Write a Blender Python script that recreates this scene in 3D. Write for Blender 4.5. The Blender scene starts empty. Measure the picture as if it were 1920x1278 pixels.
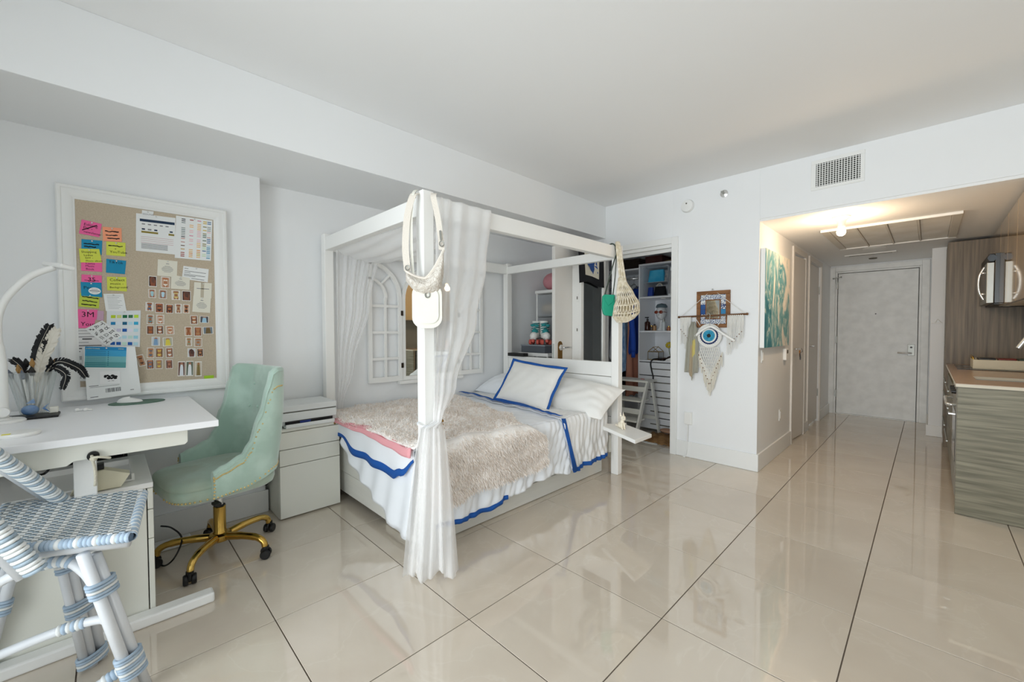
import bpy, math, random
from math import sin, cos, pi, radians as R, sqrt, atan2, hypot
from mathutils import Vector, Matrix, Euler
random.seed(7)
D = bpy.data; SC = bpy.context.scene; COL = SC.collection

# ---------------------------------------------------------------- camera
cam_d = D.cameras.new('camera'); cam = D.objects.new('camera', cam_d); COL.objects.link(cam)
cam_d.sensor_width = 36.0; cam_d.sensor_fit = 'HORIZONTAL'
cam_d.lens = 36.0 * 770.2 / 1920.0
cam_d.clip_start = 0.05
cam.location = (0, 0, 1.27)
cam.rotation_mode = 'QUATERNION'
cam.rotation_quaternion = (Matrix.Rotation(R(45.41), 3, 'Z') @ Matrix.Rotation(R(90 - 1.54), 3, 'X') @ Matrix.Rotation(R(-0.12), 3, 'Z')).to_quaternion()
SC.camera = cam
# ---------------------------------------------------------------- world, lights, exposure
W = D.worlds.new('daylight'); SC.world = W; W.use_nodes = True
W.node_tree.nodes['Background'].inputs[0].default_value = (0.86, 0.93, 1.0, 1)
W.node_tree.nodes['Background'].inputs[1].default_value = 2.0
def area(name, loc, rot, sx, sy, power, col, spread=180):
    l = D.lights.new(name, 'AREA'); l.shape = 'RECTANGLE'; l.size = sx; l.size_y = sy; l.energy = power; l.color = col; l.spread = R(spread)
    o = D.objects.new(name, l); COL.objects.link(o); o.location = loc; o.rotation_euler = rot; return o
area('window_daylight', (-0.58, -1.42, 1.25), (R(90), 0, 0), 2.3, 2.2, 46, (0.93, 0.975, 1.0), 120)
SC.view_settings.view_transform = 'Standard'; SC.view_settings.look = 'None'
SC.view_settings.gamma = 1.0; SC.view_settings.exposure = 0.0; SC.view_settings.use_curve_mapping = False
try:
    SC.cycles.max_bounces = 10; SC.cycles.diffuse_bounces = 6; SC.cycles.glossy_bounces = 4
    SC.cycles.transparent_max_bounces = 16; SC.cycles.sample_clamp_indirect = 6
except Exception: pass

# ---------------------------------------------------------------- materials
def C(h):
    h = h.lstrip('#'); c = [int(h[i:i+2], 16) / 255 for i in (0, 2, 4)]
    return tuple((x / 12.92 if x <= 0.04045 else ((x + 0.055) / 1.055) ** 2.4) for x in c) + (1,)
MATS = {}
def mat(name, col, rough=0.5, metal=0.0, var=0.0, vs=6.0, stretch=(1, 1, 1), bump=0.0, bs=40.0, coat=0.0, trans=0.0,
        alpha=1.0, sheen=0.0, emit=None, es=0.0, col2=None, ior=1.45, spec=0.5, sss=0.0, detail=4.0, mix=(0.35, 0.65)):
    if name in MATS: return MATS[name]
    m = D.materials.new(name); m.use_nodes = True; nt = m.node_tree; b = nt.nodes['Principled BSDF']
    b.inputs['Base Color'].default_value = C(col); b.inputs['Roughness'].default_value = rough
    b.inputs['Metallic'].default_value = metal; b.inputs['IOR'].default_value = ior
    b.inputs['Specular IOR Level'].default_value = spec
    b.inputs['Coat Weight'].default_value = coat; b.inputs['Coat Roughness'].default_value = 0.05
    b.inputs['Transmission Weight'].default_value = trans; b.inputs['Alpha'].default_value = alpha
    b.inputs['Sheen Weight'].default_value = sheen
    if emit: b.inputs['Emission Color'].default_value = C(emit); b.inputs['Emission Strength'].default_value = es
    if col2 or var or bump:
        tc = nt.nodes.new('ShaderNodeTexCoord'); mp = nt.nodes.new('ShaderNodeMapping'); mp.inputs['Scale'].default_value = stretch
        nt.links.new(tc.outputs['Object'], mp.inputs[0])
    if col2 or var:
        n = nt.nodes.new('ShaderNodeTexNoise'); n.inputs['Scale'].default_value = vs; n.inputs['Detail'].default_value = detail
        nt.links.new(mp.outputs[0], n.inputs['Vector'])
        r = nt.nodes.new('ShaderNodeValToRGB'); r.color_ramp.elements[0].position = mix[0]; r.color_ramp.elements[1].position = mix[1]
        c = C(col)
        c1 = C(col2) if col2 else tuple(x * (1 - var) for x in c[:3]) + (1,)
        r.color_ramp.elements[0].color = c1; r.color_ramp.elements[1].color = c
        nt.links.new(n.outputs[0], r.inputs[0]); nt.links.new(r.outputs[0], b.inputs['Base Color'])
    if bump:
        n2 = nt.nodes.new('ShaderNodeTexNoise'); n2.inputs['Scale'].default_value = bs; n2.inputs['Detail'].default_value = 3
        nt.links.new(mp.outputs[0], n2.inputs['Vector'])
        bp = nt.nodes.new('ShaderNodeBump'); bp.inputs['Strength'].default_value = bump; bp.inputs['Distance'].default_value = 0.01
        nt.links.new(n2.outputs[0], bp.inputs['Height']); nt.links.new(bp.outputs[0], b.inputs['Normal'])
    MATS[name] = m; return m
def furry(name, col):
    m = D.materials.new(name); m.use_nodes = True; nt = m.node_tree; nt.nodes.clear()
    o = nt.nodes.new('ShaderNodeOutputMaterial'); di = nt.nodes.new('ShaderNodeBsdfDiffuse'); tl = nt.nodes.new('ShaderNodeBsdfTranslucent'); a = nt.nodes.new('ShaderNodeMixShader'); a.inputs[0].default_value = 0.12
    di.inputs[0].default_value = C(col); tl.inputs[0].default_value = C(col)
    nt.links.new(di.outputs[0], a.inputs[1]); nt.links.new(tl.outputs[0], a.inputs[2]); nt.links.new(a.outputs[0], o.inputs[0]); return m
def sheer(name, col, opac):
    m = D.materials.new(name); m.use_nodes = True; nt = m.node_tree; nt.nodes.clear()
    o = nt.nodes.new('ShaderNodeOutputMaterial'); tr = nt.nodes.new('ShaderNodeBsdfTransparent')
    di = nt.nodes.new('ShaderNodeBsdfDiffuse'); tl = nt.nodes.new('ShaderNodeBsdfTranslucent')
    di.inputs[0].default_value = C(col); tl.inputs[0].default_value = C(col)
    a = nt.nodes.new('ShaderNodeMixShader'); a.inputs[0].default_value = 0.4
    nt.links.new(di.outputs[0], a.inputs[1]); nt.links.new(tl.outputs[0], a.inputs[2])
    lw = nt.nodes.new('ShaderNodeLayerWeight'); lw.inputs[0].default_value = 0.3
    mr = nt.nodes.new('ShaderNodeMapRange'); mr.inputs[3].default_value = opac; mr.inputs[4].default_value = 1.0
    nt.links.new(lw.outputs['Facing'], mr.inputs[0])
    x = nt.nodes.new('ShaderNodeMixShader'); nt.links.new(mr.outputs[0], x.inputs[0])
    nt.links.new(tr.outputs[0], x.inputs[1]); nt.links.new(a.outputs[0], x.inputs[2]); nt.links.new(x.outputs[0], o.inputs[0])
    return m
M_wall = mat('wall_paint', '#f0f2f3', 0.6, var=0.015, vs=1.5, bump=0.03, bs=250)
M_ceil = mat('ceiling_paint', '#f3f4f4', 0.7, var=0.012, vs=1.2)
M_trim = mat('trim_paint', '#eff0ee', 0.4)
M_door = mat('door_paint', '#e6e3de', 0.4)
M_entry = mat('entry_door_paint', '#f1f3f2', 0.5, col2='#e6e8e7', vs=9, bump=0.05, bs=60)
M_grout = mat('grout', '#6a5f54', 0.8)
M_white = mat('white_lacquer', '#f1f1ee', 0.35)
M_bedw = mat('bed_white_paint', '#f3f3f0', 0.4)
M_bedg = mat('bed_base_paint', '#e6e5de', 0.45, var=0.03, vs=3, stretch=(1, 1, 12))
M_ivory = mat('ivory_lacquer', '#e9e9df', 0.4)
M_dgap = mat('drawer_gap_dark', '#6d6a60', 0.7)
M_black = mat('black_plastic', '#161616', 0.4)
M_bcloth = mat('black_cloth', '#14151b', 0.85)
M_chrome = mat('chrome', '#dcdcda', 0.22, metal=0.75)
M_steel = mat('brushed_steel', '#a9aaa5', 0.5, metal=1)
M_gold = mat('polished_gold', '#d3b163', 0.16, metal=1, col2='#c39c4c', vs=3)
M_brass = mat('aged_brass', '#9a7440', 0.3, metal=1)
M_cotton = mat('white_cotton', '#f3f7fc', 0.9, var=0.02, vs=8, bump=0.10, bs=22, sheen=0.1)
M_cream = mat('cream_cotton', '#f1f0ec', 0.9, var=0.03, vs=8, bump=0.10, bs=22, sheen=0.1)
M_blue = mat('royal_blue_border', '#1556a8', 0.75)
M_paper = mat('white_paper', '#eceeed', 0.8)
M_ink = mat('black_ink', '#17171a', 0.8)
M_glass = mat('clear_glass', '#f4f8f8', 0.03, trans=1.0, alpha=1, ior=1.3)
M_mirror = mat('mirror_silver', '#dfe3e2', 0.02, metal=1)

# ---------------------------------------------------------------- mesh builder
def wl(o):
    v = Vector((0, 0, 0))
    while o is not None: v += o.location; o = o.parent
    return v
class MB:
    def __init__(s): s.v = []; s.f = []; s.m = []
    def add(s, vs, fs, mi=0):
        k = len(s.v); s.v += [tuple(p) for p in vs]
        for f in fs: s.f.append(tuple(i + k for i in f)); s.m.append(mi)
        return s
    def box(s, a, b, mi=0, X=None):
        (x0, y0, z0), (x1, y1, z1) = a, b
        if x1 < x0: x0, x1 = x1, x0
        if y1 < y0: y0, y1 = y1, y0
        if z1 < z0: z0, z1 = z1, z0
        vs = [Vector(p) for p in ((x0, y0, z0), (x1, y0, z0), (x1, y1, z0), (x0, y1, z0), (x0, y0, z1), (x1, y0, z1), (x1, y1, z1), (x0, y1, z1))]
        if X is not None: vs = [X @ v for v in vs]
        return s.add(vs, [(3, 2, 1, 0), (4, 5, 6, 7), (0, 1, 5, 4), (1, 2, 6, 5), (2, 3, 7, 6), (3, 0, 4, 7)], mi)
    def tube(s, pts, r, n=8, mi=0, closed=False, cap=True):
        pts = [Vector(p) for p in pts]; L = len(pts); vs = []; fs = []; up = None
        rr = r if isinstance(r, (list, tuple)) else [r] * L
        for i, p in enumerate(pts):
            a = pts[i - 1] if (i or closed) else p
            b = pts[(i + 1) % L] if (i < L - 1 or closed) else p
            t = (b - a)
            if t.length < 1e-9: t = Vector((0, 0, 1))
            t.normalize()
            if up is None: up = Vector((0, 0, 1)) if abs(t.z) < 0.9 else Vector((1, 0, 0))
            u = up - t * up.dot(t)
            if u.length < 1e-6: u = t.orthogonal()
            u.normalize(); w = t.cross(u); up = u
            for k in range(n):
                q = 2 * pi * k / n; vs.append(p + (u * cos(q) + w * sin(q)) * rr[i])
        for i in range(L if closed else L - 1):
            j = (i + 1) % L
            for k in range(n): fs.append((i * n + k, i * n + (k + 1) % n, j * n + (k + 1) % n, j * n + k))
        if cap and not closed: fs.append(tuple(range(n))[::-1]); fs.append(tuple((L - 1) * n + k for k in range(n)))
        return s.add(vs, fs, mi)
    def lathe(s, prof, c=(0, 0, 0), n=20, mi=0, X=None):
        vs = []; fs = []; L = len(prof)
        for r, z in prof:
            for k in range(n):
                q = 2 * pi * k / n; v = Vector((r * cos(q), r * sin(q), z))
                if X is not None: v = X @ v
                vs.append(v + Vector(c))
        for i in range(L - 1):
            for k in range(n): fs.append((i * n + k, i * n + (k + 1) % n, (i + 1) * n + (k + 1) % n, (i + 1) * n + k))
        if prof[0][0] > 1e-5: fs.append(tuple(range(n))[::-1])
        if prof[-1][0] > 1e-5: fs.append(tuple((L - 1) * n + k for k in range(n)))
        return s.add(vs, fs, mi)
    def prism(s, poly, ax, d0, d1, mi=0):
        def P(a, b, d): return (d, a, b) if ax == 'x' else ((a, d, b) if ax == 'y' else (a, b, d))
        n = len(poly); vs = [P(a, b, d0) for a, b in poly] + [P(a, b, d1) for a, b in poly]
        fs = [tuple(range(n))[::-1], tuple(range(n, 2 * n))] + [(i, (i + 1) % n, n + (i + 1) % n, n + i) for i in range(n)]
        return s.add(vs, fs, mi)
    def grid(s, fn, nu, nv, mi=0, wrap=False):
        vs = [fn(i / nu, j / nv) for j in range(nv + 1) for i in range(nu + (0 if wrap else 1))]; w = nu if wrap else nu + 1; fs = []
        for j in range(nv):
            for i in range(nu): fs.append((j * w + i, j * w + (i + 1) % w, (j + 1) * w + (i + 1) % w, (j + 1) * w + i))
        return s.add(vs, fs, mi)
    def sph(s, c, r, nu=12, nv=8, mi=0):
        if not isinstance(r, (list, tuple)): r = (r, r, r)
        def f(u, v):
            a = 2 * pi * u; b = pi * (v - .5); return (c[0] + r[0] * cos(a) * cos(b), c[1] + r[1] * sin(a) * cos(b), c[2] + r[2] * sin(b))
        return s.grid(f, nu, nv, mi, wrap=True)
    def build(s, name, mats, parent=None, smooth=False, bevel=0.0, solid=0.0, local=False, seg=2, sub=0, auto=None):
        if not isinstance(mats, (list, tuple)): mats = [mats]
        if local: off = Vector((0, 0, 0))
        elif parent is not None: off = wl(parent)
        else:
            xs = [p[0] for p in s.v]; ys = [p[1] for p in s.v]; zs = [p[2] for p in s.v]
            off = Vector(((min(xs) + max(xs)) / 2, (min(ys) + max(ys)) / 2, min(zs)))
        me = D.meshes.new(name); me.from_pydata([(p[0] - off.x, p[1] - off.y, p[2] - off.z) for p in s.v], [], s.f)
        for m in mats: me.materials.append(m)
        if len(mats) > 1: me.polygons.foreach_set('material_index', s.m)
        if smooth: me.polygons.foreach_set('use_smooth', [True] * len(me.polygons))
        me.update(); o = D.objects.new(name, me); COL.objects.link(o)
        if parent is not None: o.parent = parent
        elif not local: o.location = off
        if bevel:
            b = o.modifiers.new('bevel', 'BEVEL'); b.width = bevel; b.segments = seg; b.limit_method = 'ANGLE'; b.angle_limit = R(40); b.harden_normals = False
        if solid:
            b = o.modifiers.new('solid', 'SOLIDIFY'); b.thickness = solid; b.offset = 0
        if sub:
            b = o.modifiers.new('sub', 'SUBSURF'); b.levels = sub; b.render_levels = sub
        if auto is not None:
            me.polygons.foreach_set('use_smooth', [True] * len(me.polygons))
            try: me.set_sharp_from_angle(angle=R(auto))
            except Exception: pass
        return o
def B(name, a, b, m, parent=None, bevel=0.003, **k): return MB().box(a, b).build(name, m, parent, bevel=bevel, **k)
def tag(o, label, cat, group=None, kind=None):
    if label: o['label'] = label
    if cat: o['category'] = cat
    if group: o['group'] = group
    if kind: o['kind'] = kind
    return o
def T(name, label, cat, loc=(0, 0, 0), rz=0.0, group=None, rot=None):
    o = D.objects.new(name, None); COL.objects.link(o); o.empty_display_size = 0.05
    o.location = loc; o.rotation_euler = rot if rot else (0, 0, rz)
    return tag(o, label, cat, group)
def S(o): o['kind'] = 'structure'; return o
def stuff(o): o['kind'] = 'stuff'; return o
def dup(root, loc, rz=None, label=None, group=None):
    r = root.copy(); COL.objects.link(r); r.location = loc
    if rz is not None: r.rotation_euler = (0, 0, rz)
    if label: r['label'] = label
    if group: r['group'] = group
    for ch in list(root.children):
        c = ch.copy(); COL.objects.link(c); c.parent = r
        for g in list(ch.children):
            d = g.copy(); COL.objects.link(d); d.parent = c
    return r
def text(name, body, loc, size, m, parent=None, face='x', roll=0.0, ext=0.0, align='LEFT', sx=1.0):
    c = D.curves.new(name, 'FONT'); c.body = body; c.size = size; c.align_x = align; c.extrude = ext; c.materials.append(m); c.resolution_u = 2
    o = D.objects.new(name, c); COL.objects.link(o)
    base = {'x': Euler((R(90), 0, R(90))), '-y': Euler((R(90), 0, 0)), 'z': Euler((0, 0, 0))}[face].to_matrix()
    o.rotation_euler = (base @ Matrix.Rotation(roll, 3, 'Z')).to_euler()
    o.scale = (sx, 1, 1)
    o.location = Vector(loc) - (wl(parent) if parent is not None else Vector((0, 0, 0)))
    if parent is not None: o.parent = parent
    return o
def lerp(a, b, t): return a + (b - a) * t
def pl(tab, x):
    if x <= tab[0][0]: return tab[0][1]
    for (a, p), (b, q) in zip(tab, tab[1:]):
        if x <= b:
            t = (x - a) / (b - a) if b > a else 0; t = t * t * (3 - 2 * t) if len(tab) > 2 else t
            return p + (q - p) * t
    return tab[-1][1]
def arc(c, r, a0, a1, n, plane='xz', d=0.0):
    out = []
    for i in range(n + 1):
        a = a0 + (a1 - a0) * i / n; p, q = c[0] + r * cos(a), c[1] + r * sin(a)
        out.append({'xz': (p, d, q), 'yz': (d, p, q), 'xy': (p, q, d)}[plane])
    return out
def smoothpath(pts, n=6):
    P = [Vector(p) for p in pts]; out = []
    for i in range(len(P) - 1):
        p0 = P[max(i - 1, 0)]; p1 = P[i]; p2 = P[i + 1]; p3 = P[min(i + 2, len(P) - 1)]
        for k in range(n):
            t = k / n
            out.append(0.5 * ((2 * p1) + (-p0 + p2) * t + (2 * p0 - 5 * p1 + 4 * p2 - p3) * t * t + (-p0 + 3 * p1 - 3 * p2 + p3) * t ** 3))
    out.append(P[-1]); return out
# ================================================================= ROOM SHELL
ZC = 2.68; ZS = 2.22
floor = S(B('floor', (-3.7, -1.65, -0.12), (1.0, 8.2, -0.004), M_grout, bevel=0))
tm = D.materials.new('polished_porcelain'); tm.use_nodes = True
nt = tm.node_tree; b = nt.nodes['Principled BSDF']; b.inputs['Roughness'].default_value = 0.035; b.inputs['Specular IOR Level'].default_value = 0.85; b.inputs['Coat Weight'].default_value = 0.35; b.inputs['Coat Roughness'].default_value = 0.02
tc = nt.nodes.new('ShaderNodeTexCoord'); oi = nt.nodes.new('ShaderNodeObjectInfo')
ad = nt.nodes.new('ShaderNodeVectorMath'); ad.operation = 'MULTIPLY_ADD'; ad.inputs[1].default_value = (1, 1, 1)
nt.links.new(tc.outputs['Object'], ad.inputs[0])
cb = nt.nodes.new('ShaderNodeVectorMath'); cb.operation = 'SCALE'; cb.inputs[0].default_value = (17, 31, 5)
nt.links.new(oi.outputs['Random'], cb.inputs['Scale']); nt.links.new(cb.outputs[0], ad.inputs[2])
n1 = nt.nodes.new('ShaderNodeTexNoise'); n1.inputs['Scale'].default_value = 2.2; n1.inputs['Detail'].default_value = 6; n1.inputs['Distortion'].default_value = 0.6
nt.links.new(ad.outputs[0], n1.inputs['Vector'])
rp = nt.nodes.new('ShaderNodeValToRGB'); rp.color_ramp.elements[0].position = 0.32; rp.color_ramp.elements[1].position = 0.7
rp.color_ramp.elements[0].color = C('#cfc3b3'); rp.color_ramp.elements[1].color = C('#d9cebf')
e = rp.color_ramp.elements.new(0.505); e.color = C('#d4c9b9'); e = rp.color_ramp.elements.new(0.515); e.color = C('#d8cebf'); e = rp.color_ramp.elements.new(0.525); e.color = C('#d4c9b9')
nt.links.new(n1.outputs[0], rp.inputs[0])
mv = nt.nodes.new('ShaderNodeHueSaturation'); mr = nt.nodes.new('ShaderNodeMapRange'); mr.inputs[3].default_value = 0.97; mr.inputs[4].default_value = 1.02
nt.links.new(oi.outputs['Random'], mr.inputs[0]); nt.links.new(mr.outputs[0], mv.inputs['Value']); nt.links.new(rp.outputs[0], mv.inputs['Color'])
nt.links.new(mv.outputs[0], b.inputs['Base Color'])
TX, TY = 0.593, 0.6075; g = 0.0022
tmesh = None
for i in range(-5, 4):
    for j in range(-8, 12):
        x = -0.804 + i * TX; y = 1.716 + j * TY
        if x + TX < -3.5 or x > 0.8 or y + TY < -1.6 or y > 7.9: continue
        if y > 5.3 and x + TX < -1.1: continue
        if tmesh is None:
            o = MB().box((0, 0, -0.004), (TX - 2 * g, TY - 2 * g, 0)).build('tile', tm, local=True, bevel=0.001, seg=1); tmesh = o
        else:
            o = tmesh.copy(); COL.objects.link(o)
        o.parent = floor; o.location = Vector((x + g, y + g, 0)) - floor.location
# walls (each one box or a few)
S(B('wall_left', (-3.65, -1.5, 0), (-3.25, 0.77, 2.33), M_wall, bevel=0.002))
S(B('wall_alcove', (-3.65, 0.77, 0), (-3.37, 4.11, 2.33), M_wall, bevel=0))
S(B('beam', (-3.65, -1.5, 2.318), (-2.63, 4.11, ZC), M_wall, bevel=0.003))
S(B('ceiling', (-3.7, -1.65, ZC), (1.0, 4.25, ZC + 0.1), M_ceil, bevel=0))
mb = MB(); Y0, Y1 = 4.11, 4.23
mb.box((-3.65, Y0, 0), (-2.66, Y1, ZC)); mb.box((-2.66, Y0, 2.13), (-1.84, Y1, ZC)); mb.box((-1.84, Y0, 0), (-1.06, Y1, ZC)); mb.box((-1.06, Y0, ZS + 0.02), (1.0, Y1, ZC))
S(mb.build('wall_back', M_wall, bevel=0.002))
S(B('ceiling_corridor', (-1.3, 4.12, ZS), (1.0, 8.1, ZS + 0.1), M_ceil, bevel=0))
mb = MB(); X0, X1 = -1.2, -1.06
D1 = (5.40, 5.98); D2 = (6.26, 7.0)
mb.box((X0, 4.23, 0), (X1, D1[0], ZS)); mb.box((X0, D1[0], 2.12), (X1, D1[1], ZS)); mb.box((X0, D1[1], 0), (X1, D2[0], ZS)); mb.box((X0, D2[0], 2.12), (X1, D2[1], ZS)); mb.box((X0, D2[1], 0), (X1, 7.85, ZS))
S(mb.build('wall_corridor', M_wall, bevel=0.002))
mb = MB(); mb.box((-1.2, 7.85, 0), (-1.03, 8.0, ZS)); mb.box((-1.03, 7.85, 2.15), (-0.04, 8.0, ZS)); mb.box((-0.04, 7.85, 0), (0.2, 8.0, ZS))
S(mb.build('wall_entry', M_wall, bevel=0))
S(B('entry_light_block', (-1.2, 7.93, 0), (0.2, 8.0, ZS), mat('light_block_dark', '#55524d', .8), bevel=0))  # added dark backing, blocks sky light leaking through the gaps round the entry door
S(B('wall_stub', (0.012, 6.95, 0), (0.9, 7.85, ZS), M_wall, bevel=0.002))
S(B('wall_right', (0.78, -1.5, 0), (0.95, 6.95, ZC), M_wall, bevel=0))
# window wall behind the camera: tall glazed sliding doors
mb = MB(); mb.box((-3.65, -1.63, 0), (-1.7, -1.5, ZC)); mb.box((-1.7, -1.63, 2.40), (0.75, -1.5, ZC)); mb.box((0.75, -1.63, 0), (0.95, -1.5, ZC))
S(mb.build('wall_front', M_wall, bevel=0))
w = S(T('window_1', None, None, (-0.475, -1.56, 0)))
for x in (-1.67, -0.475, 0.72): B('window_frame', (x - 0.03, -1.6, 0.0), (x + 0.03, -1.52, 2.40), M_trim, w)
for z in (0.03, 2.37): B('window_frame', (-1.64, -1.6, z - 0.03), (0.69, -1.52, z + 0.03), M_trim, w)
for k in range(2): B('pane', (-1.64 + k * 1.195, -1.562, 0.06), (-0.505 + k * 1.195, -1.556, 2.34), M_glass, w, bevel=0)
# closet behind the back wall
M_clos = mat('closet_paint', '#f0f3f6', 0.6)
mb = MB(); mb.box((-3.3, 5.32, 0), (-1.3, 5.42, 2.45)); S(mb.build('wall_closet_back', M_clos))
S(B('wall_closet_left', (-3.3, 4.23, 0), (-3.2, 5.32, 2.45), M_clos, bevel=0)); S(B('wall_closet_right', (-1.42, 4.23, 0), (-1.3, 5.32, 2.45), M_clos, bevel=0))
S(B('ceiling_closet', (-3.3, 4.23, 2.4), (-1.3, 5.42, 2.5), M_clos, bevel=0))
# closet casing
t = S(MB().box((-2.735, 4.085, 0), (-2.66, 4.12, 2.205)).box((-1.845, 4.085, 0), (-1.78, 4.12, 2.205)).box((-2.66, 4.085, 2.14), (-1.845, 4.12, 2.205)).build('trim_1', M_trim, bevel=0.004))
S(MB().box((-2.66, 4.10, 2.105), (-1.845, 4.2, 2.139)).box((-2.66, 4.15, 2.07), (-1.845, 4.17, 2.105)).box((-1.858, 4.12, 0), (-1.842, 4.22, 2.105)).build('trim_2', M_trim, bevel=0.002))
# baseboards
def bb(name, poly, h=0.155):
    S(MB().prism(poly, 'z', 0.001, h).build(name, M_trim, bevel=0.003))
bb('baseboard_back', [(-1.78, 4.11), (-1.78, 4.095), (-1.045, 4.095), (-1.045, 4.11)])
bb('baseboard_corridor', [(-1.06, 4.111), (-1.045, 4.111), (-1.045, 5.335), (-1.06, 5.335)])
bb('baseboard_corridor.001', [(-1.06, 6.05), (-1.045, 6.05), (-1.045, 6.195), (-1.06, 6.195)], 0.13)
bb('baseboard_corridor.002', [(-1.06, 7.07), (-1.045, 7.07), (-1.045, 7.82), (-1.06, 7.82)], 0.14)
bb('baseboard_left', [(-3.25, -1.5), (-3.235, -1.5), (-3.235, 0.785), (-3.25, 0.785)])
bb('baseboard_alcove', [(-3.37, 0.785), (-3.355, 0.785), (-3.355, 4.11), (-3.37, 4.11)])
bb('baseboard_nook', [(-3.355, 4.11), (-3.355, 4.095), (-2.735, 4.095), (-2.735, 4.11)])
bb('baseboard_stub', [(-0.005, 6.935), (0.14, 6.935), (0.14, 6.95), (0.012, 6.95), (0.012, 7.83), (-0.005, 7.83)], 0.13)
# ---- corridor doors
def casing(name, y0, y1, x, w=0.06, top=2.12, d=0.018):
    S(MB().box((x, y0 - w, 0), (x + d, y0, top + w)).box((x, y1, 0), (x + d, y1 + w, top + w)).box((x, y0, top), (x + d, y1, top + w)).build(name, M_door, bevel=0.003))
casing('trim_3', D1[0], D1[1], -1.061); casing('trim_4', D2[0], D2[1], -1.061)
def lever(root, y, z, x, dy, m=M_chrome):
    X = Matrix.Rotation(R(90), 4, 'Y')
    MB().lathe([(0.0, -0.002), (0.026, -0.002), (0.026, 0.008), (0.01, 0.012), (0.009, 0.05), (0, 0.05)], (x, y, z), 14, X=X).tube([(x + 0.045, y - 0.004 * (1 if dy > 0 else -1), z), (x + 0.048, y + dy * 0.5, z), (x + 0.042, y + dy, z)], 0.009, 8).build('handle', m, root, auto=40)
d2 = S(T('door_2', 'flush white closet door standing slightly ajar with a tag on its lever', None, (-1.07, D1[1] - 0.01, 0), R(-4)))
for a, bb_ in (((-0.02, -0.565, 0.012), (0.022, 0, 2.105)),): MB().box(a, bb_).build('leaf', M_door, d2, bevel=0.003, local=True)
MB().box((0.0, -0.5675, 0.95), (0.012, -0.565, 1.09)).build('latch_plate', M_steel, d2, local=True)
MB().box((0.003, -0.569, 1.0), (0.009, -0.566, 1.03)).build('latch', M_black, d2, local=True)
X = Matrix.Rotation(R(90), 4, 'Y')
MB().lathe([(0, 0), (0.026, 0), (0.026, 0.01), (0.009, 0.013), (0.009, 0.05), (0, 0.05)], (0.022, -0.49, 1.05), 14, X=X).tube([(0.066, -0.495, 1.05), (0.068, -0.42, 1.05), (0.064, -0.35, 1.05)], 0.009, 8).build('handle', M_chrome, d2, local=True, auto=40)
tg = T('door_tag', 'orange and black hanging tag on the first corridor door lever', 'tag', (-1.02, 5.55, 0.94))
MB().prism([(5.515, 1.0), (5.54, 1.005), (5.58, 0.95), (5.565, 0.925), (5.53, 0.93)], 'x', -1.012, -1.008).build('card', M_black, tg)
MB().prism([(5.52, 1.03), (5.57, 1.035), (5.58, 0.97), (5.55, 0.96)], 'x', -1.018, -1.013).build('tab', mat('tag_orange', '#c98532', .6), tg)
MB().tube(smoothpath([(-1.0, 5.55, 1.06), (-0.992, 5.56, 1.02), (-1.012, 5.545, 1.01)], 4), 0.002, 5).build('string', M_black, tg)
d3 = S(T('door_3', 'closed flush white door further along the corridor', None, (-1.09, D2[0], 0)))
B('leaf', (-1.115, D2[0] + 0.004, 0.03), (-1.075, D2[1] - 0.004, 2.112), M_door, d3)
lever(d3, D2[0] + 0.09, 1.058, -1.075, 0.13); MB().lathe([(0, 0), (0.022, 0), (0.022, 0.012), (0, 0.014)], (-1.075, D2[0] + 0.1, 0.97), 12, X=X).build('deadbolt', M_chrome, d3)
for z in (0.35, 1.75):
    B('hinge', (-1.078, D2[1] - 0.012, z), (-1.064, D2[1] + 0.004, z + 0.1), M_steel, d3)
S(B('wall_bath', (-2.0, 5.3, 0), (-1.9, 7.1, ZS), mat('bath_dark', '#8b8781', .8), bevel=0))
# ---- entry door
casing_y = S(MB().box((-1.075, 7.815, 0), (-1.0, 7.85, 2.2)).box((-0.075, 7.815, 0), (0.0, 7.85, 2.2)).box((-1.0, 7.815, 2.13), (-0.075, 7.85, 2.2)).box((-1.0, 7.835, 0), (-0.975, 7.9, 2.13)).box((-0.1, 7.835, 0), (-0.075, 7.9, 2.13)).box((-0.975, 7.835, 2.105), (-0.1, 7.9, 2.13)).build('trim_5', M_entry, bevel=0.004))
d1 = S(T('door_1', 'grey white metal entry door at the corridor end', None, (-0.54, 7.87, 0)))
B('leaf', (-0.968, 7.848, 0.01), (-0.107, 7.895, 2.098), M_entry, d1)
B('lock_plate', (-0.2, 7.838, 0.905), (-0.13, 7.849, 1.06), M_steel, d1)
MB().tube([(-0.165, 7.84, 0.94), (-0.165, 7.79, 0.94), (-0.19, 7.785, 0.94), (-0.3, 7.785, 0.945)], 0.011, 8).build('handle', M_chrome, d1, auto=40)
MB().lathe([(0, -0.01), (0.013, -0.01), (0.013, 0.004), (0, 0.004)], (-0.165, 7.837, 1.02), 12, X=Matrix.Rotation(R(90), 4, 'X')).build('thumb_turn', M_black, d1)
MB().lathe([(0, -0.004), (0.008, -0.004), (0.008, 0.004), (0, 0.004)], (-0.538, 7.847, 1.49), 10, X=Matrix.Rotation(R(90), 4, 'X')).build('peephole', M_black, d1)
for z in (0.25, 1.06, 1.87): B('hinge', (-0.985, 7.825, z), (-0.965, 7.848, z + 0.11), M_steel, d1)
MB().tube([(-1.02, 7.80, 2.03), (-0.93, 7.80, 2.045)], 0.007, 6).sph((-1.02, 7.80, 2.03), 0.012, 8, 6).sph((-0.93, 7.80, 2.045), 0.011, 8, 6).box((-0.99, 7.8, 1.95), (-0.978, 7.83, 2.04)).build('door_guard', M_steel, d1)
B('threshold_strip', (-0.97, 7.80, 0.0), (-0.105, 7.9, 0.009), M_trim, d1)
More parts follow.
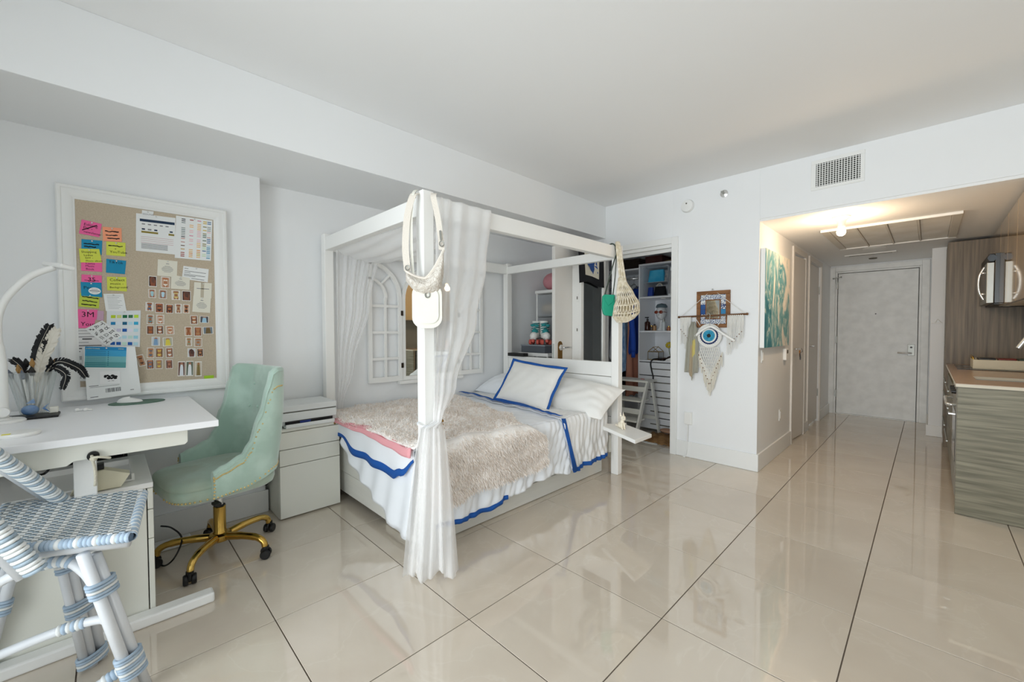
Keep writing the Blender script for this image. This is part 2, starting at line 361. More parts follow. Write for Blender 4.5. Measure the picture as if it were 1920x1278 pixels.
# ---- corridor ceiling access panel
t = T('ceiling_access_panel', 'long grey four section access hatch in the corridor ceiling', 'panel', (-0.29, 5.5, 2.2))
px0, px1, py0, py1 = -0.75, 0.18, 4.91, 6.16
for i, (a, bq) in enumerate(((py0, py0 + 0.02), (py1 - 0.02, py1))): B('frame', (px0, a, 2.197), (px1, bq, 2.2195), M_trim, t)
for a, w_ in ((px0, 0.06), (px1 - 0.06, 0.06)): B('frame', (a, py0 + 0.02, 2.2), (a + w_, py1 - 0.02, 2.2195), mat('panel_rail_grey', '#d5d1c8', .5), t)
wx = (px1 - px0 - 0.12 - 3 * 0.014) / 4
for k in range(4):
    a = px0 + 0.06 + k * (wx + 0.014)
    B('panel', (a + 0.002, py0 + 0.022, 2.208), (a + wx - 0.002, py1 - 0.022, 2.2195), mat('hatch_panel', '#f1efea', .5, col2='#e0dcd2', vs=3.5), t)
    if k < 3: B('rail', (a + wx, py0 + 0.022, 2.2), (a + wx + 0.014, py1 - 0.022, 2.2195), mat('panel_rail_grey', '#d5d1c8', .5), t)
t = T('ceiling_slot_vent', 'thin white slot diffuser in the ceiling near the entry door', 'vent', (-0.53, 6.85, 2.2))
B('frame', (-0.78, 6.79, 2.207), (-0.29, 6.91, 2.2195), M_trim, t); B('slot', (-0.74, 6.835, 2.2055), (-0.33, 6.86, 2.2075), M_dgap, t, bevel=0)
tag(MB().lathe([(0, 0.0), (0.1, 0), (0.11, 0.012), (0, 0.012)], (-0.46, 6.40, 2.2075), 24).build('ceiling_disc', M_trim, auto=40), 'flat white round cover on the corridor ceiling beyond the hatch', 'cover')
tag(MB().lathe([(0, 0.0), (0.04, 0), (0.045, 0.012), (0, 0.012)], (-0.54, 7.3, 2.2075), 16).build('ceiling_sensor', M_dgap, auto=40), 'tiny dark round sensor on the ceiling closest to the entry door', 'sensor')
# ---- bare bulb
t = T('bulb_holder_light', 'bare lit bulb in white porcelain ceiling holder', 'lamp', (-0.535, 4.44, 2.1))
MB().lathe([(0.0, 2.2195), (0.062, 2.2195), (0.062, 2.207), (0.035, 2.185), (0.026, 2.16), (0.026, 2.135), (0, 2.135)], (-0.535, 4.44, 0), 24).build('holder', M_white, t, auto=50)
bl = MB().lathe([(0.0, 2.06), (0.015, 2.062), (0.028, 2.073), (0.033, 2.09), (0.03, 2.107), (0.02, 2.122), (0.014, 2.136), (0.0, 2.136)], (-0.535, 4.44, 0), 20).build('bulb', mat('bulb_glow', '#fff3e0', .4, emit='#ffdcae', es=14), t, smooth=True)
l = D.lights.new('bulb_light', 'POINT'); l.energy = 14; l.color = (1.0, 0.72, 0.46); l.shadow_soft_size = 0.04
lo = D.objects.new('bulb_light', l); COL.objects.link(lo); lo.location = (-0.535, 4.44, 2.03)
# ---- wall vent, smoke detector, sprinkler
t = T('air_vent', 'white wall register grille high above the corridor opening', 'vent', (-0.53, 4.1, 2.4))
vx0, vx1, vz0, vz1 = -0.694, -0.361, 2.393, 2.63
MB().box((vx0, 4.1, vz0), (vx1, 4.1098, vz0 + 0.024)).box((vx0, 4.1, vz1 - 0.03), (vx1, 4.1098, vz1)).box((vx0, 4.1, vz0 + 0.024), (vx0 + 0.032, 4.1098, vz1 - 0.03)).box((vx1 - 0.026, 4.1, vz0 + 0.024), (vx1, 4.1098, vz1 - 0.03)).build('frame', M_trim, t, bevel=0.002)
B('backing', (vx0 + 0.03, 4.1085, vz0 + 0.02), (vx1 - 0.02, 4.1095, vz1 - 0.02), mat('vent_dark', '#262420', .9), t, bevel=0)
n = 16
for k in range(n):
    x = vx0 + 0.032 + (vx1 - vx0 - 0.058) * (k + 0.5) / n; B('slat', (x - 0.0026, 4.0985, vz0 + 0.024), (x + 0.0026, 4.104, vz1 - 0.03), M_trim, t, bevel=0)
for k in range(12):
    z = vz0 + 0.024 + (vz1 - vz0 - 0.054) * (k + 0.5) / 12; B('slat', (vx0 + 0.032, 4.1042, z - 0.0022), (vx1 - 0.026, 4.108, z + 0.0022), M_trim, t, bevel=0)
XR = Matrix.Rotation(R(90), 4, 'X')
t = T('smoke_detector', 'round white smoke detector high on the back wall', 'detector', (-1.7, 4.1, 2.48))
MB().lathe([(0, 0.0), (0.062, 0), (0.064, 0.012), (0.055, 0.035), (0.03, 0.04), (0, 0.041)], (-1.69, 4.1095, 2.485), 28, X=XR).build('body', M_trim, t, auto=50)
MB().lathe([(0, 0), (0.007, 0), (0.006, 0.006), (0, 0.006)], (-1.69, 4.0695, 2.505), 10, X=XR).build('button', M_dgap, t)
t = T('sprinkler', 'small metal side sprinkler head beside the smoke detector', 'sprinkler', (-1.356, 4.1, 2.52))
MB().lathe([(0, 0.0), (0.034, 0), (0.034, 0.006), (0.012, 0.014), (0, 0.014)], (-1.356, 4.1095, 2.53), 18, X=XR).build('escutcheon', M_chrome, t, auto=40)
MB().tube([(-1.356, 4.097, 2.53), (-1.356, 4.06, 2.53)], 0.008, 8).box((-1.37, 4.058, 2.528), (-1.342, 4.061, 2.545)).build('nozzle', M_steel, t)
# ---- switches and outlets
def plate(name, label, y, z, w, h, x=-1.06):
    t = T(name, label, 'switch' if 'switch' in name else 'outlet', (x, y, z - h / 2)); B('plate', (x, y - w / 2, z - h / 2), (x + 0.007, y + w / 2, z + h / 2), M_trim, t); B('rocker', (x + 0.007, y - w / 4, z - h / 3.2), (x + 0.011, y + w / 4, z + h / 3.2), M_white, t, bevel=0.001)
plate('light_switch', 'white light switch on corridor wall under the painting near corner', 4.24, 1.025, 0.075, 0.115)
plate('wall_outlet', 'white outlet low on the corridor wall before the doors', 4.9, 0.395, 0.075, 0.115)
t = T('thermostat', 'white thermostat box under the far end of the painting', 'thermostat', (-1.06, 5.05, 0.95)); B('body', (-1.06, 5.0, 0.95), (-1.03, 5.1, 1.07), M_white, t, bevel=0.005); B('screen', (-1.03, 5.02, 1.02), (-1.0295, 5.08, 1.055), M_dgap, t, bevel=0)
t = T('outlet_adapter', 'white wall outlet with plug adapter under the macrame hanging', 'outlet', (-1.665, 4.1, 0.33)); B('plate', (-1.705, 4.1, 0.325), (-1.625, 4.1098, 0.455), M_trim, t); B('adapter', (-1.7, 4.08, 0.33), (-1.63, 4.0995, 0.45), M_white, t, bevel=0.006)
tag(MB().tube(smoothpath([(-1.667, 4.088, 0.33), (-1.665, 4.09, 0.25), (-1.668, 4.088, 0.17), (-1.672, 4.085, 0.06), (-1.685, 4.08, 0.006), (-1.7, 4.07, 0.006)], 6), 0.005, 6).build('cord', M_trim), 'white cord running from the outlet adapter down to the floor', 'cord')
# ---- small entry things
t = T('wall_hook', 'small white hook bracket on the stub wall by the entry', 'hook', (0.07, 6.94, 1.33)); B('shelf', (0.02, 6.93, 1.335), (0.11, 6.9498, 1.345), M_white, t); MB().tube([(0.05, 6.94, 1.345), (0.07, 6.935, 1.385), (0.1, 6.94, 1.345)], 0.006, 6).build('hook', M_white, t)
# ---- painting
pm = D.materials.new('wave_painting'); pm.use_nodes = True; nt = pm.node_tree; b = nt.nodes['Principled BSDF']; b.inputs['Roughness'].default_value = 0.6
tc = nt.nodes.new('ShaderNodeTexCoord'); mp = nt.nodes.new('ShaderNodeMapping'); mp.inputs['Rotation'].default_value = (R(-32), 0, 0); mp.inputs['Scale'].default_value = (1, 3.4, 1.5)
n1 = nt.nodes.new('ShaderNodeTexNoise'); n1.inputs['Scale'].default_value = 1.5; n1.inputs['Detail'].default_value = 8; n1.inputs['Distortion'].default_value = 1.1; n1.inputs['Roughness'].default_value = 0.62
nt.links.new(tc.outputs['Object'], mp.inputs[0]); nt.links.new(mp.outputs[0], n1.inputs['Vector'])
sx = nt.nodes.new('ShaderNodeSeparateXYZ'); nt.links.new(tc.outputs['Object'], sx.inputs[0])
m1 = nt.nodes.new('ShaderNodeMath'); m1.operation = 'MULTIPLY_ADD'; m1.inputs[1].default_value = -0.22; nt.links.new(sx.outputs['Y'], m1.inputs[0]); nt.links.new(n1.outputs[0], m1.inputs[2])
m2 = nt.nodes.new('ShaderNodeMath'); m2.operation = 'MULTIPLY_ADD'; m2.inputs[1].default_value = -0.16; nt.links.new(sx.outputs['Z'], m2.inputs[0]); nt.links.new(m1.outputs[0], m2.inputs[2])
rp = nt.nodes.new('ShaderNodeValToRGB'); cr = rp.color_ramp; cr.elements[0].position = 0.24; cr.elements[0].color = C('#eae5dc'); cr.elements[1].position = 0.62; cr.elements[1].color = C('#2a7585')
for p, c_ in ((0.34, '#e6e0d4'), (0.385, '#b5c8c8'), (0.42, '#6fa5ad'), (0.47, '#4a929e'), (0.50, '#cfd8cf'), (0.53, '#5a9ba6')): e = cr.elements.new(p); e.color = C(c_)
nt.links.new(m2.outputs[0], rp.inputs[0]); nt.links.new(rp.outputs[0], b.inputs['Base Color'])
t = T('canvas_painting', 'unframed teal and cream wave painting on the corridor wall', 'painting', (-1.04, 4.6, 1.105))
B('canvas', (-1.0585, 4.145, 1.105), (-1.022, 5.05, 1.99), M_white, t, bevel=0.003); MB().box((-1.022, 4.146, 1.106), (-1.0205, 5.049, 1.989)).build('picture', pm, t)
# ================================================================= CANOPY BED
XN0, XN1 = -1.955, -1.885      # near posts
XF0, XF1 = -3.335, -3.265      # wall side posts
YF0, YF1 = 1.2, 1.27; YH0, YH1 = 3.15, 3.22
t = bed = T('canopy_bed', 'white wooden four poster canopy bed with panelled headboard', 'bed', (-2.61, 2.2, 0))
for x0, x1 in ((XN0, XN1), (XF0, XF1)):
    for y0, y1, zt in ((YF0, YF1, 2.015), (YH0, YH1, 2.0)): B('post', (x0, y0, 0), (x1, y1, zt), M_bedw, t, bevel=0.006)
for x0, x1 in ((XN0 + 0.012, XN1 - 0.004), (XF0 + 0.004, XF1 - 0.012)): B('canopy_rail', (x0, YF1, 1.885), (x1, YH0, 1.985), M_bedw, t, bevel=0.004)
B('canopy_rail', (XF1, YF0 + 0.004, 1.885), (XN0, YF1 - 0.012, 1.985), M_bedw, t, bevel=0.004)
B('canopy_rail', (XF1, YH0 + 0.004, 1.885), (XN0, YH1 - 0.012, 1.965), M_bedw, t, bevel=0.004)
for z0, z1 in ((0.22, 0.5), (0.503, 0.852), (0.857, 0.985)): B('headboard_panel', (XF1, YH0 + 0.012, z0), (XN0, YH1 - 0.018, z1), M_bedw, t, bevel=0.004)
B('lower_rail', (-2.045, YH0 - 0.02, 0.19), (XN0, YH1 - 0.02, 0.34), M_bedg, t)
# platform base
B('side_panel', (-2.075, 1.33, 0.19), (-2.04, 3.14, 0.36), M_bedg, t); B('side_panel', (-2.075, 1.33, 0.135), (-2.043, 3.14, 0.185), M_bedg, t); B('side_panel', (-2.075, 1.33, 0.004), (-2.04, 3.14, 0.132), M_bedg, t)
B('side_panel', (-3.33, 1.33, 0.004), (-3.3, 3.14, 0.36), M_bedg, t)
B('foot_panel', (-3.262, 1.24, 0.215), (-1.957, 1.27, 0.42), M_bedg, t); B('foot_panel', (-3.262, 1.243, 0.06), (-1.957, 1.27, 0.211), M_bedg, t)
B('foot_plinth', (-2.48, 1.28, 0.004), (-2.09, 1.3, 0.058), M_bedg, t)
B('slat_deck', (-3.3, 1.28, 0.36), (-2.04, 3.14, 0.385), M_bedg, t)
for x0 in (-2.02,): MB().lathe([(0, 0), (0.006, 0), (0.004, 0.004), (0, 0.004)], (-3.285, YH0, 1.93), 8, X=Matrix.Rotation(R(90), 4, 'X')).lathe([(0, 0), (0.006, 0), (0.004, 0.004), (0, 0.004)], (-3.31, YH0, 1.93), 8, X=Matrix.Rotation(R(90), 4, 'X')).build('screw_cap', M_dgap, t)
# swing-out side tray
tr = MB().prism([(-1.81, 2.80), (-1.42, 2.60), (-1.42, 2.845), (-1.72, 2.99), (-1.85, 2.90)], 'z', 0.475, 0.502).build('swing_tray', M_white, t, bevel=0.004); tr['label'] = 'white swing-out side tray near the headboard'
MB().prism([(-1.83, 2.88), (-1.74, 2.83), (-1.72, 2.95), (-1.80, 2.98)], 'z', 0.445, 0.474).box((-1.87, 2.9, 0.44), (-1.8, 3.148, 0.474)).build('bracket', M_white, tr, bevel=0.003)
# little white cat figure
M_fig = mat('cream_ceramic', '#efe6d2', 0.35)
k = T('cat_figurine', 'cream sitting cat figurine looking up on the bedside tray', 'figurine', (-1.66, 2.83, 0.5025), R(-30))
mb = MB(); mb.sph((-0.015, 0, 0.026), (0.034, 0.02, 0.025)); mb.sph((0.008, 0, 0.05), (0.017, 0.017, 0.03)); mb.build('body', M_fig, k, smooth=True, local=True)
mb = MB(); mb.sph((0.022, 0, 0.087), (0.022, 0.02, 0.02)); mb.sph((0.042, 0, 0.084), (0.009, 0.009, 0.007)); mb.build('head', M_fig, k, smooth=True, local=True)
for s in (-1, 1):
    MB().add([(0.0, s * 0.006, 0.098), (0.016, s * 0.008, 0.102), (0.008, s * 0.02, 0.099), (-0.006, s * 0.014, 0.132)], [(0, 1, 2), (0, 1, 3), (1, 2, 3), (2, 0, 3)]).build('ear', M_fig, k, local=True)
    MB().tube([(0.018, s * 0.01, 0.05), (0.024, s * 0.01, 0.004)], [0.008, 0.007], 8).sph((0.028, s * 0.01, 0.006), (0.01, 0.007, 0.006), 8, 6).build('front_leg', M_fig, k, smooth=True, local=True)
    MB().sph((0.039, s * 0.009, 0.091), 0.003, 6, 4).build('eye', M_black, k, local=True)
MB().tube(smoothpath([(-0.04, 0, 0.012), (-0.065, 0.004, 0.008), (-0.095, 0.0, 0.01)], 4), [0.008] * 4 + [0.007] * 4 + [0.004], 8).build('tail', M_fig, k, smooth=True, local=True)
tag(B('power_bar', (-3.235, 3.12, 0.987), (-3.0, 3.2, 1.022), M_black, bevel=0.004), 'black bar lying on the left end of the headboard', 'bar')

# ================================================================= BEDDING
def wr(x, y, a=1.0, s=1.0):
    return a * (0.006 * sin(9 * x * s + 4 * y) + 0.004 * sin(17 * y * s - 6 * x + 1) + 0.003 * sin(31 * x * s + 23 * y + 2) + 0.002 * sin(47 * y - 29 * x))
mt = T('mattress', 'white mattress in fitted sheet on the canopy bed', 'mattress', (-2.66, 2.2, 0.386))
MB().box((-3.33, 1.275, 0.387), (-2.0, 3.145, 0.575)).build('body', M_cotton, mt, bevel=0.04, seg=4, auto=60)
# fitted sheet hanging at head side (below pillow)
MB().grid(lambda u, v: (-1.985 + 0.012 * sin(u * 40 + v * 3) * (0.3 + v), lerp(2.86, 3.135, u), lerp(0.572, 0.33, v)), 40, 10).build('sheet_side', M_cotton, mt, smooth=True, solid=0.004)
# loose under-sheet hanging over the foot end
us = MB()
def usf(u, v):
    x = lerp(-2.95, -1.99, u); d = v * (0.10 + 0.36 * min(1, max(0, u * 1.25)) ** 0.8)
    return (x - 0.03 * v * u, 1.225 - 0.012 - 0.012 * sin(x * 34 + v * 2) * v - 0.03 * v, 0.56 - d + wr(x, v))
us.grid(usf, 60, 16)
tag(us.build('bed_sheet', M_cotton, smooth=True, solid=0.004), 'loose white sheet hanging below the duvet at the bed foot', 'sheet')
# duvet ---------------------------------------------------------------
ZT = 0.605; XE = -1.985; YE = 1.225
dv = T('duvet', 'white cotton duvet with royal blue border draped over the bed', 'duvet', (-2.6, 2.0, 0.58))
def ztop(x, y): return ZT + 0.012 * sin(3 * x + 2 * y) + wr(x, y, 0.8) - 0.03 * max(0, (y - 2.2)) 
def side_drop(y): return 0.445 + 0.02 * sin(5 * y) + pl([(1.2, 0.0), (1.5, 0.01), (1.9, 0.0), (2.35, -0.035), (2.6, -0.03), (3.0, -0.02)], y)
def duv_side(u, v, y0=1.24, y1=2.62):
    y = lerp(y0, y1, u); d = v * side_drop(y); k = min(1, v * 6)
    x = XE + 0.012 + 0.035 * (1 - (1 - k) ** 2) + 0.012 * v * sin(y * 26) + 0.006 * v * sin(y * 61 + 1 + 2 * sin(v * 5)) + 0.004 * sin(v * 9 + y * 30) + 0.004 * sin(y * 97 + v * 17 + 3 * sin(y * 13)) + 0.003 * sin(v * 31 + y * 41)
    return (x, y + 0.01 * v * sin(9 * y), ztop(XE, y) - d * (1 if v > 0 else 0) - 0.0)
def duv_foot_drop(x): return pl([(-3.34, 0.03), (-3.0, 0.09), (-2.7, 0.17), (-2.4, 0.185), (-2.2, 0.19), (-2.1, 0.15), (-1.97, 0.06)], x)
def duv_foot(u, v):
    x = lerp(-3.33, XE, u); d = v * duv_foot_drop(x); k = min(1, v * 5)
    return (x, YE - 0.012 - 0.022 * (1 - (1 - k) ** 2) - 0.008 * v * sin(x * 20), ztop(x, YE) - d)
mb = MB()
mb.grid(lambda u, v: (lerp(-3.34, XE + 0.013, u), lerp(YE - 0.013, 2.66, v), ztop(lerp(-3.34, XE, u), lerp(YE, 2.66, v))), 60, 60)
mb.grid(duv_side, 150, 36); mb.grid(duv_foot, 60, 10)
mb.build('cover', M_cotton, dv, smooth=True, solid=0.012)
def strip(fn, u0, u1, v0, v1, nu=60, off=(0, 0, 0)): return MB().grid(lambda u, v: tuple(a + b for a, b in zip(fn(lerp(u0, u1, u), lerp(v0, v1, v)), off)), nu, 2)
strip(duv_foot, 0.02, 1.0, 0.86, 1.13, off=(0, -0.008, 0)).build('blue_border', M_blue, dv, smooth=True, solid=0.004)
strip(duv_side, 0.0, 0.46, 0.95, 1.01, off=(0.010, 0, 0)).build('blue_border', M_blue, dv, smooth=True, solid=0.004)
# turned-back coverlet near the pillows with border
cv = T('coverlet', 'white crinkled coverlet with blue edge near the pillows', 'coverlet', (-2.6, 2.75, 0.6))
def yb(x): return 2.44 + 0.055 * (x + 2.0) * 0 + pl([(-3.35, 0.10), (-2.6, 0.06), (-2.2, 0.03), (-1.97, 0.0)], x)
def cz(x, y): return ztop(x, y) + 0.016 + 0.003 * sin(70 * x + 6 * sin(5 * y)) * (0.6 + 0.4 * sin(11 * x)) * (0.3 + 0.7 * max(0, (x + 2.9) / 0.9))
def ctop(u, v):
    x = lerp(-3.34, XE + 0.03, u); y = lerp(yb(x), 3.06, v); return (x, y, cz(x, y))
def cside(u, v):
    y = lerp(2.44 + 0.05 * v + 0.06 * v * v, 3.03 + 0.02 * v, u); k = min(1, v * 6)
    return (XE + 0.03 + 0.032 * (1 - (1 - k) ** 2) + 0.010 * v * sin(y * 34 + v) + 0.0045 * sin(y * 88 + 4 * sin(v * 4) + 2 * sin(y * 17)) * (0.4 + v) + 0.003 * sin(y * 131 + v * 9), y, cz(XE + .03, y) - v * (0.42 - 0.02 * u) - 0.004 * sin(20 * y) * v)
mb = MB(); mb.grid(ctop, 140, 40); mb.grid(cside, 110, 30); mb.build('cover', mat('crinkled_cotton', '#f0f1f1', 0.9, bump=0.4, bs=26, stretch=(1, 4, 0.6)), cv, smooth=True, solid=0.008)
strip(ctop, 0, 1, -0.015, 0.05, off=(0, 0, 0.022)).build('blue_border', M_blue, cv, smooth=True, solid=0.004)
strip(cside, -0.02, 0.05, 0, 1.0, 12, off=(0.025, 0, 0.004)).build('blue_border', M_blue, cv, smooth=True, solid=0.004)
MB().grid(lambda u, v: tuple(a + b for a, b in zip(cside(v * 1.0, lerp(0.95, 1.03, u)), (0.008, 0, 0))), 3, 50).build('blue_border', M_blue, cv, smooth=True, solid=0.004)
for o in [o for o in dv.children if o.name.startswith('blue')] + [o for o in cv.children if o.name.startswith('blue')]: o['label'] = 'royal blue fabric border strip'
# pillows --------------------------------------------------------------
def pillow(name, label, c, w, h, tk, M3, m, border=None, grp=None, crease=0.004, pw=2.4):
    t = T(name, label, 'pillow', c)
    def f(sg):
        def g(u, v):
            a, b_ = 2 * u - 1, 2 * v - 1
            e = max(0, (1 - abs(a) ** pw)) ** 0.55 * max(0, (1 - abs(b_) ** pw)) ** 0.55
            pin = 1 - 0.07 * (1 - abs(a) ** 2) * 0; x = a * w / 2 * (1 - 0.06 * (1 - a * a) * 0) * (1 - 0.05 * (1 - b_ * b_) * abs(a)); y = b_ * h / 2 * (1 - 0.05 * (1 - a * a) * abs(b_))
            z = sg * tk / 2 * e + (0.007 * sin(b_ * 17 + 2 * a) * max(0, abs(a) - .45) * e * (2 if crease > .005 else .6)) + crease * sin(9 * a + 5 * b_ * b_) * sin(7 * b_ - 4 * a) * e
            return M3 @ Vector((x, y, z))
        return g
    mb = MB(); mb.grid(f(1), 40, 40); mb.grid(f(-1), 26, 20); mb.build('cushion', m, t, smooth=True, local=True)
    if border:
        bw = border
        def rim(u, v):
            p = u * 4; s = int(p) % 4; q = p - int(p); a, b_ = [(2 * q - 1, -1), (1, 2 * q - 1), (1 - 2 * q, 1), (-1, 1 - 2 * q)][s]
            k = 1 - 0.05 * (1 - b_ * b_) * abs(a); x = a * w / 2 * (1 - 0.05 * (1 - b_ * b_) * abs(a)); y = b_ * h / 2 * (1 - 0.05 * (1 - a * a) * abs(b_))
            x *= 1 + v * bw / (w / 2); y *= 1 + v * bw / (h / 2)
            return M3 @ Vector((x, y, 0.004 * sin(u * 60)))
        MB().grid(rim, 64, 2, wrap=True).build('blue_border', M_blue, t, smooth=True, solid=0.006, local=True)['label'] = 'royal blue flange border'
    return t
def basis(ux, uy):
    ux = Vector(ux).normalized(); uy = Vector(uy); uy = (uy - ux * uy.dot(ux)).normalized(); return Matrix((ux, uy, ux.cross(uy))).transposed()
pillow('bed_pillow', 'white pillow lying at the wall end of the headboard', (-3.02, 2.93, 0.70), 0.66, 0.40, 0.2, basis((1, -0.06, 0.0), (0.0, 1, 0.35)), M_cotton)
pillow('bed_pillow', 'cream sateen pillow with gathered open end next to the tray side', (-2.2, 2.95, 0.68), 0.78, 0.42, 0.22, basis((1, 0.02, -0.06), (0.0, 1, 0.55)), M_cream, crease=0.006)
pillow('square_cushion', 'square white cushion with blue flange leaning on the pillows', (-2.53, 2.71, 0.78), 0.56, 0.41, 0.14, basis((1, 0.12, -0.09), (-0.02, 0.62, 0.85)), M_cream, border=0.026)
# fur throw --------------------------------------------------------------
M_fur = mat('fur_base', '#faf7f4', 1.0, col2='#efe9e3', vs=5, sheen=0.3)
ft = T('fur_throw', 'shaggy pale beige fur throw over the bed foot and side', 'throw', (-2.6, 1.8, 0.62))
YT1 = 2.2
def zt(x, y): return ztop(x, y) + 0.03 + 0.006 * sin(14 * x + 3 * y) + 0.006 * sin(19 * y - 5 * x)
def yend(x): return pl([(-3.34, 2.42), (-2.7, 2.3), (-2.3, 2.2), (-1.97, 2.06)], x)
def ft_top(u, v):
    x = lerp(-3.315, XE + 0.045, u); y = lerp(YE - 0.06, yend(x), v); e = min(1, v * 14, (1 - v) * 14)
    return (x, y, zt(x, y) - 0.018 * (1 - e))
def ft_drop(y): return pl([(1.22, 0.36), (1.45, 0.345), (1.8, 0.335), (2.06, 0.31), (2.2, 0.3)], y)
def ft_side(u, v):
    y = lerp(1.235, 2.06 + 0.14 * min(1, v * 3), u); k = min(1, v * 5)
    return (XE + 0.044 + 0.05 * (1 - (1 - k) ** 2) + 0.012 * v * sin(y * 15) + 0.004 * sin(v * 14 + y * 9), y, zt(XE + .04, y) - v * ft_drop(y) + 0.01 * v * sin(y * 12))
mb = MB(); mb.grid(ft_top, 60, 40); mb.grid(ft_side, 44, 20); mb.build('backing', M_fur, ft, smooth=True, solid=0.012)
fur_c = ['#fefbf8', '#fcf6f0', '#f0e6dc', '#fdf9f5']
FM = [furry('fur_strand_%s' % n, c) for n, c in zip(('light', 'beige', 'tan', 'cream'), fur_c)]
def pile(fn, N, lean, seedv, nrm):
    rnd = random.Random(seedv); mb = MB()
    for _ in range(N):
        u, v = rnd.random(), rnd.random(); p = Vector(fn(u, v)); nn = Vector(nrm(u, v))
        clump = sin(u * 41 + 3 * sin(v * 23)) * sin(v * 37 + 2 * sin(u * 19))
        d = (nn * (0.45 + 0.35 * clump) + Vector(lean) * (0.55 + 0.5 * rnd.random()) + Vector((rnd.uniform(-.6, .6), rnd.uniform(-.6, .6), rnd.uniform(-.5, .5)))).normalized()
        L = 0.014 + 0.018 * rnd.random(); s = d.orthogonal().normalized(); s = (Matrix.Rotation(rnd.uniform(0, 6.28), 3, d) @ s) * 0.0021
        p = p + nn * 0.004; q = p + d * L * 0.6; q2 = p + d * L + Vector((0, 0, -0.006))
        mb.add([p - s, p + s, q + s * .8, q - s * .8, q2], [(0, 1, 2, 3), (3, 2, 4)], min(3, int((clump * .5 + .5) * 2.2 + rnd.random() * 1.8)))
    return mb
stuff(pile(ft_top, 26000, (0.25, -0.15, 0), 3, lambda u, v: (0, 0, 1)).build('pile', FM, ft))
stuff(pile(ft_side, 15000, (0.15, 0, -0.9), 4, lambda u, v: (1, 0, 0.1)).build('pile', FM, ft))
# pink blanket edge under the throw at the foot
M_pink = mat('pink_fleece', '#e7a3a9', 0.95, bump=0.2, bs=80)
def pk(u, v):
    x = lerp(-3.33, -1.965, u); d = lerp(0.0, 0.012 + 0.042 * u ** 1.6, v); return (x, YE - 0.06 - 0.006 * v - 0.003 * sin(18 * x), ztop(x, YE) + 0.016 - d)
mb = MB(); mb.grid(pk, 50, 4)
mb.grid(lambda u, v: (lerp(-3.33, -1.99, u), lerp(YE - 0.055, YE + 0.03, v), ztop(lerp(-3.33, -1.99, u), YE) + 0.016), 50, 3)
tag(mb.build('pink_blanket', M_pink, smooth=True, solid=0.01), 'pink blanket edge peeking out beneath the fur throw at the foot', 'blanket')

# ================================================================= SHEERS
M_sheer = sheer('white_voile', '#ffffff', 0.5)
M_sheer2 = sheer('white_voile_thin', '#ffffff', 0.3)
ct = T('bed_curtain', 'sheer white curtain tied back against the near foot post of the bed', 'curtain', (-1.88, 1.3, 0.0))
def cur(u, v):
    # u across, v: 0 top rail .. .62 tie .. 1 floor
    if v < 0.62:
        s = v / 0.62; z = lerp(1.985, 0.765, s)
        yl = lerp(1.275, 1.235, s); yr = pl([(0.765, 1.285), (0.964, 1.40), (1.328, 1.555), (1.65, 1.635), (1.985, 1.68)], z)
        xb = -1.872 + 0.0 * s; amp = lerp(0.012, 0.012, s); y = lerp(yl, yr, u)
        fold = 0.55 * sin(u * 31 + 2.2 * sin(u * 5) + v) + 0.4 * sin(u * 17 + v * 4) + 0.08 * sin(u * 53 + 3 * v) * (0.4 + s); x = xb + amp * fold + 0.01 * s
        if s > 0.85: x += 0.02 * ((s - 0.85) / 0.15) * sin(u * 3.14)
    else:
        s = (v - 0.62) / 0.38; z = lerp(0.765, 0.012 + 0.035 * (0.5 + 0.5 * sin(u * 9 + 1)) * (1 if .2 < u < .75 else .2), s); w = s ** 0.7
        A = Vector((-1.90, 1.175)) ; Bq = Vector((-1.855, 1.285)); A2 = Vector((-1.885, 1.055)); B2 = Vector((-1.70, 1.262))
        p = A.lerp(A2, w).lerp(Bq.lerp(B2, w), u); n = Vector((0.75, -0.66)); f = 0.8 * sin(u * 19 + 2 * sin(u * 4 + s)) + 0.5 * sin(u * 33 + 3 * s) + 0.1 * sin(u * 57 + 5 * s)
        p = p + n * (0.012 + 0.016 * s) * f + n * 0.03 * sin(u * pi)
        x, y = p.x + 0.02, p.y
    return (x, y, z)
MB().grid(cur, 110, 80).build('panel', M_sheer, ct, smooth=True)
MB().grid(lambda u, v: tuple(Vector(cur(u * 0.9 + 0.05, v)) + Vector((0.012, -0.003, 0))), 90, 80).build('panel', M_sheer2, ct, smooth=True)
tk = MB().tube([(-1.90 + 0.045 * cos(a), 1.235 + 0.062 * sin(a), 0.765 + 0.006 * sin(2 * a)) for a in [2 * pi * i / 24 for i in range(24)]], 0.005, 6, closed=True)
tk.build('tieback', M_cotton, ct); MB().sph((-1.848, 1.285, 0.755), 0.012, 8, 6).sph((-1.846, 1.292, 0.735), 0.009, 8, 6).sph((-1.848, 1.288, 0.777), 0.009, 8, 6).build('tieback_tassel', M_brass, ct)['label'] = 'brass bead tassel on tieback'
# wall side curtain
c2 = T('bed_curtain', 'sheer white curtain gathered at the wall side foot post', 'curtain', (-3.25, 1.4, 0.6))
def cur2(u, v):
    z = lerp(1.935, 0.655, v); yl = 1.283; yr = pl([(0.655, 1.325), (1.0, 1.42), (1.488, 1.56), (1.935, 1.645)], z)
    return (-3.255 + 0.008 * sin(u * 27 + v + 2 * sin(u * 4)) + 0.005 * sin(u * 60 + 2 * v), lerp(yl, yr, u), z)
MB().grid(cur2, 80, 40).build('panel', M_sheer, c2, smooth=True)
